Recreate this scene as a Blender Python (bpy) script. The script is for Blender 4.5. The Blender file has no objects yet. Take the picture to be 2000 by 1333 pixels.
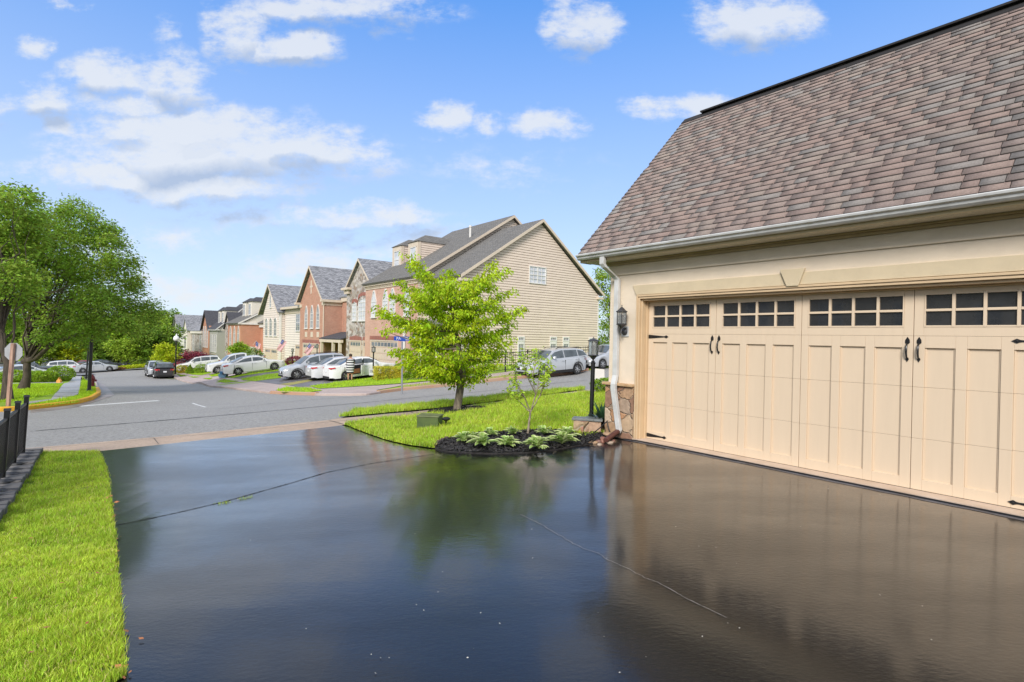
import bpy, bmesh, math, random
import numpy as np
from mathutils import Vector, Matrix
from mathutils.geometry import delaunay_2d_cdt
random.seed(7); rng = np.random.default_rng(11)
sc = bpy.context.scene
COL = sc.collection
R = math.radians
# ------------------------------------------------------------------ camera model (used to set out survey points on the ground)
F = 1050.; ROLL = .02; PIT = .005; EYE = 1.62
def _rx(a): c, s = math.cos(a), math.sin(a); return np.array([[1, 0, 0], [0, c, -s], [0, s, c]])
def _rz(a): c, s = math.cos(a), math.sin(a); return np.array([[c, -s, 0], [s, c, 0], [0, 0, 1]])
CM = _rx(math.pi/2-PIT) @ _rz(ROLL); CP = np.array([0, 0, EYE])
th = math.atan(839/1050)
dA = np.array([-math.sin(th), math.cos(th), 0.]); dB = np.array([math.cos(th), math.sin(th), 0.])
def ray(px, py):
    d = CM @ np.array([(px-1000)/F, -(py-666.5)/F, -1.]); return d/d[1]
def dep(px, py, Y): return CP+ray(px, py)*Y
def plane(px, py, P0, n):
    d = ray(px, py); t = ((P0-CP)@n)/(d@n); return CP+t*d
# ------------------------------------------------------------------ terrain
W0 = np.array([2.0206, 8.6924, 0.]); F0 = np.array([-3.5, 36.6, 0.])
ctl = []
for u in (-3, -.5, 1.5, 3, 5, 8): p = W0-dA*u; ctl.append((p[0], p[1], 0.))
ctl += [(0, 0, 0), (3, 3, 0), (4, -3, 0), (0, -6, 0), (-3, 3.2, -.12), (-3.5, -3, -.12), (-8, 0, -.3), (0, 5, -.02), (-.3, 7, -.05)]
def cp(px, py, Y): p = dep(px, py, Y); ctl.append(tuple(p))
cp(870, 884, 8.1); cp(222, 1030, 5.2)
for q in [(50, 877, 9.06), (195, 865, 9.7), (660, 820, 12.4), (831, 838, 10.9), (1150, 762, 17.6), (43, 883, 8.7), (893, 805, 13.1),
          (786, 766, 25.2), (1008, 740.6, 29.5), (1148, 724, 33), (531, 769.7, 27.8), (394, 749, 44.2), (341.5, 738.6, 57), (195, 772, 26.6),
          (60, 800, 20.7), (45, 760, 33.8), (676, 743, 37), (580, 741.7, 38.5), (465, 733.5, 43.5), (190, 737, 54), (1175, 722, 52)]: cp(*q)
cp(1126, 732.5, 31.6); ctl.append((3.2, 25.5, -.47)); ctl.append((-.5, 23, -.66)); cp(960, 729, 34.4)
for t in (6, 12, 20, 30, 42): p = np.array([-20.4, 26.6, 0])+dA*t; ctl.append((p[0], p[1], -1.65-.05*t))
for t in (5, 10, 15, 28): p = np.array([-12.4, 27.8, 0])+dA*t; ctl.append((p[0], p[1], -1.52-.052*t))
for t, z in ((0, -.75), (13, -.9), (28, -1.3), (48, -2.2), (70, -3.1), (98, -3.9), (130, -4.6)):
    p = F0+dA*t; ctl.append((p[0], p[1], z))
p = F0+dB*12.7; ctl.append((p[0], p[1], -.2)); p = F0+dB*20+dA*30; ctl.append((p[0], p[1], -.3))
ctl += [(-60, 70, -4.4), (-90, 95, -4.8), (-45, 35, -3.0), (-60, 110, -5), (40, 60, -.8), (30, 20, .3), (20, -20, .3), (-20, -10, -.7), (-40, 10, -2.2)]
_c = np.array(ctl); _n = len(_c)
def _U(r2): return np.where(r2 > 0, r2*np.log(np.maximum(r2, 1e-9))*.5, 0)
_K = _U(((_c[:, None, :2]-_c[None, :, :2])**2).sum(-1))+np.eye(_n)*.1
_Pm = np.c_[np.ones(_n), _c[:, :2]]
_A = np.block([[_K, _Pm], [_Pm.T, np.zeros((3, 3))]])
_w = np.linalg.solve(_A, np.r_[_c[:, 2], 0, 0, 0])
def H(x, y):
    x = np.atleast_1d(np.asarray(x, float)); y = np.atleast_1d(np.asarray(y, float))
    sx = np.clip(x, -130, 60); sy = np.clip(y, -25, 150)
    r2 = (sx[:, None]-_c[:, 0])**2+(sy[:, None]-_c[:, 1])**2
    z = _U(r2)@_w[:_n]+_w[_n]+_w[_n+1]*sx+_w[_n+2]*sy
    k = np.clip((np.hypot(x, y)-90)/70, 0, 1)
    z = np.clip(z, -5.5, 1.5)
    return z*(1-k)+(-4.6)*k
def h1(x, y): return float(H(x, y)[0])
_Ys = np.geomspace(1.2, 500, 700)
def G(px, py, off=0.):
    d = ray(px, py); X = d[0]*_Ys; Z = EYE+d[2]*_Ys
    b = Z < H(X, _Ys)+off
    i = int(np.argmax(b)) if b.any() else len(_Ys)-1
    lo, hi = _Ys[max(i-1, 0)], _Ys[i]
    for _ in range(18):
        m = (lo+hi)/2
        if EYE+d[2]*m < h1(d[0]*m, m)+off: hi = m
        else: lo = m
    return np.array([d[0]*hi, hi, h1(d[0]*hi, hi)+off])
# ------------------------------------------------------------------ materials
def nd(nt, t, **k):
    n = nt.nodes.new(t)
    for a, b in k.items():
        if a in n.inputs: n.inputs[a].default_value = b
        else: setattr(n, a, b)
    return n
def _c4(c): return (c[0], c[1], c[2], 1)
MATS = {}
def mat(name, col, rough=.75, var=.12, vs=4., col2=None, bump=0., bs=40., metal=0., coat=0., spec=.5, island=0., coord='Object', trans=0., stretch=None, detail=5.):
    if name in MATS: return MATS[name]
    m = bpy.data.materials.new(name); m.use_nodes = True; nt = m.node_tree; L = nt.links
    b = nt.nodes['Principled BSDF']; b.inputs['Roughness'].default_value = rough; b.inputs['Metallic'].default_value = metal
    b.inputs['Coat Weight'].default_value = coat; b.inputs['Coat Roughness'].default_value = .06; b.inputs['Specular IOR Level'].default_value = spec
    if trans: b.inputs['Transmission Weight'].default_value = trans
    tc = nd(nt, 'ShaderNodeTexCoord'); src = tc.outputs[coord]
    if stretch:
        mp = nd(nt, 'ShaderNodeMapping'); mp.inputs['Scale'].default_value = stretch; L.new(src, mp.inputs[0]); src = mp.outputs[0]
    n1 = nd(nt, 'ShaderNodeTexNoise', Scale=vs, Detail=detail, Roughness=.62); L.new(src, n1.inputs['Vector'])
    c2 = col2 or tuple(min(1, x*(1-2.2*var)) for x in col)
    mr = nd(nt, 'ShaderNodeMapRange'); mr.inputs['From Min'].default_value = .32; mr.inputs['From Max'].default_value = .68; L.new(n1.outputs['Fac'], mr.inputs['Value'])
    mx = nd(nt, 'ShaderNodeMix', data_type='RGBA'); mx.inputs['A'].default_value = _c4(c2); mx.inputs['B'].default_value = _c4(col); L.new(mr.outputs[0], mx.inputs['Factor'])
    out = mx.outputs['Result']
    if island:
        g = nd(nt, 'ShaderNodeNewGeometry'); hs = nd(nt, 'ShaderNodeHueSaturation')
        m1 = nd(nt, 'ShaderNodeMapRange'); m1.inputs['To Min'].default_value = 1-island; m1.inputs['To Max'].default_value = 1+island*.8; L.new(g.outputs['Random Per Island'], m1.inputs['Value'])
        m2 = nd(nt, 'ShaderNodeMapRange'); m2.inputs['To Min'].default_value = .5-island*.05; m2.inputs['To Max'].default_value = .5+island*.04; L.new(g.outputs['Random Per Island'], m2.inputs['Value'])
        L.new(m1.outputs[0], hs.inputs['Value']); L.new(m2.outputs[0], hs.inputs['Hue']); L.new(out, hs.inputs['Color']); out = hs.outputs[0]
    L.new(out, b.inputs['Base Color'])
    if bump:
        n2 = nd(nt, 'ShaderNodeTexNoise', Scale=bs, Detail=6., Roughness=.65); L.new(src, n2.inputs['Vector'])
        bp = nd(nt, 'ShaderNodeBump', Strength=min(1, bump), Distance=.01*max(1, bump)); L.new(n2.outputs['Fac'], bp.inputs['Height']); L.new(bp.outputs[0], b.inputs['Normal'])
    MATS[name] = m; return m
def leafmat(name, col, col2=None, island=.35, tr=.35, vs=.8):
    """leaf surface: two greens by noise, per-leaf variation, some light through the blade"""
    m = mat(name, col, .5, .15, vs, col2=col2, island=island, spec=.3)
    nt = m.node_tree; L = nt.links; b = nt.nodes['Principled BSDF']; o = nt.nodes['Material Output']
    t = nd(nt, 'ShaderNodeBsdfTranslucent'); s = nd(nt, 'ShaderNodeMixShader'); s.inputs[0].default_value = tr
    L.new(b.inputs['Base Color'].links[0].from_socket, t.inputs['Color']); L.new(b.outputs[0], s.inputs[1]); L.new(t.outputs[0], s.inputs[2]); L.new(s.outputs[0], o.inputs['Surface'])
    return m
def brickmat(name, c1, c2, mortar, bw=.215, bh=.075, ms=.012, rough=.85, bump=.6, offset=.5, bias=0., var=.25, vs=1.2):
    m = bpy.data.materials.new(name); m.use_nodes = True; nt = m.node_tree; L = nt.links; b = nt.nodes['Principled BSDF']; b.inputs['Roughness'].default_value = rough
    tc = nd(nt, 'ShaderNodeTexCoord'); br = nd(nt, 'ShaderNodeTexBrick', Scale=1.); br.offset = offset
    L.new(tc.outputs['UV'], br.inputs['Vector'])
    br.inputs['Color1'].default_value = _c4(c1); br.inputs['Color2'].default_value = _c4(c2); br.inputs['Mortar'].default_value = _c4(mortar)
    br.inputs['Mortar Size'].default_value = ms; br.inputs['Brick Width'].default_value = bw; br.inputs['Row Height'].default_value = bh; br.inputs['Bias'].default_value = bias
    n = nd(nt, 'ShaderNodeTexNoise', Scale=vs, Detail=5.); L.new(tc.outputs['UV'], n.inputs['Vector'])
    mr = nd(nt, 'ShaderNodeMapRange'); mr.inputs['To Min'].default_value = 1-var; mr.inputs['To Max'].default_value = 1+var; L.new(n.outputs['Fac'], mr.inputs['Value'])
    hs = nd(nt, 'ShaderNodeHueSaturation'); L.new(mr.outputs[0], hs.inputs['Value']); L.new(br.outputs['Color'], hs.inputs['Color']); L.new(hs.outputs[0], b.inputs['Base Color'])
    bp = nd(nt, 'ShaderNodeBump', Strength=bump, Distance=.01); bp.invert = True; L.new(br.outputs['Fac'], bp.inputs['Height']); L.new(bp.outputs[0], b.inputs['Normal'])
    MATS[name] = m; return m
def stonemat(name, cols, mortar, scale=3.2, edge=.05, sx=.62, dist=.03, warp=.12):
    m = bpy.data.materials.new(name); m.use_nodes = True; nt = m.node_tree; L = nt.links; b = nt.nodes['Principled BSDF']; b.inputs['Roughness'].default_value = .85
    tc = nd(nt, 'ShaderNodeTexCoord'); mp = nd(nt, 'ShaderNodeMapping'); mp.inputs['Scale'].default_value = (sx, 1, 1); L.new(tc.outputs['UV'], mp.inputs[0])
    nw = nd(nt, 'ShaderNodeTexNoise', Scale=6., Detail=3.); L.new(mp.outputs[0], nw.inputs['Vector'])
    va = nd(nt, 'ShaderNodeVectorMath', operation='MULTIPLY_ADD'); va.inputs[1].default_value = (warp,)*3; L.new(nw.outputs['Color'], va.inputs[0]); L.new(mp.outputs[0], va.inputs[2])
    v1 = nd(nt, 'ShaderNodeTexVoronoi', Scale=scale, voronoi_dimensions='2D'); v2 = nd(nt, 'ShaderNodeTexVoronoi', Scale=scale, voronoi_dimensions='2D', feature='DISTANCE_TO_EDGE')
    L.new(va.outputs[0], v1.inputs['Vector']); L.new(va.outputs[0], v2.inputs['Vector'])
    sp = nd(nt, 'ShaderNodeSeparateColor'); L.new(v1.outputs['Color'], sp.inputs[0])
    cr = nd(nt, 'ShaderNodeValToRGB'); cr.color_ramp.interpolation = 'CONSTANT'
    while len(cr.color_ramp.elements) < len(cols): cr.color_ramp.elements.new(.5)
    for i, c in enumerate(cols): cr.color_ramp.elements[i].position = i/len(cols); cr.color_ramp.elements[i].color = _c4(c)
    L.new(sp.outputs[0], cr.inputs[0])
    n = nd(nt, 'ShaderNodeTexNoise', Scale=14., Detail=6.); L.new(tc.outputs['UV'], n.inputs['Vector'])
    mr = nd(nt, 'ShaderNodeMapRange'); mr.inputs['To Min'].default_value = .55; mr.inputs['To Max'].default_value = 1.4; L.new(n.outputs['Fac'], mr.inputs['Value'])
    hs = nd(nt, 'ShaderNodeHueSaturation'); L.new(mr.outputs[0], hs.inputs['Value']); L.new(cr.outputs[0], hs.inputs['Color'])
    er = nd(nt, 'ShaderNodeMapRange'); er.inputs['From Min'].default_value = edge*.4; er.inputs['From Max'].default_value = edge; L.new(v2.outputs['Distance'], er.inputs['Value'])
    mx = nd(nt, 'ShaderNodeMix', data_type='RGBA'); mx.inputs['A'].default_value = _c4(mortar); L.new(hs.outputs[0], mx.inputs['B']); L.new(er.outputs[0], mx.inputs['Factor']); L.new(mx.outputs['Result'], b.inputs['Base Color'])
    e2 = nd(nt, 'ShaderNodeMapRange'); e2.inputs['From Max'].default_value = edge*3.5; L.new(v2.outputs['Distance'], e2.inputs['Value'])
    ad = nd(nt, 'ShaderNodeMath', operation='MULTIPLY_ADD'); ad.inputs[1].default_value = .4; L.new(n.outputs['Fac'], ad.inputs[0]); L.new(e2.outputs[0], ad.inputs[2])
    bp = nd(nt, 'ShaderNodeBump', Strength=.8, Distance=dist); L.new(ad.outputs[0], bp.inputs['Height']); L.new(bp.outputs[0], b.inputs['Normal'])
    MATS[name] = m; return m
# ------------------------------------------------------------------ mesh builder
ORI = {}
def setp(o, label=None, cat=None, group=None, kind=None):
    if label: o['label'] = label
    if cat: o['category'] = cat
    if group: o['group'] = group
    if kind: o['kind'] = kind
    return o
def thing(name, loc, label, cat, group=None):
    o = bpy.data.objects.new(name, None); COL.objects.link(o); o.location = loc; o.empty_display_size = .3
    ORI[o.name] = np.array(loc, float); return setp(o, label, cat, group)
def tri_uv(me):
    """metre-scaled planar UVs face by face (u along the horizontal, v up the slope)"""
    n = len(me.polygons)
    if not n: return
    nl = len(me.loops); no = np.empty(n*3); me.polygons.foreach_get('normal', no); no = no.reshape(-1, 3)
    co = np.empty(len(me.vertices)*3); me.vertices.foreach_get('co', co); co = co.reshape(-1, 3)
    li = np.empty(nl, int); me.loops.foreach_get('vertex_index', li)
    lt = np.empty(n, int); me.polygons.foreach_get('loop_total', lt); pf = np.repeat(np.arange(n), lt)
    N = no[pf]; P = co[li]; T = np.stack([-N[:, 1], N[:, 0], np.zeros(nl)], 1); ln = np.linalg.norm(T, axis=1)
    flat = ln < .15; T[flat] = (1, 0, 0); T /= np.maximum(np.linalg.norm(T, axis=1), 1e-6)[:, None]
    # keep the direction of the tangent consistent on opposite faces
    s = np.where(T@np.array([.6, .8, 0]) < 0, -1, 1); T *= s[:, None]
    B = np.cross(N, T); B *= np.where(B[:, 2] < 0, -1, 1)[:, None]; B[flat] = (0, 1, 0)
    uv = np.stack([(P*T).sum(1), (P*B).sum(1)], 1)
    l = me.uv_layers.new(name='UVMap'); l.data.foreach_set('uv', uv.ravel())
class MB:
    def __init__(s): s.v = []; s.f = []; s.m = []
    def add(s, vs, fs, m=0):
        o = len(s.v); s.v.extend([tuple(map(float, p)) for p in vs]); s.f.extend([tuple(o+i for i in f) for f in fs]); s.m.extend([m]*len(fs)); return s
    def box(s, T, x0, x1, y0, y1, z0, z1, m=0):
        c = [T(x, y, z) for z in (z0, z1) for x, y in ((x0, y0), (x1, y0), (x1, y1), (x0, y1))]
        return s.add(c, [(0, 3, 2, 1), (4, 5, 6, 7), (0, 1, 5, 4), (1, 2, 6, 5), (2, 3, 7, 6), (3, 0, 4, 7)], m)
    def quad(s, a, b, c, d, m=0): return s.add([a, b, c, d], [(0, 1, 2, 3)], m)
    def prism(s, T, poly, y0, y1, m=0):
        """polygon in local (x,z) extruded along local y"""
        n = len(poly); c = [T(x, y0, z) for x, z in poly]+[T(x, y1, z) for x, z in poly]
        return s.add(c, [tuple(range(n)), tuple(range(2*n-1, n-1, -1))]+[(i, (i+1) % n, n+(i+1) % n, n+i) for i in range(n)], m)
    def slab(s, pts, th, m=0):
        """plate: polygon pts (world) thickened downwards by th"""
        n = len(pts); a = [np.array(p, float) for p in pts]; nn = np.cross(a[1]-a[0], a[2]-a[0]); nn /= np.linalg.norm(nn)
        if nn[2] < 0: nn = -nn
        return s.add(a+[p-nn*th for p in a], [tuple(range(n)), tuple(range(2*n-1, n-1, -1))]+[(i, n+i, n+(i+1) % n, (i+1) % n) for i in range(n)], m)
    def tube(s, pts, rad, n=8, m=0, caps=True, flat=1.):
        pts = [np.array(p, float) for p in pts]; k = len(pts); rad = rad if hasattr(rad, '__len__') else [rad]*k
        ds = [pts[min(i+1, k-1)]-pts[max(i-1, 0)] for i in range(k)]; up = np.array([0, 0, 1.]) if abs(ds[0][2]) < .9*np.linalg.norm(ds[0]) else np.array([1., 0, 0]); vs = []
        for p, d, r in zip(pts, ds, rad):
            d = d/max(np.linalg.norm(d), 1e-9); x = np.cross(d, up); x /= max(np.linalg.norm(x), 1e-9); y = np.cross(x, d); up = y
            vs += [p+(x*math.cos(a)+y*math.sin(a)*flat)*r for a in [2*math.pi*j/n for j in range(n)]]
        fs = [(i*n+j, i*n+(j+1) % n, (i+1)*n+(j+1) % n, (i+1)*n+j) for i in range(k-1) for j in range(n)]
        if caps: fs += [tuple(range(n-1, -1, -1)), tuple((k-1)*n+j for j in range(n))]
        return s.add(vs, fs, m)
    def lathe(s, o, prof, n=16, m=0, ax=None, ph=0.):
        """prof: (radius, height) from bottom to top about a vertical (or given) axis"""
        o = np.array(o, float); A = np.array([0, 0, 1.]) if ax is None else np.array(ax, float)/np.linalg.norm(ax)
        x = np.cross(A, [0, 0, 1.]) if abs(A[2]) < .9 else np.array([1., 0, 0]); x /= np.linalg.norm(x); y = np.cross(A, x)
        vs = [o+A*h+(x*math.cos(a)+y*math.sin(a))*r for r, h in prof for a in [ph+2*math.pi*j/n for j in range(n)]]; k = len(prof)
        fs = [(i*n+j, i*n+(j+1) % n, (i+1)*n+(j+1) % n, (i+1)*n+j) for i in range(k-1) for j in range(n)]+[tuple(range(n-1, -1, -1)), tuple((k-1)*n+j for j in range(n))]
        return s.add(vs, fs, m)
    def build(s, name, mats, parent=None, loc=None, smooth=False, uv=True, bevel=0., recalc=True, angle=35, sub=0):
        o0 = ORI[parent.name] if parent is not None else (np.array(loc, float) if loc is not None else np.zeros(3))
        me = bpy.data.meshes.new(name)
        me.from_pydata([tuple(np.array(p)-o0) for p in s.v], [], s.f)
        mats = mats if isinstance(mats, (list, tuple)) else [mats]
        for m in mats: me.materials.append(m)
        me.polygons.foreach_set('material_index', s.m)
        if recalc:
            bm = bmesh.new(); bm.from_mesh(me); bmesh.ops.recalc_face_normals(bm, faces=bm.faces); bm.to_mesh(me); bm.free()
        me.update()
        if uv: tri_uv(me)
        if smooth: me.polygons.foreach_set('use_smooth', [True]*len(me.polygons)); me.set_sharp_from_angle(angle=R(angle))
        o = bpy.data.objects.new(name, me); COL.objects.link(o)
        if parent is not None: o.parent = parent; ORI[o.name] = o0
        else: o.location = tuple(o0); ORI[o.name] = o0
        if bevel:
            b = o.modifiers.new('b', 'BEVEL'); b.width = bevel; b.segments = 2; b.limit_method = 'ANGLE'; b.harden_normals = False
        if sub: b = o.modifiers.new('s', 'SUBSURF'); b.levels = sub; b.render_levels = sub
        return o
def fastmesh(name, V, Fc, mats, parent=None, loc=None, smooth=False, mi=None):
    """big numpy mesh: V (n,3), Fc (m,k) with constant k"""
    o0 = ORI[parent.name] if parent is not None else (np.array(loc, float) if loc is not None else np.zeros(3))
    me = bpy.data.meshes.new(name); V = np.asarray(V, float)-o0; Fc = np.asarray(Fc, np.int32); k = Fc.shape[1]
    me.vertices.add(len(V)); me.vertices.foreach_set('co', V.ravel())
    me.loops.add(Fc.size); me.loops.foreach_set('vertex_index', Fc.ravel())
    me.polygons.add(len(Fc)); me.polygons.foreach_set('loop_start', np.arange(len(Fc))*k); me.polygons.foreach_set('loop_total', np.full(len(Fc), k))
    if mi is not None: me.polygons.foreach_set('material_index', mi)
    if smooth: me.polygons.foreach_set('use_smooth', np.ones(len(Fc), bool))
    for m in (mats if isinstance(mats, (list, tuple)) else [mats]): me.materials.append(m)
    me.update(calc_edges=True); me.validate()
    o = bpy.data.objects.new(name, me); COL.objects.link(o)
    if parent is not None: o.parent = parent
    else: o.location = tuple(o0)
    ORI[o.name] = o0; return o
def copy_tree(o, parent=None):
    c = o.copy(); COL.objects.link(c)
    if parent is not None: c.parent = parent
    for ch in list(o.children): copy_tree(ch, c)
    return c
def place(o, loc, rz=0., s=1.):
    o.location = tuple(map(float, loc)); o.rotation_euler = (0, 0, rz); o.scale = (s, s, s) if not hasattr(s, '__len__') else s; return o
I3 = lambda x, y, z: np.array([x, y, z], float)
def TG(u, d, z): return W0-dA*u-dB*d+np.array([0, 0, z])      # garage frame: u along the wall, d out of it
def TF(t, w, z): return F0+dA*t-dB*w+np.array([0, 0, z])      # townhouse row frame: t along the row, w out towards the street
def uvP(poly, n=2.): return poly
# ------------------------------------------------------------------ ground sheets that follow the terrain
def dens(poly, step):
    out = []
    for i in range(len(poly)):
        a = np.array(poly[i][:2], float); b = np.array(poly[(i+1) % len(poly)][:2], float); k = max(1, int(np.linalg.norm(b-a)/step))
        out += [a+(b-a)*j/k for j in range(k)]
    return out
def inside(P, poly):
    poly = np.asarray(poly)[:, :2]; x, y = P[:, 0], P[:, 1]; r = np.zeros(len(P), bool); j = len(poly)-1
    for i in range(len(poly)):
        xi, yi = poly[i]; xj, yj = poly[j]
        c = ((yi > y) != (yj > y)) & (x < (xj-xi)*(y-yi)/(yj-yi+1e-12)+xi); r ^= c; j = i
    return r
def sheet(name, poly, off, m, step=1., kind='structure', skirt=.0, jitter=0.):
    b = dens(poly, step); bp = np.array(b); mn, mx = bp.min(0), bp.max(0)
    gx, gy = np.meshgrid(np.arange(mn[0]+step/2, mx[0], step), np.arange(mn[1]+step/2, mx[1], step)); g = np.c_[gx.ravel(), gy.ravel()]
    g = g[inside(g, bp)] if len(g) else g
    vs = [Vector(p) for p in b]+[Vector(p) for p in g]; n = len(b)
    vo, eo, fo, *_ = delaunay_2d_cdt(vs, [(i, (i+1) % n) for i in range(n)], [list(range(n))], 1, 1e-5)
    V = np.array([tuple(v) for v in vo]); z = H(V[:, 0], V[:, 1])+off
    mb = MB(); mb.add(np.c_[V, z], [tuple(f) for f in fo])
    if skirt:
        k = len(b); bz = H(bp[:, 0], bp[:, 1])+off
        mb.add([(p[0], p[1], q) for p, q in zip(b, bz)]+[(p[0], p[1], q-skirt) for p, q in zip(b, bz)], [(i, (i+1) % k, k+(i+1) % k, k+i) for i in range(k)])
    o = mb.build(name, m, recalc=False, uv=False)
    me = o.data
    if len(me.polygons) and me.polygons[0].normal.z < 0: me.flip_normals()
    if kind: o['kind'] = kind
    return o
def PX(l, off=0.): return [G(a, b, off) if isinstance(a, (int, float)) else None for a, b in l]
# ================================================================== materials
m_grass = mat('grass_ground', (.1, .16, .012), .9, .3, 2.2, col2=(.05, .09, .008), bump=.6, bs=60)
m_base = mat('base_ground', (.13, .14, .07), .9, .3, .2, col2=(.09, .1, .05))
m_far_grass = mat('far_grass', (.3, .46, .02), .9, .3, 1.3, col2=(.18, .3, .012), bump=.8, bs=35, detail=9)
m_dirtgrass = mat('thin_grass', (.3, .36, .07), .9, .3, 3., col2=(.33, .22, .11), bump=.8, bs=35, detail=9)
m_blade = leafmat('grass_blades', (.64, .78, .08), (.36, .56, .04), island=.5, tr=.35, vs=1.6)
def straw(m):
    nt = m.node_tree; L = nt.links; b = nt.nodes['Principled BSDF']; s = b.inputs['Base Color'].links[0].from_socket; g = nd(nt, 'ShaderNodeNewGeometry'); k = nd(nt, 'ShaderNodeMath', operation='GREATER_THAN'); k.inputs[1].default_value = .93; L.new(g.outputs['Random Per Island'], k.inputs[0])
    x = nd(nt, 'ShaderNodeMix', data_type='RGBA'); x.inputs['B'].default_value = (.72, .58, .25, 1); L.new(s, x.inputs['A']); L.new(k.outputs[0], x.inputs['Factor'])
    for l in list(s.links):
        if l.to_node != x: t = l.to_socket; L.new(x.outputs['Result'], t)
straw(m_blade)
m_road = mat('road_asphalt', (.31, .30, .28), .65, .2, .35, col2=(.28, .27, .25), bump=.6, bs=200, detail=9, spec=.4)
m_apron = mat('tan_concrete', (.5, .375, .27), .65, .18, 1.1, col2=(.37, .27, .2), bump=.3, bs=120, detail=9)
m_conc = mat('pink_concrete', (.52, .42, .37), .6, .15, .8, col2=(.38, .3, .27), bump=.3, bs=120, detail=9)
m_walk = mat('wet_concrete', (.5, .46, .43), .35, .2, 1.2, col2=(.28, .27, .27), bump=.3, bs=90, detail=9)
m_curb = mat('clay_curb', (.5, .27, .16), .8, .2, 2., col2=(.42, .3, .22), bump=.4, bs=80, detail=8)
m_drive = mat('grey_drive', (.2, .19, .2), .45, .2, .8, bump=.3, bs=100)
m_yellow = mat('yellow_paint', (.78, .42, .02), .6, .12, 3., col2=(.62, .33, .03), bump=.3, bs=60)
m_white = mat('white_paint', (.72, .72, .7), .6, .1, 6.)
m_black = mat('black_metal', (.012, .012, .013), .35, .1, 8., spec=.5)
m_dark = mat('dark_gap', (.01, .009, .008), .9, .05)
m_mulch = mat('black_mulch', (.055, .048, .045), .7, .4, 30, col2=(.008, .007, .007), bump=1.5, bs=70, island=.6)
m_slabc = mat('threshold_concrete', (.62, .5, .4), .6, .1, 3., col2=(.5, .38, .28), bump=.3, bs=120)
# wet sealed driveway
def wet():
    m = bpy.data.materials.new('wet_driveway'); m.use_nodes = True; nt = m.node_tree; L = nt.links; b = nt.nodes['Principled BSDF']
    tc = nd(nt, 'ShaderNodeTexCoord'); mp = nd(nt, 'ShaderNodeMapping'); mp.inputs['Rotation'].default_value = (0, 0, -th); mp.inputs['Scale'].default_value = (.55, 1.5, 1); L.new(tc.outputs['Object'], mp.inputs[0])
    n1 = nd(nt, 'ShaderNodeTexNoise', Scale=.75, Detail=6., Roughness=.6); L.new(mp.outputs[0], n1.inputs['Vector'])
    cr = nd(nt, 'ShaderNodeValToRGB'); cr.color_ramp.elements[0].position = .36; cr.color_ramp.elements[0].color = (.01, .01, .01, 1); cr.color_ramp.elements[1].position = .68; cr.color_ramp.elements[1].color = (.09, .09, .09, 1)
    L.new(n1.outputs['Fac'], cr.inputs[0]); b.inputs['Roughness'].default_value = .3; L.new(cr.outputs[0], b.inputs['Coat Roughness']); cw = nd(nt, 'ShaderNodeMapRange'); cw.inputs['From Min'].default_value = .38; cw.inputs['From Max'].default_value = .6; cw.inputs['To Min'].default_value = 1.; cw.inputs['To Max'].default_value = .7; b.inputs['Specular IOR Level'].default_value = .12; L.new(n1.outputs['Fac'], cw.inputs['Value']); L.new(cw.outputs[0], b.inputs['Coat Weight'])
    n3 = nd(nt, 'ShaderNodeTexNoise', Scale=60., Detail=5., Roughness=.75); L.new(tc.outputs['Object'], n3.inputs['Vector'])
    mx = nd(nt, 'ShaderNodeMix', data_type='RGBA'); mx.inputs['A'].default_value = (.002, .002, .002, 1); mx.inputs['B'].default_value = (.019, .0175, .016, 1); L.new(n3.outputs['Fac'], mx.inputs['Factor']); L.new(mx.outputs['Result'], b.inputs['Base Color'])
    mq = nd(nt, 'ShaderNodeMapping'); mq.inputs['Rotation'].default_value = (0, 0, -.5); mq.inputs['Scale'].default_value = (20, 40, 30); L.new(tc.outputs['Object'], mq.inputs[0])
    n2 = nd(nt, 'ShaderNodeTexNoise', Scale=1., Detail=5., Roughness=.65); L.new(mq.outputs[0], n2.inputs['Vector'])
    b1 = nd(nt, 'ShaderNodeBump', Strength=.9, Distance=.0036); L.new(n2.outputs['Fac'], b1.inputs['Height'])
    n4 = nd(nt, 'ShaderNodeTexNoise', Scale=2.2, Detail=3.); L.new(mp.outputs[0], n4.inputs['Vector'])
    b2 = nd(nt, 'ShaderNodeBump', Strength=.2, Distance=.006); L.new(n4.outputs['Fac'], b2.inputs['Height']); L.new(b1.outputs[0], b2.inputs['Normal'])
    b3 = nd(nt, 'ShaderNodeBump', Strength=.5, Distance=.0012); L.new(n2.outputs['Fac'], b3.inputs['Height']); b4 = nd(nt, 'ShaderNodeBump', Strength=.2, Distance=.006); L.new(n4.outputs['Fac'], b4.inputs['Height']); L.new(b3.outputs[0], b4.inputs['Normal']); L.new(b4.outputs[0], b.inputs['Coat Normal'])
    L.new(b2.outputs[0], b.inputs['Normal']); b.inputs['IOR'].default_value = 1.5
    return m
m_wet = wet()
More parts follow.
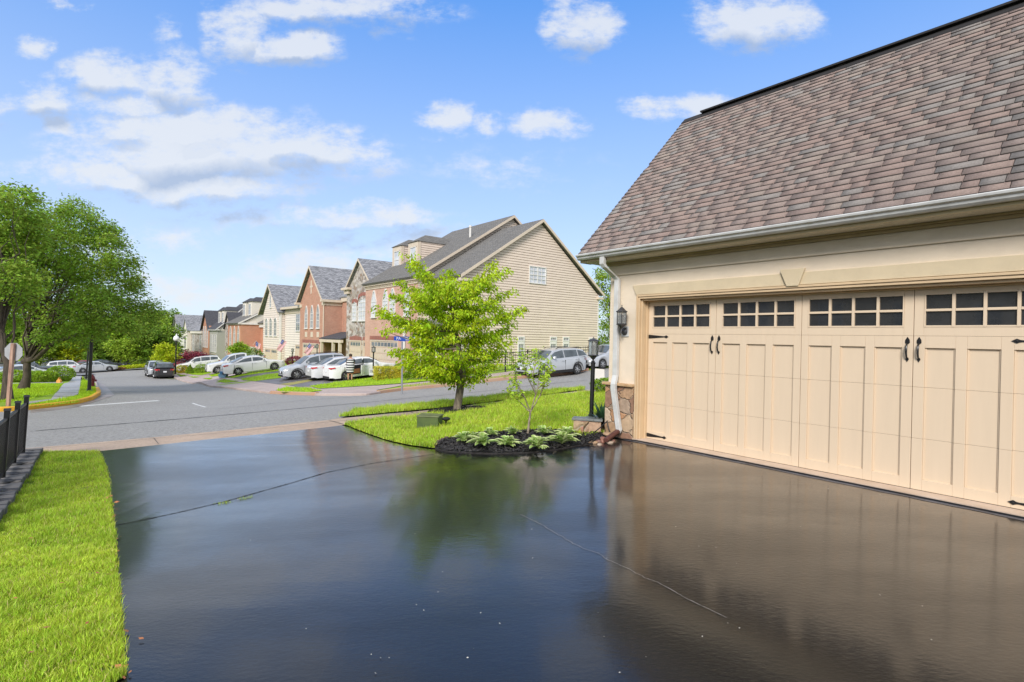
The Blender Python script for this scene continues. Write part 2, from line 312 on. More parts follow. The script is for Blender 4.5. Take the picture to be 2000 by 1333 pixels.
for rn_, _k in (('road_asphalt', .5), ('tan_concrete', .25), ('pink_concrete', .2), ('wet_concrete', .2), ('pale_asphalt', .3)):
    if rn_ not in MATS: continue
    _nt = MATS[rn_].node_tree; _b = _nt.nodes['Principled BSDF']; _s = _b.inputs['Base Color'].links[0].from_socket
    _h = nd(_nt, 'ShaderNodeHueSaturation'); _m = nd(_nt, 'ShaderNodeMapRange'); _m.inputs['From Min'].default_value = .3; _m.inputs['From Max'].default_value = .7; _m.inputs['To Min'].default_value = 1-_k; _m.inputs['To Max'].default_value = 1+_k
    _q = nd(_nt, 'ShaderNodeTexNoise', Scale=16., Detail=5., Roughness=.8); _t = nd(_nt, 'ShaderNodeTexCoord'); _nt.links.new(_t.outputs['Object'], _q.inputs['Vector']); _nt.links.new(_q.outputs['Fac'], _m.inputs['Value']); _nt.links.new(_m.outputs[0], _h.inputs['Value']); _nt.links.new(_s, _h.inputs['Color']); _nt.links.new(_h.outputs[0], _b.inputs['Base Color'])
# ================================================================== ground
rs = [0]+list(np.geomspace(2, 130, 46))+[180, 260, 400, 700, 1200, 2200]; na = 96
V = [(0, 0, h1(0, 0)-.07)]
for r in rs[1:]:
    a = np.linspace(0, 2*np.pi, na, endpoint=False); x, y = r*np.cos(a), r*np.sin(a); V += list(zip(x, y, H(x, y)-.07))
mb = MB(); fs = [(0, 1+j, 1+(j+1) % na) for j in range(na)]
for i in range(len(rs)-2): fs += [(1+i*na+j, 1+(i+1)*na+j, 1+(i+1)*na+(j+1) % na, 1+i*na+(j+1) % na) for j in range(na)]
mb.add(V, fs); g = mb.build('ground', m_base, uv=False, smooth=True); g['kind'] = 'structure'
P0 = np.array([-7.4, 9.7, 0]); E0 = np.array([.22, 29.5, 0]); Q0 = np.array([-12.4, 27.8, 0]); K0 = np.array([-20.4, 26.6, 0])
KB = [(341.5, 738.6), (394, 749), (462, 760.5), (531, 769.2), (558, 770.7), (585, 771.9), (620, 772.8), (670, 773.2), (712, 772.8), (738, 769.3), (784, 763.4), (842, 758), (891, 753.6), (942, 747.6), (1008, 740.4), (1148, 724)]
road = [P0-dB*26, P0+dB*60, E0+dB*44, E0+dB*20, ] + [G(*q) for q in KB[::-1]] + [Q0+dA*58,
        K0+dA*62, K0+dA*40, K0+dA*20, G(190, 760), G(194, 772), G(178, 782), G(150, 790), G(100, 796.5), G(55, 801.5), G(20, 804), np.array([-27, 16, 0])]
sheet('road', road, 0., m_road, 1.6)
# white stop line, patched joints
def strip(name, a, b, w, off, m, kind='structure', step=.6):
    a = np.array(a, float)[:2]; b = np.array(b, float)[:2]; d = (b-a)/np.linalg.norm(b-a); n = np.array([-d[1], d[0]])*w/2
    return sheet(name, [a-n, b-n, b+n, a+n], off, m, step, kind)
strip('road_marking', G(142, 795), G(310, 783), .42, .006, m_white)
strip('road_marking', G(376, 788), G(402, 796), .08, .006, m_white)
m_joint = mat('tar_joint', (.06, .06, .06), .6, .2, 3.)
def wig(name, pts, w, off, m, n=40, amp=.02, kind='structure'):
    """thin wiggly ribbon along a ground polyline"""
    P = [np.array(p[:2], float) for p in pts]; S = [0]
    for a, b in zip(P, P[1:]): S.append(S[-1]+np.linalg.norm(b-a))
    s = np.linspace(0, S[-1], n); X = np.interp(s, S, [p[0] for p in P]); Y = np.interp(s, S, [p[1] for p in P])
    q = np.stack([X, Y], 1); t = np.gradient(q, axis=0); t /= np.linalg.norm(t, axis=1)[:, None]; nn = np.stack([-t[:, 1], t[:, 0]], 1)
    q = q+nn*(np.cumsum(rng.normal(0, amp*.35, n))-0)[:, None]*np.sin(np.linspace(0, np.pi, n))[:, None]
    ww = w*(.6+.8*rng.random(n)); ww[0] = ww[-1] = w*.15
    l = q-nn*ww[:, None]/2; r = q+nn*ww[:, None]/2
    V = np.r_[np.c_[l, H(l[:, 0], l[:, 1])+off], np.c_[r, H(r[:, 0], r[:, 1])+off]]
    mb = MB(); mb.add(V, [(i, i+1, n+i+1, n+i) for i in range(n-1)]); o = mb.build(name, m, recalc=False, uv=False)
    if o.data.polygons[0].normal.z < 0: o.data.flip_normals()
    o['kind'] = kind; return o
wig('road_joint', [G(60, 843), G(400, 815), G(700, 788), G(888, 770), G(1010, 757), G(1148, 743)], .09, .007, m_joint, 120, .03)
wig('road_joint', [G(420, 800), G(600, 782), G(740, 773)], .04, .007, m_joint, 60, .03)
# tan apron across the driveway mouth, running on as the pavement in front of the lawn
LAND = .1
apron = [G(-80, 889), G(50, 877.5), G(195, 865), G(400, 846), G(640, 822), G(662, 818.5), G(887, 796.5), G(1020, 780), G(1141, 763.5), G(1230, 755), G(1230, 768), G(1165, 766.5), G(1046, 778), G(853, 808), G(672, 831), G(640, 839), G(400, 864), G(195, 888), G(60, 886), G(-80, 898)]
sheet('pavement', apron, .012, m_apron, .6)
wig('pavement_joint', [G(300, 857), G(310, 870)], .015, .017, m_joint, 8, .002)
wig('pavement_joint', [G(640, 822), G(672, 831)], .02, .017, m_joint, 8, .002)
wig('pavement_joint', [G(800, 805), G(812, 811)], .015, .017, m_joint, 8, .002)
wig('pavement_joint', [G(50, 880), G(300, 859), G(640, 826), G(880, 799)], .014, .017, m_joint, 60, .004)
# wet driveway and its cracks
drv = [G(195, 884.), G(400, 861.5), G(640, 836.5), G(666, 833), G(680, 836), G(718, 851), G(762, 866), G(800, 874.5), G(850, 881.5), G(900, 888), G(960, 890), G(1030, 888), G(1080, 883), G(1120, 876), G(1160, 869), G(1196, 861), TG(-.1, .02, 0), TG(10, .02, 0), TG(10, 8, 0), np.array([4, -12, 0]), np.array([-3.6, -12, 0]), np.array([-2.9, 0, 0]), G(246, 1333), G(233, 1180), G(222, 1030), G(212, 930)]
sheet('driveway', drv, .022, m_wet, .35)
m_crack = mat('crack_dark', (.012, .012, .012), .95, .1)
m_crackl = mat('crack_pale', (.32, .3, .28), .8, .3, 20)
wig('driveway_crack', [G(222, 1032), G(330, 1010), G(440, 984), G(560, 950), G(640, 926), G(730, 908), G(800, 898), G(862, 888)], .02, .026, m_crack, 110, .0025)
wig('driveway_crack', [G(1015, 1010), G(1080, 1040), G(1150, 1075), G(1230, 1118), G(1310, 1160), G(1420, 1216)], .0045, .026, m_crackl, 220, .01)
sheet('threshold_slab', [TG(-.02, -.16, 0), TG(5.1, -.16, 0), TG(5.1, .05, 0), TG(-.02, .05, 0)], .045, m_slabc, .5, skirt=.06)
sheet('threshold_slab', [TG(5.4, -.16, 0), TG(10.3, -.16, 0), TG(10.3, .05, 0), TG(5.4, .05, 0)], .045, m_slabc, .5, skirt=.06)
wig('driveway_joint', [TG(-.7, .1, 0), TG(-.1, .075, 0), TG(2, .07, 0), TG(9.5, .07, 0)], .02, .028, m_crack, 80, .003)
wig('driveway_joint', [TG(-.2, .13, 0), TG(2, .12, 0), TG(9.5, .12, 0)], .075, .025, mat('grey_edge', (.13, .13, .15), .5, .2, 5.), 80, .004)
# weeds in the crack, leaf litter and grit
m_leafl = mat('dead_leaf', (.5, .2, .07), .7, .3, 30., col2=(.3, .1, .04))
def litter(name, n, fn, size, m, kind, lab, cat):
    V = []; Fq = []
    for i in range(n):
        p = fn(i); a = rng.random()*6.28; l = size*(.6+.9*rng.random()); d = np.array([math.cos(a), math.sin(a), .15*rng.normal()])*l; s = np.array([-math.sin(a), math.cos(a), .2*rng.normal()])*l*.55; p = p+[0, 0, .004+.3*l]; o = len(V)
        V += [p-d, p-s-[0, 0, l*.15], p+d, p+s+[0, 0, l*.12]]; Fq.append((o, o+1, o+2, o+3))
    o = fastmesh(name, V, Fq, m, loc=V[0]); return setp(o, lab, cat, kind=kind)
ep = [G(212, 930, .03), G(222, 1030, .03), G(233, 1180, .03), G(246, 1333, .03)]
def on_edge(i): t = rng.random()*2.99; k = int(t); p = ep[k]+(ep[k+1]-ep[k])*(t-k); return p+[rng.normal()*.03, rng.normal()*.03, 0]
litter('leaf_litter', 46, on_edge, .02, m_leafl, 'stuff', 'brown dead leaves and crumbs along the lawn edge by the driveway', 'leaves')
lw = [G(150, 960, .08), G(60, 1060, .08), G(120, 1150, .08), G(170, 1230, .08), G(90, 1240, .08), G(30, 1180, .08), G(190, 1130, .08), G(60, 1290, .08)]
litter('fallen_leaf', 8, lambda i: lw[i]+[0, 0, .03], .017, m_leafl, 'stuff', 'a few orange dead leaves lying in the left lawn', 'leaves')
litter('grit', 60, lambda i: G(*(lambda q: (q[0], q[1]))((300+1600*rng.random(), 930+390*rng.random())), .022), .0045, mat('pale_grit', (.6, .58, .52), .8, .1), 'stuff', 'scattered pale crumbs on the wet driveway', 'grit')
wp = [G(a, 1032-(a-222)*.2262-(3 if a > 500 else 0)+(2 if a < 420 else 0), .024) for a in (430, 436, 441, 447, 470, 476, 482, 488)]
V = []; Fq = []
for i in range(150):
    p = wp[i % 8]+np.array([rng.normal()*.03, rng.normal()*.012, 0]); a = rng.random()*6.28; l = .01+.02*rng.random(); d = np.array([math.cos(a)*l*.6, math.sin(a)*l*.6, l]); s = np.array([-math.sin(a), math.cos(a), 0])*.002; o = len(V); V += [p-s, p+s, p+d]; Fq.append((o, o+1, o+2))
setp(fastmesh('weeds', V, Fq, m_blade, loc=V[0]), 'thin weeds sprouting from the long driveway crack', 'weeds', kind='stuff')
# lawns: soil sheets with blades standing on them
left = [G(-60, 1000), G(0, 957), G(58, 888), G(130, 885), G(195, 885.5), G(212, 930), G(222, 1030), G(233, 1180), G(246, 1333), np.array([-2.9, 0, 0]), np.array([-3.6, -6, 0]), np.array([-7, -6, 0]), np.array([-7, 3, 0])]
sheet('lawn', left, .03, m_grass, .5)
right = [G(672, 833), G(700, 825), G(853, 809), G(1046, 779), G(1165, 767.5), G(1230, 769), TG(-.6, -7.5, 0), TG(-.6, 0, 0), G(1140, 858), G(1100, 846), G(1060, 845), G(1000, 848), G(930, 852), G(890, 860), G(858, 868), G(848, 880), G(800, 873.5), G(762, 865), G(718, 850), G(680, 835)]
sheet('lawn', right, .035, m_grass, .5)
verge = [G(662, 817.5), G(690, 806), G(700, 803.5), G(780, 796), G(888, 785.5), G(1020, 771), G(1141, 761), G(1141.5, 763), G(1020, 779.5), G(887, 796), G(760, 808.5)]
sheet('lawn', verge, .035, m_grass, .5)
RG = G(893, 805)      # the young tree's mulch ring stays free of grass
def blades(name, poly, n, hh, w, off, m, seg=True, edge=.0, lean=.45, ywt=None):
    P = np.array([p[:2] for p in poly]); mn, mx = P.min(0)-edge, P.max(0)+edge; out = []
    tot = 0
    while tot < n:
        q = mn+rng.random((n*2, 2))*(mx-mn)
        # only what the lens can see, thinned with distance
        vis = (q[:, 1] > 1.6) & (np.abs(q[:, 0]) < q[:, 1]*1.02+.4)
        q = q[vis]; q = q[inside(q, P+0)]; 
        if ywt: q = q[rng.random(len(q)) < np.minimum(1, (ywt/q[:, 1])**1.5)]
        q = q[((q[:, 0]-RG[0])/.72)**2+((q[:, 1]-RG[1])/.55)**2 > 1]; q = q+rng.normal(0, .008, q.shape); out.append(q); tot += len(q)
        if len(q) == 0: break
    q = np.concatenate(out)[:n]; n = len(q)
    # clumpy height and direction
    ph = q[:, 0]*2.1+np.sin(q[:, 1]*1.7)*1.3; cl = .72+.34*np.sin(ph*2.3+q[:, 1]*3.1)*np.sin(q[:, 1]*4.7-q[:, 0]*2.9)+.25*np.sin(q[:, 0]*17+q[:, 1]*7)*np.sin(q[:, 1]*19-q[:, 0]*11)
    h = hh*cl*(.45+.9*rng.random(n)+.5*(rng.random(n) > .93)); a = rng.random(n)*2*np.pi; la = rng.random(n)*2*np.pi; ll = h*lean*(.3+1.2*rng.random(n))
    z = H(q[:, 0], q[:, 1])+off; B = np.c_[q, z]
    W = np.c_[np.cos(a), np.sin(a), np.zeros(n)]*(w*(.6+.8*rng.random(n)))[:, None]/2; D = np.c_[np.cos(la), np.sin(la), np.zeros(n)]*ll[:, None]; Z = np.c_[np.zeros((n, 2)), h]
    if seg:
        V = np.stack([B-W, B+W, B+D*.3+Z*.6+W*.7, B+D*.3+Z*.6-W*.7, B+D+Z*.93], 1).reshape(-1, 3); i = np.arange(n)[:, None]*5
        F_ = np.concatenate([i+[0, 1, 2], i+[0, 2, 3], i+[3, 2, 4]], 1).reshape(-1, 3)
    else:
        V = np.stack([B-W, B+W, B+D+Z], 1).reshape(-1, 3); F_ = np.arange(n*3).reshape(-1, 3)
    o = fastmesh(name, V, F_, m, loc=(B[:, 0].mean(), B[:, 1].mean(), B[:, 2].mean())); o['kind'] = 'stuff'; return o
NG = 1.
setp(blades('grass', left, int(190000*NG), .052, .0042, .03, m_blade, ywt=3.2), 'bright green lawn blades between the black driveway and the iron fence', 'grass')
setp(blades('grass', right, int(150000*NG), .085, .012, .035, m_blade, seg=False, ywt=9.), 'bright green front lawn around the young tree and the green utility box', 'grass')
setp(blades('grass', verge, int(30000*NG), .11, .014, .035, m_blade, seg=False), 'strip of longer grass between the pavement and the side street', 'grass')
# blocks across the street
blockR = [G(*q) for q in KB]+[E0+dB*20, E0+dB*44, TF(-6, -46, 0), TF(150, -46, 0), Q0+dA*140, Q0+dA*58]
sheet('land', blockR, .075, m_far_grass, 2.5, skirt=.12)
def px(l): return [G(q[0], q[1], LAND if len(q) < 3 else 0.)+[0, 0, 0 if len(q) < 3 else LAND] for q in l]
conc = px([(a, b, 0) for a, b in KB[:10]]+[(735, 762), (786, 753), (847, 747), (888, 744), (955, 737), (1005, 730.8), (1150, 716), (1150, 710), (1005, 724.5), (984, 727.5), (919, 735.5), (876, 741.5), (784, 750), (735, 753.5), (700, 752), (660, 748), (600, 741), (548, 730), (470, 727), (413, 722), (366, 722), (345, 727), (300, 722), (292, 726)])
sheet('pavement', conc, LAND, m_conc, 1.2)
for l in ([(566, 753.5), (612, 744), (690, 728), (735, 713), (800, 713), (800, 722), (720, 735), (670, 746), (604, 755.5), (580, 756)],
          [(497, 745.5), (549, 739), (600, 722), (630, 712), (655, 712), (662, 728), (611, 741.5), (545, 751.5)], [(439, 738), (470, 732.4), (548, 719), (590, 706), (600, 712), (548, 729), (470, 740.5)]):
    sheet('driveway', px(l), LAND+.012, m_drive, 1.2)
pat = [[(539, 762.5), (560, 757), (600, 758), (630, 764), (600, 767.5), (550, 767.5)], [(604, 755.2), (670, 745), (722, 739), (800, 736), (852, 738), (882, 741), (828, 745.5), (784, 749.7), (735, 753.2), (623, 760)],
       [(359, 729), (401, 723), (413, 729), (394, 733.5), (376, 732.5)], [(344, 731), (366, 734.5), (353, 736.4)], [(368, 736), (391, 737), (378, 738.5)], [(396, 740), (415, 738.8), (410, 742)],
       [(422, 745), (439, 741.5), (467, 745.5), (440, 749)], [(408, 733.5), (429, 730.4), (428, 735), (413, 736.4)], [(439, 737.8), (470, 731.8), (548, 722.5), (549, 725), (474, 735), (456, 739)],
       [(470, 740.4), (548, 728.6), (549, 738.8), (497, 745.5), (474, 743.2)]]
allg = []
for l in pat: sheet('grass_patch', px(l), LAND+.024, m_far_grass, .8); allg.append(px(l))
dirt = [[(545, 751.3), (611, 740.5), (611, 744.3), (566, 753.3)], [(786, 753.7), (847, 747.7), (888, 744.7), (955, 737.7), (1005, 731.5), (1005, 739.9, 0), (940, 746.2, 0), (892, 752.3, 0), (858, 756.4, 0), (784, 762.6, 0)]]
for l in dirt: sheet('verge', px(l), LAND+.018, m_dirtgrass, .8)
allg.append(px(dirt[1]))
m_blade2 = leafmat('grass_blades_far', (.5, .68, .03), (.34, .54, .02), island=.3, tr=.35, vs=.5)
for i, l in enumerate(allg):
    a = np.array([p[:2] for p in l]); area = .5*abs(np.dot(a[:, 0], np.roll(a[:, 1], 1))-np.dot(a[:, 1], np.roll(a[:, 0], 1)))
    o = blades('grass', l, int(min(9000, area*(110 if i < len(pat) else 35))), .1, .035, LAND+.02, m_blade2, seg=False); o['label'] = 'short bright grass patches between the drives across the street'; o['category'] = 'grass'
# curbs along the far side
def curb(name, pts, w, hgt, off, m, n=60, kind='structure'):
    P = [np.array(p[:2], float) for p in pts]; S = [0]
    for a, b in zip(P, P[1:]): S.append(S[-1]+np.linalg.norm(b-a))
    s = np.linspace(0, S[-1], n); q = np.stack([np.interp(s, S, [p[i] for p in P]) for i in (0, 1)], 1)
    for _ in range(2): q[1:-1] = (q[:-2]+2*q[1:-1]+q[2:])/4
    t = np.gradient(q, axis=0); t /= np.linalg.norm(t, axis=1)[:, None]; nn = np.stack([-t[:, 1], t[:, 0]], 1)
    z = H(q[:, 0], q[:, 1])+off; pr = [(-w/2, -.1), (-w/2, hgt-.02), (-w/2+.025, hgt), (w/2-.025, hgt), (w/2, hgt-.02), (w/2, -.1)]
    V = np.concatenate([np.c_[q+nn*a, z+b] for a, b in pr]); k = len(pr)
    mb = MB(); mb.add(V, [(j*n+i, j*n+i+1, (j+1)*n+i+1, (j+1)*n+i) for j in range(k-1) for i in range(n-1)]); mb.add([V[j*n] for j in range(k)], [tuple(range(k))]); mb.add([V[j*n+n-1] for j in range(k)], [tuple(range(k))])
    o = mb.build(name, m, uv=False); o['kind'] = kind; return o
curb('kerb', [G(*q) for q in KB[9:13]], .16, .15, 0, m_curb)
curb('kerb', [G(*q) for q in KB[12:14]], .16, .15, 0, m_conc, 20)
curb('kerb', [G(*q) for q in KB[13:]], .16, .15, 0, m_curb)
curb('kerb', [G(*q) for q in KB[3:7]], .18, .15, 0, m_curb, 30)
curb('kerb', [G(*q) for q in KB[6:10]], .3, LAND+.004, 0, m_conc, 30)
curb('kerb', [Q0+dA*60]+[G(*q) for q in KB[:4]], .3, .01+LAND, 0, m_conc, 80)
# left block: yellow kerb, gutter pan, lawns, walk
blockL = [np.array([-29, 17, 0]), G(-60, 806), G(20, 803), G(55, 800.5), G(100, 795.5), G(150, 789), G(178, 781), G(193, 771.5), G(189, 760), K0+dA*18, K0+dA*30, TF(60, 40, 0), TF(10, 70, 0)]
sheet('land', blockL, .09, m_far_grass, 1.8, skirt=.1)
curb('kerb', [G(-60, 806), G(20, 803.3), G(55, 800.6), G(100, 795.8), G(150, 789.3), G(178, 781.3), G(192, 772.5), G(193, 768), G(190, 762)], .18, .17, 0, m_yellow, 90)
curb('kerb', [G(190, 762), G(187, 753), G(186, 746), K0+dA*22], .18, .13, 0, m_conc, 30)
m_pan = mat('gutter_pan', (.36, .3, .28), .4, .25, 1.5, bump=.3, bs=60)
sheet('gutter', [G(196, 771), G(191, 760), G(188, 750), G(186, 742), G(192, 742), G(200, 750), G(214, 762), G(223, 771.5), G(215, 776), G(195, 782), G(188, 780)], .008, m_pan, .8)
sheet('gutter', [G(60, 802), G(150, 792), G(190, 779), G(195, 782), G(150, 796), G(60, 807)], .008, m_pan, .8)
walkL = px([(55, 785), (100, 780), (112, 766), (123, 751), (139, 741), (146, 735), (160, 735), (157, 746), (156, 758), (153, 770), (134, 778), (95, 783), (52, 790)])
sheet('pavement', walkL, LAND+.01, m_walk, .9)
for a, b in (((118, 757.6), (155.5, 757.6)), ((106, 768), (155, 768)), ((100, 775), (147, 775))): wig('pavement_joint', [G(*a, LAND), G(*b, LAND)], .12, LAND+.016, m_joint, 16, .02)
sheet('path', px([(-40, 750.5), (60, 748), (123, 746.5), (122, 749), (60, 750.5), (-40, 753)]), LAND+.012, m_walk, .9)
park = [G(150, 735), G(-60, 747), np.array([-75, 42, 0]), np.array([-100, 70, 0]), np.array([-85, 105, 0]), Q0+dA*76+dB*10, Q0+dA*60+dB*2, K0+dA*60, G(186, 733)]
sheet('parking_area', park, .1, mat('pale_asphalt', (.27, .265, .26), .45, .2, .4, bump=.3, bs=60), 2.)
sheet('lawn', px([(123, 741), (133, 734.5), (144, 733), (143, 737), (128, 743)]), LAND+.03, m_far_grass, 1.)
sheet('lawn', px([(140, 725.6), (170, 722.6), (171, 724), (140, 727)]), LAND+.03, m_far_grass, 1.)
setp(blades('grass', px([(-60, 790), (50, 783), (104, 770), (124, 750), (-60, 753)]), 30000, .09, .03, LAND, m_blade2, seg=False), 'shaded lawn around the two big trees beyond the corner', 'grass')
setp(blades('grass', px([(55, 796), (150, 787), (188, 770), (186, 750), (161, 736), (157, 757), (153, 773), (60, 790)]), 16000, .09, .025, LAND, m_blade2, seg=False), 'grass strip behind the yellow kerb', 'grass')
# ================================================================== near garage
m_stucco = mat('cream_stucco', (.84, .72, .56), .9, .05, 2.5, bump=.8, bs=260, detail=9)
m_trim = mat('tan_trim', (.66, .49, .30), .55, .05, 3., bump=.1, bs=30)
m_band = mat('khaki_band', (.66, .55, .37), .85, .05, 4., bump=.5, bs=260)
m_crown = mat('ochre_crown', (.5, .39, .22), .7, .08, 3.)
m_door = mat('door_tan', (.71, .57, .41), .5, .018, 2., bump=.05, bs=25, stretch=(6, 6, .6))
m_guard = mat('white_gutter', (.66, .67, .66), .35, .1, 5., col2=(.5, .5, .48))
m_soffit = brickmat('vented_soffit', (.7, .66, .55), (.66, .62, .52), (.35, .32, .26), .03, 9., .003, rough=.6, offset=0, var=.05)
m_pane = mat('dark_glass', (.018, .02, .022), .03, .3, 3., col2=(.035, .037, .04), spec=.95)
m_stone = stonemat('tan_fieldstone', [(.42, .27, .16), (.5, .36, .23), (.3, .17, .11), (.55, .42, .3), (.38, .28, .2), (.46, .26, .14)], (.46, .37, .28), 5.2, .022, .6, .03, .2)
m_ledge = mat('ledge_stone', (.62, .45, .26), .85, .2, 8., col2=(.42, .25, .12), bump=1.2, bs=30)
m_blue = mat('bluestone', (.22, .24, .23), .5, .2, 5., bump=.5, bs=30)
def wg(px_, py_, d=0.):
    P = plane(px_, py_, W0-dB*d, dB); r = P-W0; return float(r@(-dA)), float(P[2])
gar = thing('garage_wing', TG(-.58, 0, 0), 'cream stucco garage wing with brown shingle roof and tan carriage door beside the wet driveway', 'house')
mb = MB(); ER = 9.2
mb.box(TG, -.58, 0, -.28, 0, 0, 2.93); mb.box(TG, 0, 5., -.28, 0, 2.356, 2.93); mb.box(TG, 5., ER, -.28, 0, 0, 2.93)
mb.box(TG, -.58, -.3, -5.7, -.28, 0, 2.93); mb.box(TG, -.58, ER, -5.95, -5.7, 0, 2.93); mb.box(TG, ER-.28, ER, -5.7, -.28, 0, 2.93)
for u0, u1 in ((-.58, -.3), (ER-.28, ER)):
    mb.add([TG(u, d, z) for u in (u0, u1) for d, z in ((0, 2.93), (-2.6, 5.93), (-5.6, 2.93))], [(0, 1, 2), (3, 5, 4), (0, 3, 4, 1), (1, 4, 5, 2), (2, 5, 3, 0)])
mb.build('wall', m_stucco, gar)
mb = MB(); mb.box(TG, 0, 5, -5.6, -.5, 0, .03); mb.box(TG, -.2, 5.2, -3., -2.9, 0, 2.9); mb.build('interior', m_dark, gar)
for q in ((-.615, -.02, .002, .04), (-.615, -.582, -5.6, .0015), (5.06, ER, .002, .04)): mb = MB(); mb.box(TG, *q, 0, .865); mb.build('stone_base', m_stone, gar)
mb = MB(); mb.box(TG, -.66, -.01, .003, .09, .867, .915); mb.box(TG, -.66, -.583, -5.6, .003, .867, .915); mb.build('stone_ledge', m_ledge, gar, bevel=.012)
mb = MB(); mb.box(TG, -.60, ER, .002, .022, 2.705, 2.868); mb.build('frieze_board', m_stucco, gar, bevel=.004)
mb = MB(); mb.box(TG, -.62, ER, .002, .05, 2.87, 2.905); mb.box(TG, -.62, ER, .002, .075, 2.907, 2.93); mb.build('crown_moulding', m_crown, gar, bevel=.004)
mb = MB(); mb.prism(TG, [(-.02, 2.36), (5.0, 2.36), (5.08, 2.515), (-.09, 2.515)], .002, .028); mb.build('header_band', m_band, gar, bevel=.004)
mb = MB(); mb.prism(TG, [(2.372, 2.345), (2.515, 2.345), (2.592, 2.562), (2.284, 2.562)], .03, .062); mb.build('keystone', m_band, gar, bevel=.005)
mb = MB()
for u0, u1, z0, z1 in ((0, .028, .045, 2.354), (4.965, 4.993, .045, 2.354), (.0285, 4.9645, 2.326, 2.354)): mb.box(TG, u0, u1, -.1, .045, z0, z1)
for u0, u1, z0, z1 in ((.03, .06, .045, 2.324), (4.933, 4.963, .045, 2.324), (.0605, 4.9325, 2.292, 2.324)): mb.box(TG, u0, u1, -.14, .03, z0, z1)
for u0, u1, z0, z1 in ((.062, .085, .045, 2.29), (4.908, 4.931, .045, 2.29), (.0855, 4.9075, 2.262, 2.29)): mb.box(TG, u0, u1, -.24, -.012, z0, z1)
for u0, u1, z0, z1 in ((.087, .105, .045, 2.26), (4.888, 4.906, .045, 2.26), (.1055, 4.8875, 2.245, 2.26)): mb.box(TG, u0, u1, -.26, -.11, z0, z1)
mb.build('door_casing', m_trim, gar, bevel=.004)
# roof: courses of separate shingle tabs on a deck, 45 degree pitch
ez, ed, rz_, rd = 3.062, .44, 6.17, -2.6
sl_ = np.array([rd-ed, rz_-ez]); SL = float(np.linalg.norm(sl_)); sl_ = sl_/SL; nr = np.array([-sl_[1], sl_[0]]); nr = nr if nr[1] > 0 else -nr
U0, U1 = -.95, ER+.3
def RP(u, s, h): p = np.array([ed, ez])+sl_*s+nr*h; return TG(u, p[0], p[1])
mb = MB(); mb.add([RP(u, s, h) for u in (U0, U1) for s, h in ((0, -.004), (SL, -.004), (SL, -.09), (0, -.09))], [(0, 1, 2, 3), (7, 6, 5, 4), (0, 4, 5, 1), (1, 5, 6, 2), (2, 6, 7, 3), (3, 7, 4, 0)])
bk = [TG(u, d, z) for u in (U0, U1) for d, z in ((rd, rz_), (rd*2-ed, ez), (rd*2-ed+.05, ez-.09), (rd, rz_-.11))]
mb.add(bk, [(0, 1, 2, 3), (7, 6, 5, 4), (0, 4, 5, 1), (1, 5, 6, 2), (2, 6, 7, 3), (3, 7, 4, 0)]); roof = mb.build('roof', mat('roof_deck', (.03, .027, .025), .95, .1), gar)
EX = .124; nC = int(SL/EX)+1; V = []; Fq = []; MI = []
for c in range(nC):
    s0 = c*EX; s1 = min(SL+.01, s0+EX+.01); u = U0-rng.random()*.3; 
    while u < U1:
        wd = rng.choice([.15, .2, .26, .3, .34, .42])*(.9+.2*rng.random()); a, b = max(u, U0-.012), min(u+wd-.009, U1); u += wd
        if b-a < .03: continue
        h0 = .014+.005*rng.random(); j = (rng.random(2)-.5)*.008
        p = [RP(a, s0+j[0], h0), RP(b, s0+j[1], h0), RP(b, s1, .001), RP(a, s1, .001), RP(a, s0+j[0], -.003), RP(b, s0+j[1], -.003), RP(b, s1, -.004), RP(a, s1, -.004)]
        o = len(V); V += p; Fq += [(o, o+1, o+2, o+3), (o, o+4, o+5, o+1), (o+1, o+5, o+6, o+2), (o+3, o+7, o+4, o)]; k = int(rng.choice(4, p=[.42, .26, .18, .14])); MI += [k, 4, k, k]
ms = [mat('shingle_'+n, c, .92, .16, 70., island=.07, bump=1., bs=330, detail=9) for n, c in (('brown', (.40, .315, .28)), ('rust', (.42, .315, .275)), ('grey', (.38, .345, .32)), ('tan', (.42, .345, .30)))]+[mat('shingle_cut_edge', (.07, .06, .055), .9, .1)]  # dark core at the cut edge, also colouring in the shadow lines between courses
fastmesh('shingles', V, Fq, ms, roof, mi=MI)
mb = MB(); mb.box(lambda u, d, z: TG(u, d+rd, z+rz_+.02), U0+.4, U1, -.09, .09, -.012, .018); mb.prism(lambda x, y, z: TG(y, rd+x, rz_+z), [(-.13, -.1), (0, .018), (.13, -.1), (.13, -.13), (-.13, -.13)], U0, U1); mb.build('ridge_vent', mat('vent_black', (.02, .018, .018), .8, .1), roof)
mb = MB(); mb.prism(lambda x, y, z: TG(y, x, z), [(.355, 2.968), (.415, 2.968), (.44, 2.99), (.448, 3.015), (.475, 3.03), (.482, 3.052), (.478, 3.062), (.47, 3.06), (.468, 3.045), (.37, 3.045), (.37, 3.06), (.355, 3.06)], -.96, U1); mb.build('gutter', m_guard, roof, bevel=.002)
mb = MB(); mb.box(TG, -.93, U1, .33, .352, 2.93, 3.05); mb.add([TG(u, d, z) for u in (-.965, -.935) for d, z in ((.35, 2.93), (.35, 3.04), (-2.6, 6.06), (-2.6, 5.9), (.1, 2.93))], [(0, 1, 2, 3, 4), (9, 8, 7, 6, 5), (0, 5, 6, 1), (1, 6, 7, 2), (0, 4, 9, 5), (4, 3, 8, 9)]); mb.build('fascia', mat('khaki_fascia', (.6, .48, .28), .6, .05, 3.), roof)
mb = MB(); mb.box(TG, -.93, U1, -.0, .329, 2.932, 2.94); mb.box(TG, -.93, -.585, -5.7, -.001, 2.932, 2.94); mb.build('soffit', m_soffit, roof)
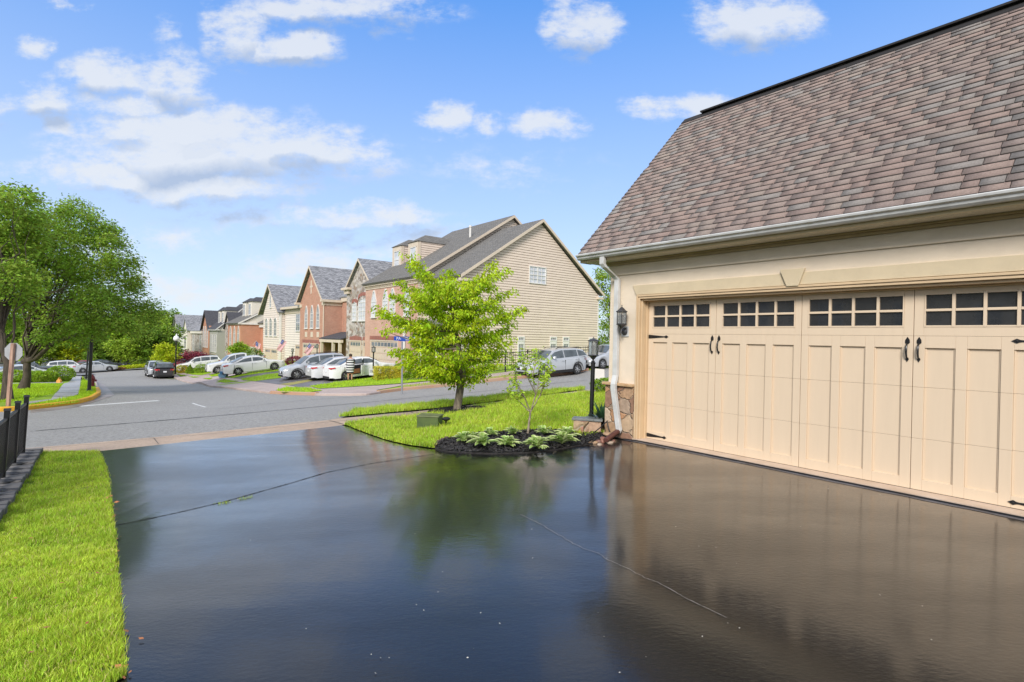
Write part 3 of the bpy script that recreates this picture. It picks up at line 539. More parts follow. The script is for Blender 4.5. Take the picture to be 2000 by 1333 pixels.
# downspout (rectangular, with offsets) and its brown flexible end
mb = MB()
def ds(pts, a=.045, b=.032, m=0):
    k = len(pts); vs = []
    for u, d, z in pts: vs += [TG(u-a, d-b, z), TG(u+a, d-b, z), TG(u+a, d+b, z), TG(u-a, d+b, z)]
    mb.add(vs, [(i*4+j, i*4+(j+1) % 4, i*4+4+(j+1) % 4, i*4+4+j) for i in range(k-1) for j in range(4)]+[(3, 2, 1, 0), (k*4-4, k*4-3, k*4-2, k*4-1)], m)
ut = wg(1177, 515, .40)[0]; um = wg(1205, 600, .06)[0]; ul = wg(1199, 770, .12)[0]; ub = wg(1209, 838, .1)
ds([(ut, .40, 2.975), (ut, .40, 2.86), (ut+.02, .36, 2.80), (um-.03, .1, 2.68), (um, .06, 2.63), (um+.0, .06, 1.04), (ul, .13, .90), (ul, .13, .82), (ub[0], .1, .15), (ub[0]-.01, .13, .1)])
mb.build('downspout', m_guard, gar, bevel=.006)
mb = MB(); a = TG(ub[0]-.0, .13, .13); b = G(1183, 869)+[0, 0, .07]
n = 22; mb.tube([a+(b-a)*i/n for i in range(n+1)], [.05 if i % 2 else .04 for i in range(n+1)], 10, flat=.8); mb.build('downspout_extension', mat('brown_plastic', (.12, .045, .035), .5, .1), gar, smooth=True, angle=60)
# --- carriage style sectional door
Lw = 1.185; L0 = .108
dr = MB(); DB, DF = -.185, -.155
secs = [(.052, .6112), (.613, 1.1732), (1.175, 1.7342), (1.736, 2.262)]
door = None; bb = MB(); bb.box(TG, .09, 4.9, -.215, -.19, .05, 2.27, 1)
for z0, z1 in secs: bb.box(TG, L0, L0+Lw*4, DB-.003, DB+.004, z0, z1, 0)
pn = []
for k in range(4):
    x0 = L0+Lw*k; x1 = x0+Lw-.006; ev = k % 2 == 0
    c = [.085, .27, .092, .27, .092, .27]; c.append(Lw-.006-sum(c)) if ev else None
    if not ev: c = [.1, .265, .095, .265, .095, .27]; c.append(Lw-.006-sum(c))
    e = [x0];
    for q in c: e.append(e[-1]+q)
    rec = [(e[1], e[2]), (e[3], e[4]), (e[5], e[6])]; st = [(e[0], e[1]), (e[2], e[3]), (e[4], e[5]), (e[6], e[7])]
    for z0, z1 in secs[:3]:
        a0 = max(z0, .17); a1 = min(z1, 1.605)
        for a, b in st: bb.box(TG, a, b, DB+.005, DF, z0, z1)
        if z0 < .17:
            for a, b in rec: bb.box(TG, a+.0005, b-.0005, DB+.005, DF, z0, .17)
        if z1 > 1.605:
            for a, b in rec: bb.box(TG, a+.0005, b-.0005, DB+.005, DF, 1.605, z1)
        for a, b in rec:   # sunk panel moulding
            for s_, t_ in ((a+.0006, a+.014), (b-.014, b-.0006)): bb.box(TG, s_, t_, DB+.005, DB+.015, a0 if z0 > .17 else .171, a1-.001)
    wz0, wz1 = 1.83, 2.2; wx0, wx1 = e[1]-.012, e[6]+.012
    bb.box(TG, x0, wx0, DB+.005, DF, 1.736, 2.262); bb.box(TG, wx1, x1, DB+.005, DF, 1.736, 2.262)
    bb.box(TG, wx0+.0005, wx1-.0005, DB+.005, DF, 1.736, wz0); bb.box(TG, wx0+.0005, wx1-.0005, DB+.005, DF, wz1, 2.262)
    zm = (wz0+wz1)/2; cw = (wx1-wx0)/4
    for i in range(5): x = wx0+cw*i; bb.box(TG, max(wx0+.001, x-.014), min(wx1-.001, x+.014), DB+.006, DF+.006, wz0+.001, wz1-.001)
    for i in range(4):
        for z in (wz0, zm-.014, wz1-.02): bb.box(TG, wx0+cw*i+.0145, wx0+cw*(i+1)-.0145, DB+.006, DF+.004, z+.001, z+.02+(.008 if z == zm-.014 else 0))
    pn.append((wx0, wx1, wz0, wz1))
door = bb.build('garage_door', [m_door, m_dark], gar, bevel=.0025)
for a, b, c, d in pn: mb = MB(); mb.box(TG, a+.01, b-.01, DB+.0045, DB+.009, c+.01, d-.01); mb.build('pane', m_pane, door)
for k in (1, 3):
    for s in (-1, 1):
        u = L0+Lw*k-.003+s*.053; mb = MB(); y = DF
        T2 = lambda x, yy_, z, u=u: TG(u+x, y+yy_, z)
        mb.prism(T2, [(0, 1.725), (.02, 1.69), (.022, 1.66), (.01, 1.645), (-.01, 1.645), (-.022, 1.66), (-.02, 1.69)], .001, .007)
        mb.prism(T2, [(0, 1.445), (.016, 1.475), (.01, 1.495), (-.01, 1.495), (-.016, 1.475)], .001, .007)
        mb.tube([T2(0, .004, 1.655), T2(0, .03, 1.64), T2(0, .046, 1.60), T2(0, .048, 1.55), T2(0, .03, 1.50), T2(0, .004, 1.485)], [.008, .009, .011, .011, .009, .008], 8)
        mb.build('handle', m_black, door, smooth=True, angle=40)
for u0, sg in ((L0+.006, 1), (L0+4*Lw-.012, -1)):
    for z in (1.692, .107):
        mb = MB(); T2 = lambda x, yy_, q, u0=u0, sg=sg, z=z: TG(u0+sg*x, DF+yy_, z+q)
        mb.prism(T2, [(0, -.028), (.02, -.03), (.29, -.009), (.31, -.012), (.335, -.024), (.375, 0), (.335, .024), (.31, .012), (.29, .009), (.02, .03), (0, .028)], .001, .007); mb.lathe(T2(.335, .007, 0), [(.01, 0), (.008, .004), (0.001, .006)], 8, ax=-dB); mb.build('hinge', m_black, door)
# --- wall lantern
m_bronze = mat('aged_black_metal', (.045, .045, .05), .45, .2, 30., col2=(.1, .1, .105), metal=.4)
m_glassl = mat('seeded_glass', (.75, .78, .76), .1, .1, 20., trans=.75, bump=.3, bs=60)
def lantern(root, c, r, h, n=6, ph=.3, sharp=1.):
    """six sided glazed lantern; c = centre of its floor"""
    c = np.array(c, float); mb = MB()
    mb.lathe(c, [(r*.16, -h*.42), (r*.2, -h*.3), (r*.45, -h*.22), (r*.75, -h*.1), (r*1.22, -h*.02), (r*1.25, .0), (r*1.05, .012)], n, ph=ph); mb.build('lantern_base', m_bronze, root)
    mb = MB(); mb.lathe(c, [(r*1.28, h), (r*1.3, h+.012), (r*.95, h+h*.12), (r*.5, h+h*.3*sharp), (r*.12, h+h*.42*sharp), (r*.06, h+h*.47*sharp), (r*.14, h+h*.52*sharp), (.002, h+h*.6*sharp)], n, ph=ph); mb.build('lantern_roof', m_bronze, root)
    mb = MB()
    for j in range(n):
        a = ph+2*math.pi*j/n; p = c+np.array([math.cos(a), math.sin(a), 0])*r*1.02; mb.tube([p, p+[0, 0, h]], .006, 4)
    mb.build('lantern_bars', m_bronze, root)
    mb = MB(); mb.lathe(c, [(r*.97, .014), (r*.97, h-.002)], n, ph=ph); mb.build('glass', m_glassl, root)
    mb = MB(); mb.lathe(c, [(.012, .0), (.012, h*.45), (.016, h*.5), (.018, h*.62), (.006, h*.78)], 8); mb.build('bulb', mat('candle_bulb', (.8, .78, .7), .3), root)
u_, z_ = wg(1214, 634, .16); wl = thing('wall_lantern', TG(u_, .16, z_), 'black six sided wall lantern hung on the stucco between downspout and garage door', 'wall light')
lantern(wl, TG(u_, .16, z_), .08, .2)
mb = MB(); q = wg(1222, 648, 0); mb.lathe(TG(q[0], .022, q[1]), [(.055, 0), (.062, .012), (.05, .03), (.02, .045)], 16, ax=-dB); mb.tube([TG(q[0], .05, q[1]), TG(q[0], .12, q[1]-.02), TG(u_, .17, z_-.13), TG(u_, .16, z_-.08)], [.014, .016, .014, .012], 8); mb.build('bracket', m_bronze, wl, smooth=True, angle=50)
mb = MB(); mb.box(TG, q[0]-.075, q[0]+.075, .001, .02, q[1]-.085, q[1]+.085); mb.build('mounting_block', m_guard, wl, bevel=.006)
# --- stone planter with bluestone cap
m_stone2 = stonemat('planter_stone', [(.5, .36, .22), (.58, .42, .25), (.4, .2, .14), (.5, .42, .34), (.45, .3, .2)], (.48, .4, .3), 3.4, .03, .5, .03)
pl = thing('stone_planter', TG(-1., .4, 0), 'low angled stone planter with bluestone cap at the garage corner', 'planter')
A_, B_, C_, D_ = [(-1.0, .40), (-.63, .12), (-.63, -.75), (-1.06, -.75)]
mb = MB()
def wallseg(a, b, z0, z1, ins, t=.22, m=0):
    a = np.array(a); b = np.array(b); d = (b-a)/np.linalg.norm(b-a); n = np.array([d[1], -d[0]]); cen = np.array([-.8, -.2]); n = n if n@(cen-a) > 0 else -n
    q = [a-n*ins-d*ins, b-n*ins+d*ins, b+n*t+d*ins, a+n*t-d*ins]; vs = [TG(p[0], p[1], z) for z in (z0, z1) for p in q]
    mb.add(vs, [(0, 3, 2, 1), (4, 5, 6, 7), (0, 1, 5, 4), (1, 2, 6, 5), (2, 3, 7, 6), (3, 0, 4, 7)], m)
wallseg(A_, B_, -.05, .235, 0); wallseg(np.array(D_)+[0, .0], np.array(A_)-[0, .001], -.05, .234, 0); mb.build('stone_wall', m_stone2, pl)
mb = MB(); wallseg(A_, B_, .237, .272, .03, .25); mb.build('cap', m_blue, pl, bevel=.006); mb = MB(); wallseg(np.array(D_), np.array(A_)-[0, .14], .236, .2705, .03, .2); mb.build('cap', m_blue, pl, bevel=.006)
mb = MB(); mb.add([TG(u, d, .2) for u, d in ((-1., .2), (-.64, .0), (-.64, -.75), (-1., -.75))], [(0, 1, 2, 3)]); mb.build('soil', m_mulch, pl)
# --- post lamp standing on the planter cap
pb = G(1155, 812, .2); pb = dep(1155, 812, 9.55)
lp = thing('post_lamp', (pb[0], pb[1], .272), 'black post lamp with clear lantern standing on the planter by the garage', 'lamp')
mb = MB(); t0 = dep(1158.5, 704, 9.55); mb.lathe((pb[0], pb[1], .272), [(.06, 0), (.06, .02), (.042, .035), (.04, .05)], 14); mb.tube([(pb[0], pb[1], .3), t0-[0, 0, .05]], .038, 14); mb.lathe(t0-[0, 0, .06], [(.045, 0), (.045, .02), (.03, .03), (.03, .05)], 14); mb.build('post', m_black, lp, smooth=True, angle=40)
lantern(lp, t0+[0, 0, .085], .082, .25, ph=.1, sharp=.55)
# --- yucca in the planter
m_yuc = leafmat('yucca_leaf', (.05, .12, .05), (.03, .08, .035), .3, .1)
def spiky(name, c, n, L_, w_, m, up=.5):
    V = []; Fq = []
    for i in range(n):
        a = rng.random()*6.283; e = R(5+80*rng.random()**.8); l = L_*(.6+.5*rng.random()); d = np.array([math.cos(a)*math.cos(e), math.sin(a)*math.cos(e), math.sin(e)]); s = np.array([-math.sin(a), math.cos(a), 0])*w_/2
        p = [c+d*l*k-np.array([0, 0, .12*l*k*k]) for k in (0, .35, .7, 1.)]; o = len(V); V += [p[0]-s, p[0]+s, p[1]+s*1.3, p[1]-s*1.3, p[2]+s, p[2]-s, p[3], p[3]]
        Fq += [(o, o+1, o+2, o+3), (o+3, o+2, o+4, o+5), (o+5, o+4, o+6, o+7)]
    return fastmesh(name, V, Fq, m, loc=c)
yc = TG(-.80, -.12, .2); setp(spiky('yucca_plant', yc, 110, .42, .03, m_yuc), 'spiky dark green yucca growing in the planter beside the downspout', 'plant')
# --- splash stones under the downspout
m_rocks = [mat('river_rock_'+n, c, .6, .2, 8., bump=.5, bs=25) for n, c in (('rust', (.36, .16, .11)), ('tan', (.5, .33, .2)), ('brown', (.25, .13, .1)), ('pale', (.52, .4, .3)))]
def rock(name, c, s, m, label=None, group=None, cat='stone'):
    bm = bmesh.new(); bmesh.ops.create_icosphere(bm, subdivisions=2, radius=1)
    ph = rng.random(3)*9
    for v in bm.verts:
        k = 1+.18*math.sin(v.co.x*3+ph[0])*math.sin(v.co.y*2.6+ph[1])+.12*math.sin(v.co.z*4+ph[2]+v.co.x*2)
        v.co = Vector((v.co.x*s[0]*k, v.co.y*s[1]*k, v.co.z*s[2]*k))
    me = bpy.data.meshes.new(name); bm.to_mesh(me); bm.free(); me.materials.append(m); me.polygons.foreach_set('use_smooth', [True]*len(me.polygons))
    o = bpy.data.objects.new(name, me); COL.objects.link(o); o.location = tuple(map(float, c)); o.rotation_euler = (rng.normal()*.2, rng.normal()*.2, rng.random()*6); ORI[o.name] = np.array(c)
    if label: setp(o, label, cat, group)
    return o
for i, (px_, py_, s, k, hh, lab) in enumerate([(1157, 869, (.09, .055, .035), 1, .03, 'flat tan splash stone, leftmost of the heap under the downspout'), (1168, 868, (.06, .05, .04), 2, .03, 'dark brown splash stone second from the left in the heap'),
      (1178, 866, (.09, .06, .045), 0, .05, 'rust red splash stone in the middle of the heap under the downspout'), (1187, 861, (.08, .06, .035), 1, .1, 'pale topped splash stone lying highest under the brown pipe'), (1190, 868, (.08, .05, .03), 3, .02, 'pale flat splash stone at the right foot of the heap'),
      (1196, 865, (.05, .05, .025), 2, .02, 'small brown splash stone nearest the garage wall'), (1150, 866, (.06, .045, .022), 3, .015, 'small pale splash stone at the mulch edge'), (1172, 872, (.07, .045, .022), 3, .015, 'pale splash stone lowest in the heap by the driveway')]):
    rock('splash_stone', G(px_, py_)+[0, 0, hh], s, m_rocks[k], lab, 'splash stones under the downspout')
# --- cable lying over the mulch and round the wall foot
mb = MB(); mb.tube([dep(1187, 822, 9.0), dep(1172, 836, 8.95), dep(1150, 853, 8.8), G(1132, 863, .03), G(1115, 868, .03), G(1100, 872, .02)], .009, 7); setp(mb.build('cable', m_black, loc=G(1115, 868), smooth=True, angle=80), 'thin black cable drooping from the planter cap over the mulch', 'cable')
mb = MB(); mb.tube([dep(1186, 826, 9.0), dep(1190, 842, 8.95), G(1198, 853, .04), G(1215, 858, .03), TG(.1, .1, .035), TG(1.2, .085, .035), TG(3.2, .085, .033), TG(8, .085, .033)], .009, 7); setp(mb.build('cable', m_black, loc=TG(0, .1, 0), smooth=True, angle=80), 'long black cable running along the garage door threshold', 'cable')
# ================================================================== mulch beds, hostas, small trees
bed = [G(849, 880), G(853, 872), G(866, 864), G(895, 858), G(930, 852), G(1000, 848), G(1060, 845), G(1100, 846), G(1122, 848), TG(-1.0, .42, 0), TG(-.6, .1, 0), G(1186, 862), G(1160, 870), G(1120, 877), G(1080, 884), G(1030, 889), G(960, 891), G(900, 888.5), G(866, 885)]
sheet('mulch_bed', bed, .035, m_mulch, .2, skirt=.03)
tb = G(893, 805); ring = [tb+[math.cos(a)*.72, math.sin(a)*.55, 0] for a in np.linspace(0, 6.28, 25)[:-1]]; sheet('mulch_bed', ring, .06, m_mulch, .2, skirt=.06)
def chips(polys, n, off):
    V = []; Fq = []
    for poly, k in polys:
        P = np.array([p[:2] for p in poly]); mn, mx = P.min(0), P.max(0); q = mn+rng.random((n*4, 2))*(mx-mn); q = q[inside(q, P)][:int(n*k)]; z = H(q[:, 0], q[:, 1])+off
        for (x, y), zz in zip(q, z):
            a, e = rng.random()*6.28, (rng.random()-.5)*1.2; l, w_ = .012+.03*rng.random(), .004+.01*rng.random(); d = np.array([math.cos(a)*math.cos(e), math.sin(a)*math.cos(e), math.sin(e)])*l; s = np.array([-math.sin(a), math.cos(a), (rng.random()-.5)])*w_; c = np.array([x, y, zz+.012*rng.random()]); u = np.array([0, 0, .006])
            o = len(V); V += [c-d-s, c+d-s, c+d+s+u, c-d+s+u]; Fq.append((o, o+1, o+2, o+3))
    return V, Fq
V, Fq = chips([(bed, 1.), (ring, .5)], 5200, .055); o = fastmesh('mulch', V, Fq, m_mulch, loc=G(1000, 870)); setp(o, 'black shredded wood mulch around the hostas and the young trees', 'mulch', kind='stuff')
# edging bricks at the bed's left tip
for i, (px_, py_) in enumerate([(852, 876), (857, 870), (864, 866), (872, 863)]):
    mb = MB(); c = G(px_, py_); a = .7+.2*i; ex = np.array([math.cos(a), math.sin(a), 0]); ey = np.array([-math.sin(a), math.cos(a), 0])
    T2 = lambda x, y, z, c=c, ex=ex, ey=ey: c+ex*x+ey*y+np.array([0, 0, z])
    mb.prism(T2, [(.085*math.cos(t), .085*math.sin(t)) for t in np.linspace(0, math.pi, 8)], -.03, .03); o = mb.build('edging_stone', mat('edging_clay', (.13, .075, .06), .8, .2, 20., bump=.5), loc=c, bevel=.006)
    setp(o, ['round topped clay edging stone at the very tip of the mulch bed', 'round topped clay edging stone second from the bed tip', 'round topped clay edging stone third from the bed tip', 'round topped clay edging stone nearest the first hosta'][i], 'edging stone', 'clay edging stones along the mulch bed')
m_hosta = leafmat('hosta_leaf', (.5, .64, .2), (.3, .5, .1), .25, .3, 9.)
m_hrib = leafmat('hosta_rim', (.75, .8, .45), (.65, .72, .35), .1, .3)
def hosta_mesh(name, c, r, n=34, seed=1):
    g = np.random.default_rng(seed); V = []; Fq = []; MI = []
    for i in range(n):
        a = g.random()*6.283; e = R(18+68*g.random()); l = r*(.8+.5*g.random()); w_ = l*.2
        d = np.array([math.cos(a), math.sin(a), 0]); s = np.array([-math.sin(a), math.cos(a), 0])
        # blade arches up then droops
        pts = [c+d*l*k*math.cos(e)*(1+.3*k)+np.array([0, 0, l*(k*math.sin(e)*1.5-.55*k*k*math.sin(e)-.2*k*k)+.03]) for k in (0, .22, .45, .7, .88, 1.)]
        ws = [.12, .75, 1., .82, .45, .03]; o = len(V)
        for p, q in zip(pts, ws): V += [p-s*w_*q+[0, 0, .02*q*l/.2], p-s*w_*q*.8+[0, 0, .012*q*l/.2], p, p+s*w_*q*.8+[0, 0, .012*q*l/.2], p+s*w_*q+[0, 0, .02*q*l/.2]]
        for k in range(5):
            for j in range(4): b = o+k*5+j; Fq.append((b, b+1, b+6, b+5)); MI.append(1 if j in (0, 3) else 0)
    return fastmesh(name, V, Fq, [m_hosta, m_hrib], loc=c, mi=MI, smooth=True)
hl = ['leftmost hosta at the tip of the mulch bed', 'hosta in the middle of the back row left of the young tree', 'large hosta second from the left in the front row', 'smallest hosta in the back row, second from the left', 'hosta in the front row between the large left one and the trunk', 'hosta in the back row immediately left of the young tree trunk', 'hosta in the front row to the right of the young tree trunk', 'rightmost hosta in the front row, in front of the stone planter', 'hosta in the back row immediately right of the young tree trunk']
for i, (px_, py_, r) in enumerate([(906, 866, .165), (956, 854, .14), (943, 874, .2), (925, 858, .1), (991, 875, .165), (1003, 852, .15), (1048, 879, .19), (1098, 871, .2), (1062, 852, .15), (1107, 858, .18)]):
    c = G(px_, py_, .05); o = hosta_mesh('hosta_plant', c, r, 56 if r > .15 else 30, 40+i); setp(o, (hl+['hosta just behind the rightmost front one beside the planter'])[i], 'plant', 'hostas in the mulch bed')
# ================================================================== trees and shrubs
m_bark = mat('grey_bark', (.11, .085, .065), .9, .35, 9., col2=(.04, .03, .024), bump=1.4, bs=22, stretch=(1, 1, .25))
m_bark2 = mat('mottled_bark', (.3, .25, .18), .85, .35, 14., col2=(.07, .055, .045), bump=1., bs=40, stretch=(1, 1, .35))
def leafmesh(name, P, N, l, w_, m, parent=None, loc=None, droop=.0, outw=None):
    """P leaf positions, random orientation; outw: optional outward direction per leaf"""
    n = len(P); P = np.asarray(P); a = rng.random(n)*6.283; e = rng.normal(0, .45, n)-droop
    d = np.stack([np.cos(a)*np.cos(e), np.sin(a)*np.cos(e), np.sin(e)], 1)
    if outw is not None: d = d*.7+outw*.7; d /= np.linalg.norm(d, axis=1)[:, None]
    r = rng.normal(size=(n, 3)); r[:, 2] *= .45; s = np.cross(d, np.array([0, 0, 1.])+r*.7); s /= np.linalg.norm(s, axis=1)[:, None]+1e-9
    L_ = (l*(.6+.8*rng.random(n)))[:, None]; W_ = (w_*(.7+.6*rng.random(n)))[:, None]; nn = np.cross(s, d)
    V = np.stack([P, P+d*L_*.5+s*W_*.5+nn*L_*.1, P+d*L_-nn*L_*.12, P+d*L_*.5-s*W_*.5+nn*L_*.1], 1).reshape(-1, 3)
    return fastmesh(name, V, np.arange(n*4).reshape(-1, 4), m, parent=parent, loc=loc)
def clumps(blobs, nc, shell=(.45, 1.05), zlow=-.9):
    C = []; O = []; wt = np.array([b[1][0]*b[1][1]+b[1][0]*b[1][2] for b in blobs], float); wt /= wt.sum()
    for k in rng.choice(len(blobs), nc, p=wt):
        c, r = np.array(blobs[k][0]), np.array(blobs[k][1])
        for _ in range(9):
            v = rng.normal(size=3); v /= np.linalg.norm(v)
            if v[2] > zlow: break
        f = shell[0]+(shell[1]-shell[0])*rng.random()**.6; C.append(c+v*r*f); O.append(v)
    return np.array(C), np.array(O)
def limbs(mb, base, top, r0, r1, ends, nseg=5, wob=.1, frac=(.35, 1.), r_l=.35):
    base, top = np.array(base, float), np.array(top, float); ax = [base+(top-base)*k/6+rng.normal(0, wob*.3, 3)*[1, 1, 0]*(k > 0) for k in range(7)]
    rr = [r0*1.45]+[r0+(r1-r0)*k/6 for k in range(1, 7)]; mb.tube(ax, rr, 10)
    for e in ends:
        e = np.array(e); t = frac[0]+(frac[1]-frac[0])*rng.random(); i = t*6; k = int(min(5, i)); s = ax[k]+(ax[k+1]-ax[k])*(i-k); L_ = np.linalg.norm(e-s)
        pts = [s+(e-s)*q+np.array([0, 0, .16*L_*math.sin(q*math.pi)*(1 if e[2] < s[2]+L_*.8 else .2)])+rng.normal(0, wob, 3)*(0 < q < 1) for q in np.linspace(0, 1, nseg)]
        rs_ = rr[k]*r_l*(.6+.5*rng.random()); mb.tube(pts, [max(.004, rs_*(1-.88*q)) for q in np.linspace(0, 1, nseg)], 5)
def tree(name, label, cat, base, top, r0, r1, blobs, nc, per, spread, l, w_, lm, bm=m_bark, group=None, nl=14, droop=.2, shell=(.45, 1.05), wob=.12, flat=.7, frac=(.4, 1.), zlow=-.9):
    base = np.array(base, float); rt = thing(name, base, label, cat, group); mb = MB(); C, O = clumps(blobs, nc, shell, zlow)
    idx = rng.choice(len(C), min(nl, len(C)), replace=False); limbs(mb, base-[0, 0, .1], top, r0, r1, list(C[idx])+[b[0] for b in blobs], wob=wob, frac=frac)
    mb.build('trunk', bm, rt, smooth=True, angle=60)
    k = rng.poisson(per, len(C)); P = np.repeat(C, k, 0)+rng.normal(size=(k.sum(), 3))*np.array([1, 1, flat])*spread
    leafmesh('crown', P, None, l, w_, lm, parent=rt, droop=droop, outw=np.repeat(O, k, 0)*[1, 1, .3]); return rt
lm_oak = leafmat('pear_leaves', (.4, .55, .07), (.2, .35, .04), .5, .45, .5)
lm_dog = leafmat('dogwood_leaves', (.68, .8, .03), (.36, .56, .02), .45, .5, 1.6)
lm_crape = leafmat('myrtle_leaves', (.6, .76, .08), (.4, .6, .05), .35, .42, 3.)
lm_a = leafmat('green_leaves_a', (.26, .4, .04), (.14, .26, .025), .4, .3, .35)
lm_b = leafmat('green_leaves_b', (.42, .57, .05), (.25, .4, .03), .4, .3, .35)
lm_y = leafmat('yellow_green_leaves', (.68, .72, .03), (.4, .54, .02), .4, .35, .6)
lm_r = leafmat('burgundy_leaves', (.36, .06, .09), (.16, .025, .045), .45, .2, 1.)
lm_h = leafmat('hedge_leaves', (.4, .56, .04), (.2, .36, .02), .4, .3, 1.)
lm_o = leafmat('orange_tip_leaves', (.85, .6, .06), (.45, .56, .05), .5, .3, 1.6)
# --- the dogwood in the front lawn (tiers of drooping leaves)
tb = G(893, 805); Yt = tb[1]; rt = thing('dogwood_tree', tb, 'young bright green dogwood tree in its mulch ring in the front lawn', 'tree')
mb = MB(); trunk = [tb-[0, 0, .1], tb+[0, 0, .12], dep(896, 780, Yt), dep(900, 752, Yt), dep(903, 732, Yt+.02), dep(900, 700, Yt+.05), dep(893, 660, Yt), dep(884, 615, Yt-.05), dep(872, 570, Yt)]
mb.tube(trunk, [.13, .1, .095, .092, .08, .06, .05, .035, .02], 12); mb.tube([dep(897, 752, Yt), dep(890, 735, Yt-.05), dep(878, 712, Yt-.1), dep(860, 690, Yt-.2)], [.06, .055, .045, .03], 8)
tips = [(726, 607), (748, 612), (770, 548), (798, 500), (812, 512), (836, 536), (880, 548), (872, 528), (942, 556), (972, 512), (988, 524), (1000, 570), (1028, 604), (1004, 640), (1000, 668), (978, 714), (945, 738), (828, 728), (792, 715), (772, 684), (742, 648), (846, 598), (905, 596), (952, 622), (882, 640), (815, 622), (932, 680), (862, 700), (800, 575), (912, 560), (965, 590), (985, 690), (905, 720), (780, 655), (935, 650), (840, 565), (870, 615), (795, 640), (960, 545), (850, 724), (960, 655), (850, 650), (905, 625), (920, 700), (825, 690), (835, 665), (948, 600), (888, 690), (760, 575), (765, 690), (806, 722), (792, 708)]
C = []
for i, (a, b) in enumerate(tips):
    a = 885+(a-885)*.925; b = 625+(b-625)*.97
    dz = (rng.random()-.5)*2.6; s = np.array(trunk[4])+(np.array(trunk[8])-trunk[4])*min(.95, max(0., (735-b)/190.+.12*rng.random()-.12)); e = dep(a, b, Yt+dz*(.4 if a < 790 or a > 990 else 1)); L_ = np.linalg.norm(e-s)
    pts = [s+(e-s)*q+np.array([0, 0, -.10*L_*math.sin(q*math.pi)]) for q in np.linspace(0, 1, 7)]; mb.tube(pts, [.032*(1-.85*q)*min(1, L_) for q in np.linspace(0, 1, 7)], 5)
    for q in np.linspace(.3 if L_ > .8 else .5, 1, int(3+L_*4.5)): C.append(s+(e-s)*q+np.array([0, 0, -.10*L_*math.sin(q*math.pi)])+rng.normal(0, .055, 3)*[1, 1, .5])
for _ in range(60):
    a, r_ = rng.random()*6.28, math.sqrt(rng.random()); C.append(dep(885+112*r_*math.cos(a), 632+82*r_*math.sin(a), Yt+rng.normal()*.75))
mb.build('trunk', m_bark2, rt, smooth=True, angle=60); C = np.array(C); k = rng.poisson(50, len(C)); P = np.repeat(C, k, 0)+rng.normal(size=(k.sum(), 3))*[.105, .105, .05]
qx = (P-CP)@CM; qx, qy = 1000-F*qx[:, 0]/qx[:, 2], 666.5+F*qx[:, 1]/qx[:, 2]; ok_ = ~((qx > 762) & (qx < 803) & (qy > 648) & (qy < 678)) & (qy < 752); P = P[ok_]
cen = np.array(dep(885, 630, Yt)); ow = P-cen; ow[:, 2] = -.45*np.linalg.norm(ow[:, :2], axis=1)-.25; ow /= np.linalg.norm(ow, axis=1)[:, None]
Pd, owd = P, ow
sk = [(910, 745), (918, 740), (886, 742), (884, 752), (917, 750)]; P = np.concatenate([dep(a, b, Yt-.1)+rng.normal(0, .06, (26, 3)) for a, b in sk]); leafmesh('crown', np.r_[Pd, P], None, .082, .045, lm_dog, parent=rt, droop=.35, outw=np.r_[owd, np.tile([[0, 0, -.6]], (len(P), 1))])
# --- multi stemmed young tree in the hosta bed
cb = G(1030, 851, .03); Yc = cb[1]; rt = thing('crape_myrtle', cb, 'thin branching young tree with small bright leaves in the hosta bed', 'tree'); mb = MB()
fork = dep(1036, 806, Yc); mb.tube([cb-[0, 0, .05], dep(1033, 828, Yc), fork], [.022, .018, .016], 8)
segs = [((1036, 806), (1024, 775), (1008, 745), (1004, 715), (1000, 700)), ((1036, 806), (1046, 770), (1040, 735), (1030, 690)), ((1036, 806), (1056, 770), (1066, 735), (1070, 700)), ((1038, 800), (1050, 760), (1056, 720), (1052, 690)), ((1036, 806), (1020, 790), (1006, 775), (993, 762)), ((1020, 770), (1008, 752), (996, 742)),
        ((1046, 770), (1034, 745), (1022, 715), (1018, 690)), ((1050, 760), (1068, 745), (1076, 720)), ((1040, 735), (1046, 710), (1044, 685)), ((1024, 775), (1012, 768), (1000, 772)), ((1056, 770), (1062, 755), (1062, 740))]
P = []
for sgm in segs:
    dz = (rng.random()-.5)*.9; pts = [dep(a, b, Yc+dz*i/(len(sgm)-1)) for i, (a, b) in enumerate(sgm)]; mb.tube(pts, [.0105*(1-.7*i/(len(pts)-1)) for i in range(len(pts))], 6)
    for i in range(len(pts)-1):
        for q in np.linspace(0, 1, 9): P.append((pts[i]+(pts[i+1]-pts[i])*q, (i+q)/(len(pts)-1)))
mb.build('trunk', mat('pale_bark', (.42, .34, .25), .8, .3, 20., bump=.6), rt, smooth=True, angle=60); Q = []
for p, f in P:
    if f > .42: Q.append(p+rng.normal(0, .022+.022*f, (int(1+f*7), 3)))
leafmesh('crown', np.concatenate(Q), None, .06, .034, lm_crape, parent=rt, droop=-.1)
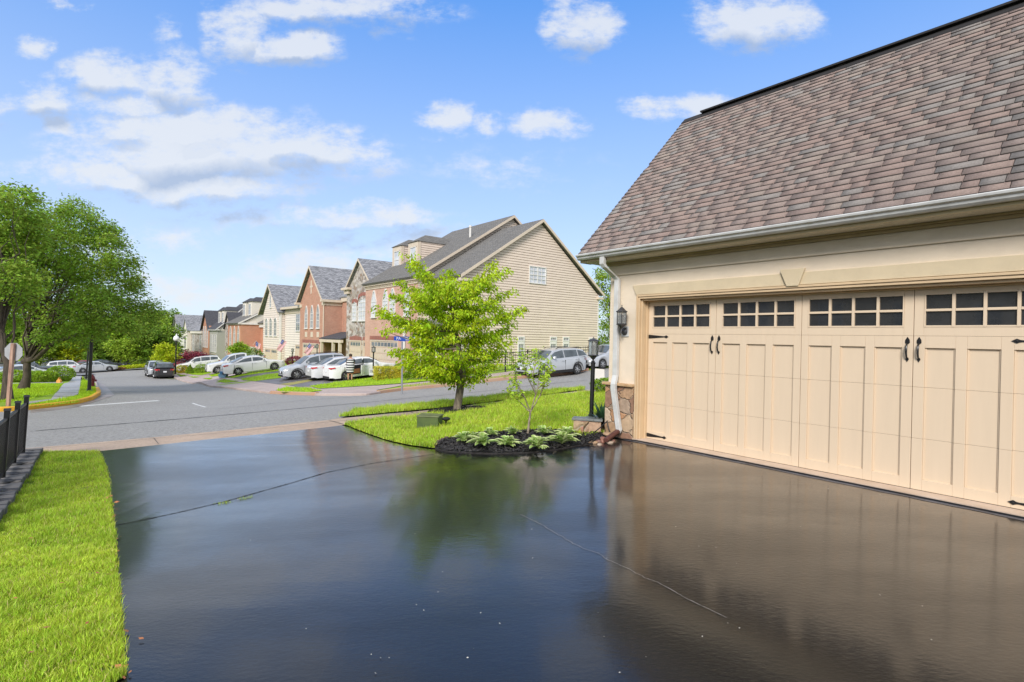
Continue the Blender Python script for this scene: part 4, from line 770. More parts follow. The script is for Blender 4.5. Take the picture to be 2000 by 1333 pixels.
# --- two big street trees at the far left
def pb_(l, Y, dy=2.5): return [(dep(a, b, Y+(rng.random()-.5)*dy), (r/F*Y, r/F*Y*1.1, r/F*Y*.85)) for a, b, r in l]
b1 = G(45, 760, LAND); Y1 = b1[1]
bl = pb_([(90, 470, 58), (150, 450, 48), (60, 520, 66), (185, 500, 52), (125, 540, 62), (215, 550, 46), (250, 585, 42), (195, 610, 52), (140, 620, 55), (262, 622, 36), (90, 600, 56), (40, 620, 48), (160, 660, 30), (110, 655, 30), (288, 600, 22), (200, 455, 26), (150, 410, 26), (235, 515, 24)], Y1, 5)
bl += [(dep(a, b, 27.8), (r/F*28, 1.1, r/F*28*.85)) for a, b, r in [(225, 645, 32), (190, 625, 30), (170, 640, 26), (205, 600, 28), (185, 580, 24)]]
tree('street_tree', 'wide spreading dark green street tree behind the stop sign, its long limb reaching right', 'tree', b1, dep(60, 600, Y1), .22, .11, bl, 1000, 58, .25, .15, .09, lm_oak, nl=40, frac=(.3, 1.), wob=.2, zlow=-.75)
o = COL.objects[-1]
mb = MB(); mb.tube([b1+[0, 0, 1.6], dep(70, 700, Y1), dep(100, 672, Y1-.3), dep(140, 657, Y1-.6), dep(185, 645, Y1-.8), dep(215, 625, Y1-.8)], [.2, .17, .13, .1, .07, .03], 8); mb.build('limb', m_bark, bpy.data.objects['street_tree'], smooth=True, angle=60)
b2 = G(14, 781, LAND); Y2 = b2[1]
bl = pb_([(20, 420, 52), (-20, 470, 66), (45, 470, 42), (-40, 560, 80), (20, 560, 54), (-30, 625, 46), (-60, 400, 70), (-90, 500, 90), (30, 385, 24)], Y2, 4)
tree('street_tree', 'tall street tree cut by the left edge of the picture, nearest the stop sign', 'tree', b2, dep(0, 560, Y2), .17, .1, bl, 560, 62, .25, .15, .09, lm_oak, nl=30, frac=(.35, 1.), wob=.2, zlow=-.75)
# --- hedge along the path
def shrub(name, label, cat, base, rx, ry, rz, n, l, lm, group=None, boxy=False, cone=False):
    base = np.array(base, float); v = rng.normal(size=(n, 3)); v /= np.linalg.norm(v, axis=1)[:, None]
    if boxy: v = rng.random((n, 3))*2-1; ax_ = rng.integers(0, 3, n); k_ = rng.random(n) < .8; v[np.arange(n)[k_], ax_[k_]] = np.sign(v[np.arange(n)[k_], ax_[k_]])*(.93+.1*rng.random(k_.sum()))
    f = 1-.28*rng.random(n)**2+.1*np.sin(v[:, 0]*7+base[0])*np.sin(v[:, 1]*6)*np.sin(v[:, 2]*5)
    P = v*f[:, None]; 
    if cone: k = (1-(P[:, 2]+1)/2)*.95+.05; P[:, 0] *= k*1.3; P[:, 1] *= k*1.3
    P = base+P*[rx, ry, rz]+[0, 0, rz*.92]; rt = thing(name, base, label, cat, group)
    keep = P[:, 2] > base[2]; P = P[keep]; v = v[keep]
    mb = MB()
    for i in range(7): a = rng.random()*6.28; mb.tube([base, base+[math.cos(a)*rx*.3, math.sin(a)*ry*.3, rz*.7], base+[math.cos(a)*rx*.6, math.sin(a)*ry*.6, rz*1.4]], [.03, .02, .01], 4)
    mb.build('stems', m_bark, rt); leafmesh('foliage', P, None, l, l*.6, lm, parent=rt, outw=v*[1, 1, .6]); return rt
Yh = G(100, 745, LAND)[1]
for i, (px_, w_, hh) in enumerate([(-18, 46, 26), (25, 44, 24), (66, 40, 22), (88, 38, 22), (118, 42, 30)]):
    c = G(px_, 746.5 if i < 4 else 744, LAND); s = c[1]/F
    shrub('hedge_shrub', ['clipped green shrub of the hedge at the left edge of the picture', 'clipped green hedge shrub between the two big tree trunks', 'clipped green hedge shrub right of the thick tree trunk', 'low green hedge shrub left of the big rounded one', 'big rounded light green shrub ending the hedge by the walk'][i], 'shrub', c, w_/2*s, 1.1, hh/2*s, 2600, .13, lm_h, 'clipped hedge shrubs beyond the walk')
# --- right side, behind the garage corner
c = G(1182, 765, .05); shrub('round_shrub', 'bright green rounded shrub behind the garage corner', 'shrub', c, .42, .4, .2, 2200, .05, lm_h)
bt = np.array(dep(1196, 706, 52)); bt[2] = h1(bt[0], bt[1]); tree('shade_tree', 'leafy tree rising between the beige house and the garage corner', 'tree', bt, dep(1192, 590, 52), .2, .08, [(dep(1182, 560, 52), (1.3, 2, 1.6)), (dep(1200, 540, 52), (1.6, 2, 1.8)), (dep(1184, 615, 52), (1.2, 2, 1.6)), (dep(1196, 660, 52), (1.5, 2, 1.9)), (dep(1180, 680, 52), (.9, 2, 1.1)), (dep(1225, 600, 52), (2, 2, 3.2))], 330, 30, .25, .2, .12, lm_b, nl=20)
# --- background woods: single trees copied from three kinds
def bgtree(label, lm, s, seed, wide=1.):
    blobs = [((rng.normal()*1.5*wide, rng.normal()*1.5, 4.4+rng.normal()*1.6), (2.0*wide, 2.0, 1.6)) for _ in range(9)]+[((0, 0, 6.6), (1.7, 1.7, 1.7)), ((0, 0, 3.), (2.6*wide, 2.4, 1.6))]
    return tree('woodland_tree', label, 'tree', (0, 0, 0), (0, 0, 5.5), .17, .07, blobs, 330, 17, .32, .42, .28, lm, nl=12, group='trees of the wood beyond the street')
protos = [bgtree('x', lm_a, 1, 1), bgtree('x', lm_b, 1, 2), bgtree('x', lm_y, 1, 3, 1.2)]
spots = [(-40, 92, 8, 0, 'dark green wood tree at the left picture edge behind the hedge'), (5, 100, 8.5, 1, 'light green wood tree seen between the two big trunks'), (48, 96, 7.5, 0, 'dark wood tree just right of the thick trunk'), (78, 88, 6.6, 1, 'yellowish green wood tree behind the parked pickup'), (104, 104, 8, 1, 'light green wood tree left of the black pole'), (132, 92, 6.6, 2, 'yellow green wood tree between the pickup and the black pole'),
         (160, 100, 6.8, 1, 'light green wood tree directly behind the black pole'), (185, 90, 5.6, 0, 'low dark wood tree right of the black pole'), (208, 104, 6., 2, 'pale green wood tree below the distant roof'), (232, 96, 6.2, 0, 'dark green wood tree right of the distant roof'), (250, 84, 5.2, 1, 'bright green wood tree in front of the wood above the planted bank'),
         (268, 104, 9.5, 0, 'tall dark green wood tree left of the parked silver car'), (292, 98, 9.6, 1, 'tall mid green wood tree above the parked silver car'), (308, 112, 9.5, 1, 'tall wood tree rising above the black car'), (316, 150, 11.5, 0, 'tallest wood tree beside the end house'), (336, 185, 13., 1, 'wood tree whose top shows over the farthest roofs'), (300, 86, 6., 0, 'dark low wood tree behind the parked cars'), (322, 90, 6.5, 0, 'dark wood tree behind the yellow green tree')]
used = [False]*3
for px_, Y, hgt, k, lab in spots:
    x = (px_-1000)/F*Y; b = (x, Y, h1(x, Y)); o = protos[k]
    if used[k]: o = copy_tree(protos[k])
    used[k] = True; s = hgt/8.2; place(o, b, rng.random()*6.28, (s*1.1, s*1.1, s)); o['label'] = lab
# --- coloured small trees and shrubs along the far kerb
def at(px_, py_, off=LAND): return G(px_, py_, off)
c = at(322, 728); Yq = c[1]
tree('maple_tree', 'yellow green rounded tree left of the white globe street lamp', 'tree', c, dep(324, 700, Yq), .12, .05, [(dep(a, b, Yq), (r/F*Yq,)*2+(r/F*Yq*.7,)) for a, b, r in [(324, 684, 13), (312, 697, 11), (336, 695, 12), (325, 705, 12), (318, 676, 7)]], 110, 26, .22, .22, .13, lm_y, nl=10)
c = at(372, 724); Yq = c[1]
tree('maple_tree', 'burgundy leaved small maple in front of the brick and stone houses', 'tree', c, dep(374, 708, Yq), .1, .05, [(dep(a, b, Yq), (r/F*Yq,)*2+(r/F*Yq*.6,)) for a, b, r in [(374, 693, 13), (362, 702, 11), (390, 698, 12), (376, 707, 12), (354, 709, 7)]], 120, 24, .22, .22, .12, lm_r, nl=10)
c = dep(468, 708, 66); tree('ornamental_tree', 'small umbrella shaped green tree with pinkish bare stems by the balcony', 'tree', (c[0], c[1], h1(c[0], c[1])), dep(468, 692, 66), .1, .05, [(dep(a, b, 66), (r/F*66,)*2+(r/F*66*.6,)) for a, b, r in [(458, 684, 10), (470, 678, 11), (480, 684, 10), (467, 686, 10)]], 90, 26, .2, .2, .12, lm_h, mat('pink_bark', (.45, .3, .25), .8, .2), nl=14)
c = dep(576, 712, 52); shrub('japanese_maple', 'mounded dark red shrub in front of the beige garage door', 'shrub', (c[0], c[1], c[2]-.2), .85, .8, .5, 2400, .11, lm_r)
c = dep(496, 704, 62); shrub('evergreen_shrub', 'dark green shrub mass beside the siding gable house', 'shrub', (c[0], c[1], h1(c[0], c[1])), 1.1, 1., 1.2, 2600, .14, lm_a)
for px_, py_, rx, rz2, lm, cone, lab in [(355, 729, 11, 8, lm_o, False, 'brownish rounded shrub just right of the street lamp'), (371, 730, 8, 8.5, lm_h, True, 'small pointed evergreen between the brownish and the big green shrub'), (394, 729, 13, 9, lm_h, False, 'big green rounded shrub left of the silver pickup'),
      (408, 722, 13, 9, lm_h, False, 'light green shrub behind the pickup bonnet'), (421, 716, 14, 7, lm_r, False, 'low dark red shrub behind the pickup'), (412, 712, 6, 8, lm_h, True, 'small cone shaped evergreen at the foot of the brick gable'), (429, 711, 5, 5, lm_o, False, 'small orange tinged shrub by the stone entrance'),
      (785, 733, 17, 12, lm_h, False, 'dark green boxwood behind the orange tipped hedge'), (793, 741, 7, 5, lm_h, False, 'small clipped boxwood ball nearest the street name sign'), (812, 740, 7, 6.5, lm_h, False, 'small boxwood ball left of the dogwood trunk, first of two'), (829, 737, 6, 6.5, lm_h, False, 'small boxwood ball left of the dogwood trunk, second of two'), (868, 737, 6, 4, lm_a, False, 'low dark shrub at the end of the stone wall'),
      (500, 716, 12, 5, lm_r, False, 'low dark red shrub behind the white sedan roof'), (295, 723, 4, 5, lm_a, False, 'small dark shrub left of the parked silver car')]:
    c = at(px_, py_); s = c[1]/F; shrub('shrub' if not cone else 'cone_evergreen', lab, 'shrub', c, rx*s, rx*s*.9, rz2*s, 1500, .1, lm, cone=cone)
c = at(758, 741); s = c[1]/F; rt = shrub('clipped_hedge', 'boxy clipped hedge with orange and yellow tips by the white sedan', 'hedge', (0, 0, 0), 26*s, .7, 12.5*s, 9000, .06, lm_o, boxy=True); place(rt, c, math.atan2(dB[1], dB[0])-.3)
for i, (a, b, r) in enumerate([(256, 718, 9), (272, 716.5, 9), (243, 719, 8), (286, 715.5, 8)]):
    c = at(a, b+2.5); s = c[1]/F; shrub('bank_shrub', ['lime green low shrub in the middle of the planted bank', 'lime green low shrub right of the middle of the planted bank', 'lime green low shrub at the left of the planted bank', 'lime green low shrub nearest the parked silver car on the bank'][i], 'shrub', c, r*s*1.2, 1., 3.5*s, 1100, .14, lm_y)
c = at(231, 723); s = c[1]/F; shrub('bank_shrub', 'rusty brown low shrub at the tip of the planted bank', 'shrub', c, 9*s, 1., 2.5*s, 900, .13, leafmat('rust_leaves', (.35, .14, .08), (.2, .09, .05), .4, .2))
# ================================================================== townhouse row across the street
m_brick = brickmat('red_brick', (.54, .27, .18), (.46, .2, .13), (.42, .33, .26), .215, .075, .01, var=.2)
m_brick2 = brickmat('orange_brick', (.56, .26, .15), (.5, .21, .12), (.4, .27, .2), .215, .075, .01, var=.15)
m_brickp = brickmat('pink_brick', (.62, .37, .28), (.56, .3, .22), (.5, .4, .33), .215, .075, .01, var=.2)
m_fs = stonemat('grey_fieldstone', [(.38, .33, .28), (.5, .45, .4), (.3, .22, .17), (.55, .5, .46), (.42, .38, .36), (.25, .21, .18)], (.55, .52, .48), 3.6, .03, .75, .03)
m_lap = mat('beige_siding', (.78, .655, .545), .6, .04, 1.)
m_lapd = mat('siding_lap_shade', (.3, .23, .17), .8, .05)  # dark groove strips, the shade under each lap put into the colour
def sidemat(name, c, row=.16, dk=.55):  # dk darkens the lap lines, painting in the shadow under each board
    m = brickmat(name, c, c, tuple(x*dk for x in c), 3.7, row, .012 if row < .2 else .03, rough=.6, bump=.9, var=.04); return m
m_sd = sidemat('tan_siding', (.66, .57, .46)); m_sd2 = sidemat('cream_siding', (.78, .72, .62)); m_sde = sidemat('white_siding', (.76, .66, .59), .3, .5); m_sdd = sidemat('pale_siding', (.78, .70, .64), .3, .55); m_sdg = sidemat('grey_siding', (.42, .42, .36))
m_roof = brickmat('slate_shingles', (.36, .365, .38), (.17, .175, .19), (.07, .07, .08), .34, .16, .012, var=.45, vs=3., bump=.8)
m_roofd = brickmat('dark_shingles', (.085, .085, .095), (.06, .06, .07), (.03, .03, .035), .32, .15, .012, var=.25, vs=3.)
m_roofb = brickmat('weathered_shingles', (.19, .18, .165), (.14, .135, .125), (.07, .065, .06), .32, .14, .01, var=.25, vs=3.)
m_tw = mat('white_trim', (.72, .70, .66), .5, .05, 3.); m_tc = mat('cream_trim', (.66, .56, .44), .55, .05, 3.)
m_gd = mat('beige_garage_door', (.64, .53, .42), .5, .04, 3.); m_wg = mat('window_glass', (.09, .11, .14), .05, .4, 1.3, col2=(.28, .3, .33), spec=.9)
m_blind = mat('window_with_blind', (.68, .70, .72), .2, .3, 2., col2=(.42, .45, .5), spec=.8)
m_lint = brickmat('soldier_course', (.36, .12, .09), (.28, .09, .07), (.3, .2, .16), .07, .4, .01, offset=0)
def clipz(poly, z, keep_above):
    out = []
    for i in range(len(poly)):
        a, b = poly[i], poly[(i+1) % len(poly)]; ia = (a[1] >= z) == keep_above; ib = (b[1] >= z) == keep_above
        if ia: out.append(a)
        if ia != ib and abs(b[1]-a[1]) > 1e-9: t = (z-a[1])/(b[1]-a[1]); out.append((a[0]+(b[0]-a[0])*t, z))
    return out
def lap(mb, T, poly, ex=.19, lip=.03, gap=.038):
    z = min(p[1] for p in poly); zt = max(p[1] for p in poly)
    while z < zt-.01:
        q = clipz(clipz(poly, z, True), z+ex, False)
        if len(q) >= 3:
            q2 = clipz(q, z+gap, True)
            if len(q2) >= 3: mb.add([T(x, .002+lip, zz) for x, zz in q2], [tuple(range(len(q2)))])
            for zc, s_ in ((z, 0), (z+gap, 1)):
                b = [x for x, zz in q for _ in (0,) if abs(zz-zc) < 1e-4] if s_ == 0 else [x for x, zz in q2 if abs(zz-zc) < 1e-4]
                if len(b) >= 2: mb.quad(T(min(b), .002+lip, zc), T(max(b), .002+lip, zc), T(max(b), .0, zc), T(min(b), .0, zc)); 
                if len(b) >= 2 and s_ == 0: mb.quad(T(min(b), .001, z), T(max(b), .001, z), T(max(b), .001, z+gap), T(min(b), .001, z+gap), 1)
        z += ex
def FT(w): return lambda x, o, z: TF(x, w+o, z)            # front face at w, x along the row
def ST(t): return lambda x, o, z: TF(t-o, -x, z)            # side face at t (looks at the side street), x = depth back from the facade line
def arch_pts(x0, x1, zs, kind, n=8):
    c = (x0+x1)/2; r = (x1-x0)/2
    if kind == 'lancet':
        hgt = (x1-x0)*1.0; return [(x0+(c-x0)*k/n*1., zs+hgt*math.sin(k/n*math.pi/2)) for k in range(1, n)]+[(c, zs+hgt)]+[(x1-(x1-c)*k/n, zs+hgt*math.sin(k/n*math.pi/2)) for k in range(n-1, 0, -1)]
    f = 1. if kind == 'arch' else .35
    return [(c-r*math.cos(a), zs+r*f*math.sin(a)) for a in np.linspace(0, math.pi, n+1)[1:-1]]
def window(par, T, x0, x1, z0, z1, kind='rect', cols=2, rows=4, o0=.03, fr=.06, fm=None, gm=None, sill=True, mull=False):
    fm = fm or m_tw; gm = gm or m_wg; mb = MB(); d0, d1 = o0, o0+.06
    top = arch_pts(x0, x1, z1, kind) if kind != 'rect' else []
    outer = [(x0, z0), (x0, z1)]+top+[(x1, z1), (x1, z0)] if x0 < x1 else None
    cx, k = (x0+x1)/2, 1-2*fr/(x1-x0)
    inner = [(cx+(x-cx)*k, min(max(z, z0+fr), 99) if z <= z1 else z1+(z-z1)*k) for x, z in outer]
    if kind == 'rect': inner = [(x, min(z, z1-fr)) for x, z in inner]
    n = len(outer); mb.add([T(x, d1, z) for x, z in outer]+[T(x, d1, z) for x, z in inner]+[T(x, d0-.028, z) for x, z in outer]+[T(x, d0, z) for x, z in inner],
        [(i, (i+1) % n, n+(i+1) % n, n+i) for i in range(n)]+[(i, 2*n+i, 2*n+(i+1) % n, (i+1) % n) for i in range(n)]+[(n+i, n+(i+1) % n, 3*n+(i+1) % n, 3*n+i) for i in range(n)])
    ix0, ix1, iz0 = x0+fr, x1-fr, z0+fr; iz1 = z1-(fr if kind == 'rect' else 0); bw = .014
    for c in range(1, cols):
        x = ix0+(ix1-ix0)*c/cols; ww = .05 if mull and c*2 == cols else bw; mb.box(T, x-ww, x+ww, d0+.005, d0+.04, iz0, iz1+(0 if kind == 'rect' else (x1-x0)*.3))
    for r in range(1, rows+(0 if kind == 'rect' else 1)):
        z = iz0+(iz1-iz0)*r/rows; ww = .03 if r*2 == rows or r == rows else bw; mb.box(T, ix0, ix1, d0+.0045, d0+.042, z-ww, z+ww)
    if sill: mb.box(T, x0-.05, x1+.05, .001, d1+.04, z0-.09, z0-.003)
    o = mb.build('window', fm, par); mb = MB(); mb.add([T(x, d0+.003, z) for x, z in inner], [tuple(range(n))]); mb.build('pane', gm, o); return o
def gdoor(par, T, x0, x1, z0, z1, wins=8, m=None, lites=True):
    mb = MB(); hh = (z1-z0)/4; fm = m or m_gd
    for i in range(4): mb.box(T, x0, x1, -.0, .02, z0+hh*i+.012, z0+hh*(i+1)-.012); 
    for i in range(3):
        n = max(2, int((x1-x0)/.6))
        for j in range(n): a = x0+(x1-x0)*j/n; mb.box(T, a+.06, a+(x1-x0)/n-.06, .021, .032, z0+hh*i+.08, z0+hh*(i+1)-.08)
    for a, b, c, d in ((x0-.12, x0-.001, z0, z1+.1), (x1+.001, x1+.12, z0, z1+.1), (x0, x1, z1+.001, z1+.1)): mb.box(T, a, b, .001, .07, c, d)
    o = mb.build('garage_door', fm, par)
    if lites:
        mb = MB()
        for j in range(wins): a = x0+(x1-x0)*j/wins; mb.box(T, a+.05, a+(x1-x0)/wins-.05, .021, .03, z1-hh+.1, z1-.1)
        mb.build('pane', m_wg, o)
    return o
def house(name, label, t, w=0., cat='townhouse'):
    p = TF(t, w, 0); return thing(name, (p[0], p[1], h1(p[0], p[1])), label, cat, 'townhouses in the row across the street')
def roof_t(mb, t0, t1, wf, ze, wr, zr, wb=None, zb=None, th=.14):
    """ridge parallel to the row"""
    mb.slab([TF(t0, wf, ze), TF(t1, wf, ze), TF(t1, wr, zr), TF(t0, wr, zr)], th)
    if wb is not None: mb.slab([TF(t0, wb, zb), TF(t1, wb, zb), TF(t1, wr, zr+.003), TF(t0, wr, zr+.003)], th)
def roof_f(mb, tc, hw, zp, ze, w0, w1, th=.12):
    """front gable roof, ridge at right angles to the row"""
    for s in (-1, 1): mb.slab([TF(tc+s*hw, w0, ze), TF(tc+s*hw, w1, ze), TF(tc, w1, zp+.002*s), TF(tc, w0, zp+.002*s)], th)
def rake(mb, T, pts, hgt=.22, o0=.0, o1=.05):
    for (a, b), (c, d) in zip(pts, pts[1:]): mb.prism(T, [(a, b), (c, d), (c, d-hgt), (a, b-hgt)], o0, o1)
def hz(t, w=0): p = TF(t, w, 0); return h1(p[0], p[1])+LAND
# ------ A: end house with the big sided gable
hA = house('end_townhouse', 'end townhouse with a huge beige sided gable, brick front and twin dormers', 2, 0)
mb = MB(); mb.add([TF(a, -s, z) for a in (0, 5.1) for s, z in ((0, -1.6), (13.65, -1.2), (13.65, 5.35), (7.04, 10.45), (0, 5.85))], [(0, 4, 3, 2, 1), (5, 6, 7, 8, 9), (0, 1, 6, 5), (1, 2, 7, 6), (2, 3, 8, 7), (3, 4, 9, 8), (4, 0, 5, 9)])
mb.add([TF(a, -s, z) for a in (5.11, 14.5) for s, z in ((-.55, -1.6), (15.8, -1.2), (15.8, 6.1), (8.3, 11.85), (-.55, 6.05))], [(0, 4, 3, 2, 1), (5, 6, 7, 8, 9), (0, 1, 6, 5), (1, 2, 7, 6), (2, 3, 8, 7), (3, 4, 9, 8), (4, 0, 5, 9)])
mb.build('wall', m_sd, hA)
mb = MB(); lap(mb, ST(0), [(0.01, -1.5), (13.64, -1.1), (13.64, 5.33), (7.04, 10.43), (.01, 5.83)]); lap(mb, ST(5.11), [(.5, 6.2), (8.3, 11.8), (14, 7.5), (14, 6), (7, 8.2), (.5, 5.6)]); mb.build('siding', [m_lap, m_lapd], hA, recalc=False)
mb = MB()
for a, b in ((-.03, .09), (13.57, 13.69)): mb.box(ST(0), a, b, .033, .05, -1.5, 5.4 if a > 1 else 5.9)
mb.build('corner_board', m_tw, hA)
mb = MB(); roof_t(mb, -.32, 5.2, .28, 5.88, -7.04, 10.70, -14.05, 5.45); roof_t(mb, 4.8, 14.6, .98, 6.1, -8.3, 12.05, -16.2, 6.2); rA = mb.build('roof', m_roofb, hA)
mb = MB(); rake(mb, ST(-.32), [(-.28, 5.87), (7.04, 10.69), (14.05, 5.44)]); rake(mb, ST(4.8), [(-.98, 6.09), (8.3, 12.04), (16.2, 6.2)])
mb.box(TF, -.3, -.002, -13.98, -13.4, 5.02, 5.2); mb.box(TF, -.3, -.002, -.35, .27, 5.45, 5.66); mb.build('rake_board', m_tc, rA)
mb = MB(); mb.lathe(TF(6.8, -5.2, 9.6), [(.09, 0), (.09, 1.25), (.13, 1.27), (.13, 1.4), (.02, 1.42)], 10); mb.build('vent_pipe', m_tw, rA, smooth=True, angle=40)
mb = MB(); mb.box(TF, 5.12, 14.5, .552, .6, -1.6, 5.6); mb.box(TF, .01, 5.1, .002, .03, -1.6, 2.2); mb.build('brick_front', m_brickp, hA)
mb = MB(); mb.box(TF, 5.12, 14.5, .553, .66, 5.602, 6.0); mb.box(TF, 5.0, 14.55, .66, .82, 5.86, 6.02)
for i in range(36): mb.box(TF, 5.2+i*.26, 5.32+i*.26, .661, .74, 5.74, 5.858)
mb.build('cornice', m_tc, hA)
FA = FT(.6); g0 = hz(10.6, .6)-.02
gdoor(hA, FA, 8.1, 13.05, -.9, 1.16, 8); mb = MB(); mb.box(FA, 7.8, 13.4, .003, .03, 1.28, 1.6); mb.build('lintel', m_lint, hA)
for t in (12.15, 9.9, 8.6, 6.1): window(hA, FA, t, t+1., 3.2, 4.5, 'lancet', 2, 4, gm=m_blind)
ww = [(4.98, 5.62, .0, 1.78), (8.2, 8.9, .55, 1.82), (9.58, 10.28, .6, 1.83), (12.56, 13.2, .6, 1.8)]
for a, b, z0, z1 in ww: window(hA, ST(0), a, b, z0-.9 if a < 5 else z0-.6, z1-.5, 'rect', 3, 4, o0=.035, fr=.09, sill=False); window(hA, ST(0), a, b, z1-.38, z1, 'rect', 3, 1, o0=.035, fr=.09, sill=False); mb = MB(); mb.box(ST(0), a, b, .034, .08, z1-.499, z1-.381); mb.build('window_trim', m_tw, hA)
window(hA, ST(0), 5.95, 7.65, 5.78, 7.1, 'rect', 4, 4, o0=.035, gm=m_blind, sill=False, mull=True)
for i, t in enumerate((9.8, 12.85)):
    mb = MB(); mb.add([TF(t+a, w_, z) for a in (0, 1.75) for w_, z in ((-2., 7.35), (-5.4, 9.7), (-2., 9.7))], [(0, 1, 2), (3, 5, 4), (0, 2, 5, 3), (1, 4, 5, 2), (0, 3, 4, 1)]); d = mb.build('dormer', m_lap, hA)
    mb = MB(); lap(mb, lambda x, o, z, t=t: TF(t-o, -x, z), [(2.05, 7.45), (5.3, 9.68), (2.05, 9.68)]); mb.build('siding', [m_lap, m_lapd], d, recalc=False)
    mb = MB(); FD = FT(-2.)
    for a, b, c, e in ((0, .22, 7.4, 9.68), (1.53, 1.75, 7.4, 9.68), (.2205, 1.5295, 9.3, 9.68), (.2205, 1.5295, 7.42, 7.6)): mb.box(FD, t+a, t+b, .002, .06, c, e)
    mb.box(lambda x, o, z, t=t: TF(t-o, -x, z), 2.0, 2.2, .033, .06, 7.45, 9.68); mb.build('trim', m_tc, d)
    window(hA, FD, t+.36, t+1.38, 7.66, 9.28, 'rect', 1, 2, gm=m_blind, sill=False)
    mb = MB(); e = .12; q = [TF(t-e, -1.85, 9.7), TF(t+1.75+e, -1.85, 9.7), TF(t+1.75+e, -6.1, 9.7), TF(t-e, -6.1, 9.7), TF(t+.87, -3.1, 10.45), TF(t+.87, -6.6, 10.45)]; mb.add(q, [(0, 1, 4), (0, 4, 5, 3), (1, 2, 5, 4), (0, 3, 2, 1), (2, 3, 5)]); mb.build('dormer_roof', m_roofb, d)
# porch at the front of the near block
mb = MB(); mb.slab([TF(-.1, 0, 2.9), TF(5.05, 0, 2.9), TF(5.05, 2.0, 2.45), TF(-.1, 2.0, 2.45)], .12); mb.build('porch_roof', m_roofb, hA)
for t in (.1, 2.4, 4.8): mb = MB(); p = TF(t, 1.75, hz(t, 1.75)-.1); mb.lathe(p, [(.17, 0), (.17, .12), (.12, .16), (.11, 2.3-p[2]), (.16, 2.33-p[2])], 12); mb.build('column', m_tw, hA, smooth=True, angle=40)
mb = MB(); mb.box(TF, -.2, 5.1, .04, 2.1, -1.5, hz(2, 1)+.15); mb.build('porch_floor', m_conc, hA)
mb = MB(); mb.box(TF, 1.9, 2.9, .032, .07, hz(2)+.16, hz(2)+2.3); mb.build('front_door', mat('dark_red_door', (.12, .03, .03), .4, .1), hA)
# ------ B: stone fronted house
hB = house('townhouse', 'fieldstone fronted townhouse with steep gable and big arched window between the two brick houses', 17.3)
mb = MB(); mb.box(TF, 14.52, 20.35, -.3, 0, -1.9, 6.3); mb.add([TF(a, w_, z) for w_ in (0, -.3) for a, z in ((14.52, 6.301), (20.0, 6.301), (17.1, 8.5))], [(0, 1, 2), (3, 5, 4), (0, 3, 4, 1), (1, 4, 5, 2), (2, 5, 3, 0)]); mb.build('stone_front', m_fs, hB)
mb = MB(); mb.box(TF, 14.53, 26.4, -12, -1.9, -1.9, 5.7); mb.box(TF, 14.54, 20.34, -1.9, -.301, -1.9, 6.2); mb.build('wall', m_sd, hB)
mb = MB(); roof_f(mb, 17.1, 3.2, 8.75, 6.0, .3, -7.5); roof_t(mb, 14.6, 26.6, -1.6, 5.75, -8.5, 8.2, -13, 5.5); rB = mb.build('roof', m_roof, hB)
mb = MB(); rake(mb, FT(.28), [(13.9, 5.98), (17.1, 8.73), (20.3, 5.98)], .2); mb.box(TF, 19.2, 20.9, .0, .4, 5.98, 6.2); mb.box(TF, 19.5, 20.6, .002, .2, 5.6, 5.979); mb.box(TF, 13.95, 14.6, .0, .38, 5.98, 6.2); mb.build('rake_board', m_tc, rB)
FB = FT(0.)
window(hB, FB, 15.35, 17.35, 2.98, 4.65, 'segment', 4, 4, gm=m_blind, mull=True); window(hB, FB, 17.85, 18.85, 3.0, 4.5, 'segment', 2, 4, gm=m_blind); window(hB, FB, 14.62, 15.05, 3., 4.5, 'segment', 1, 4)
mb = MB()
for a, b, z in ((15.15, 17.55, 4.95), (17.7, 19.0, 4.62), (14.56, 15.14, 4.62)): p = [(a, z-.25)]+arch_pts(a, b, z-.1, 'segment')+[(b, z-.25), (b, z+.12)]+[(x, zz+.32) for x, zz in reversed(arch_pts(a, b, z-.1, 'segment'))]+[(a, z+.12)]; mb.prism(FB, p, .002, .05)
for a, b in ((16.6, 19.4), (14.56, 16.3)): p = [(a, 1.15)]+arch_pts(a, b, 1.15, 'segment')[:0]+[(b, 1.15), (b, 1.45), ((a+b)/2, 1.6), (a, 1.45)]; mb.prism(FB, p, .002, .05)
mb.build('brick_arches', m_lint, hB); gdoor(hB, FB, 16.75, 19.2, -1.0, 1.05, 4); gdoor(hB, FB, 14.7, 16.1, -.98, 1.05, 3)
# recess with portico between B and C
mb = MB(); mb.box(TF, 20.36, 26.39, -1.9, -1.86, -1.9, 5.2); mb.build('brick_front', m_brick, hB)
mb = MB(); mb.box(TF, 20.36, 26.38, -1.858, -1.7, 5.2, 5.62); mb.build('cornice', m_tc, hB)
window(hB, FT(-1.86), 21.0, 22.1, 2.3, 4.2, 'lancet', 2, 4); window(hB, FT(-1.86), 23.6, 24.7, 2.3, 4.2, 'lancet', 2, 4)
mb = MB(); mb.slab([TF(20.3, -1.8, 1.95), TF(26.35, -1.8, 1.95), TF(26.35, .6, 1.25), TF(20.3, .6, 1.25)], .1); mb.build('portico_roof', m_roofd, hB)
mb = MB(); mb.box(TF, 20.3, 26.35, .3, .55, .85, 1.13); mb.build('portico_beam', m_tc, hB)
for t in (20.8, 22.6, 25.9): mb = MB(); mb.box(TF, t-.13, t+.13, .3, .55, -1.6, .849); mb.build('column', m_tc, hB)
mb = MB(); mb.box(TF, 22.9, 23.9, -1.858, -1.8, -1.2, .9); mb.build('front_door', mat('maroon_door', (.1, .03, .03), .4, .1), hB)
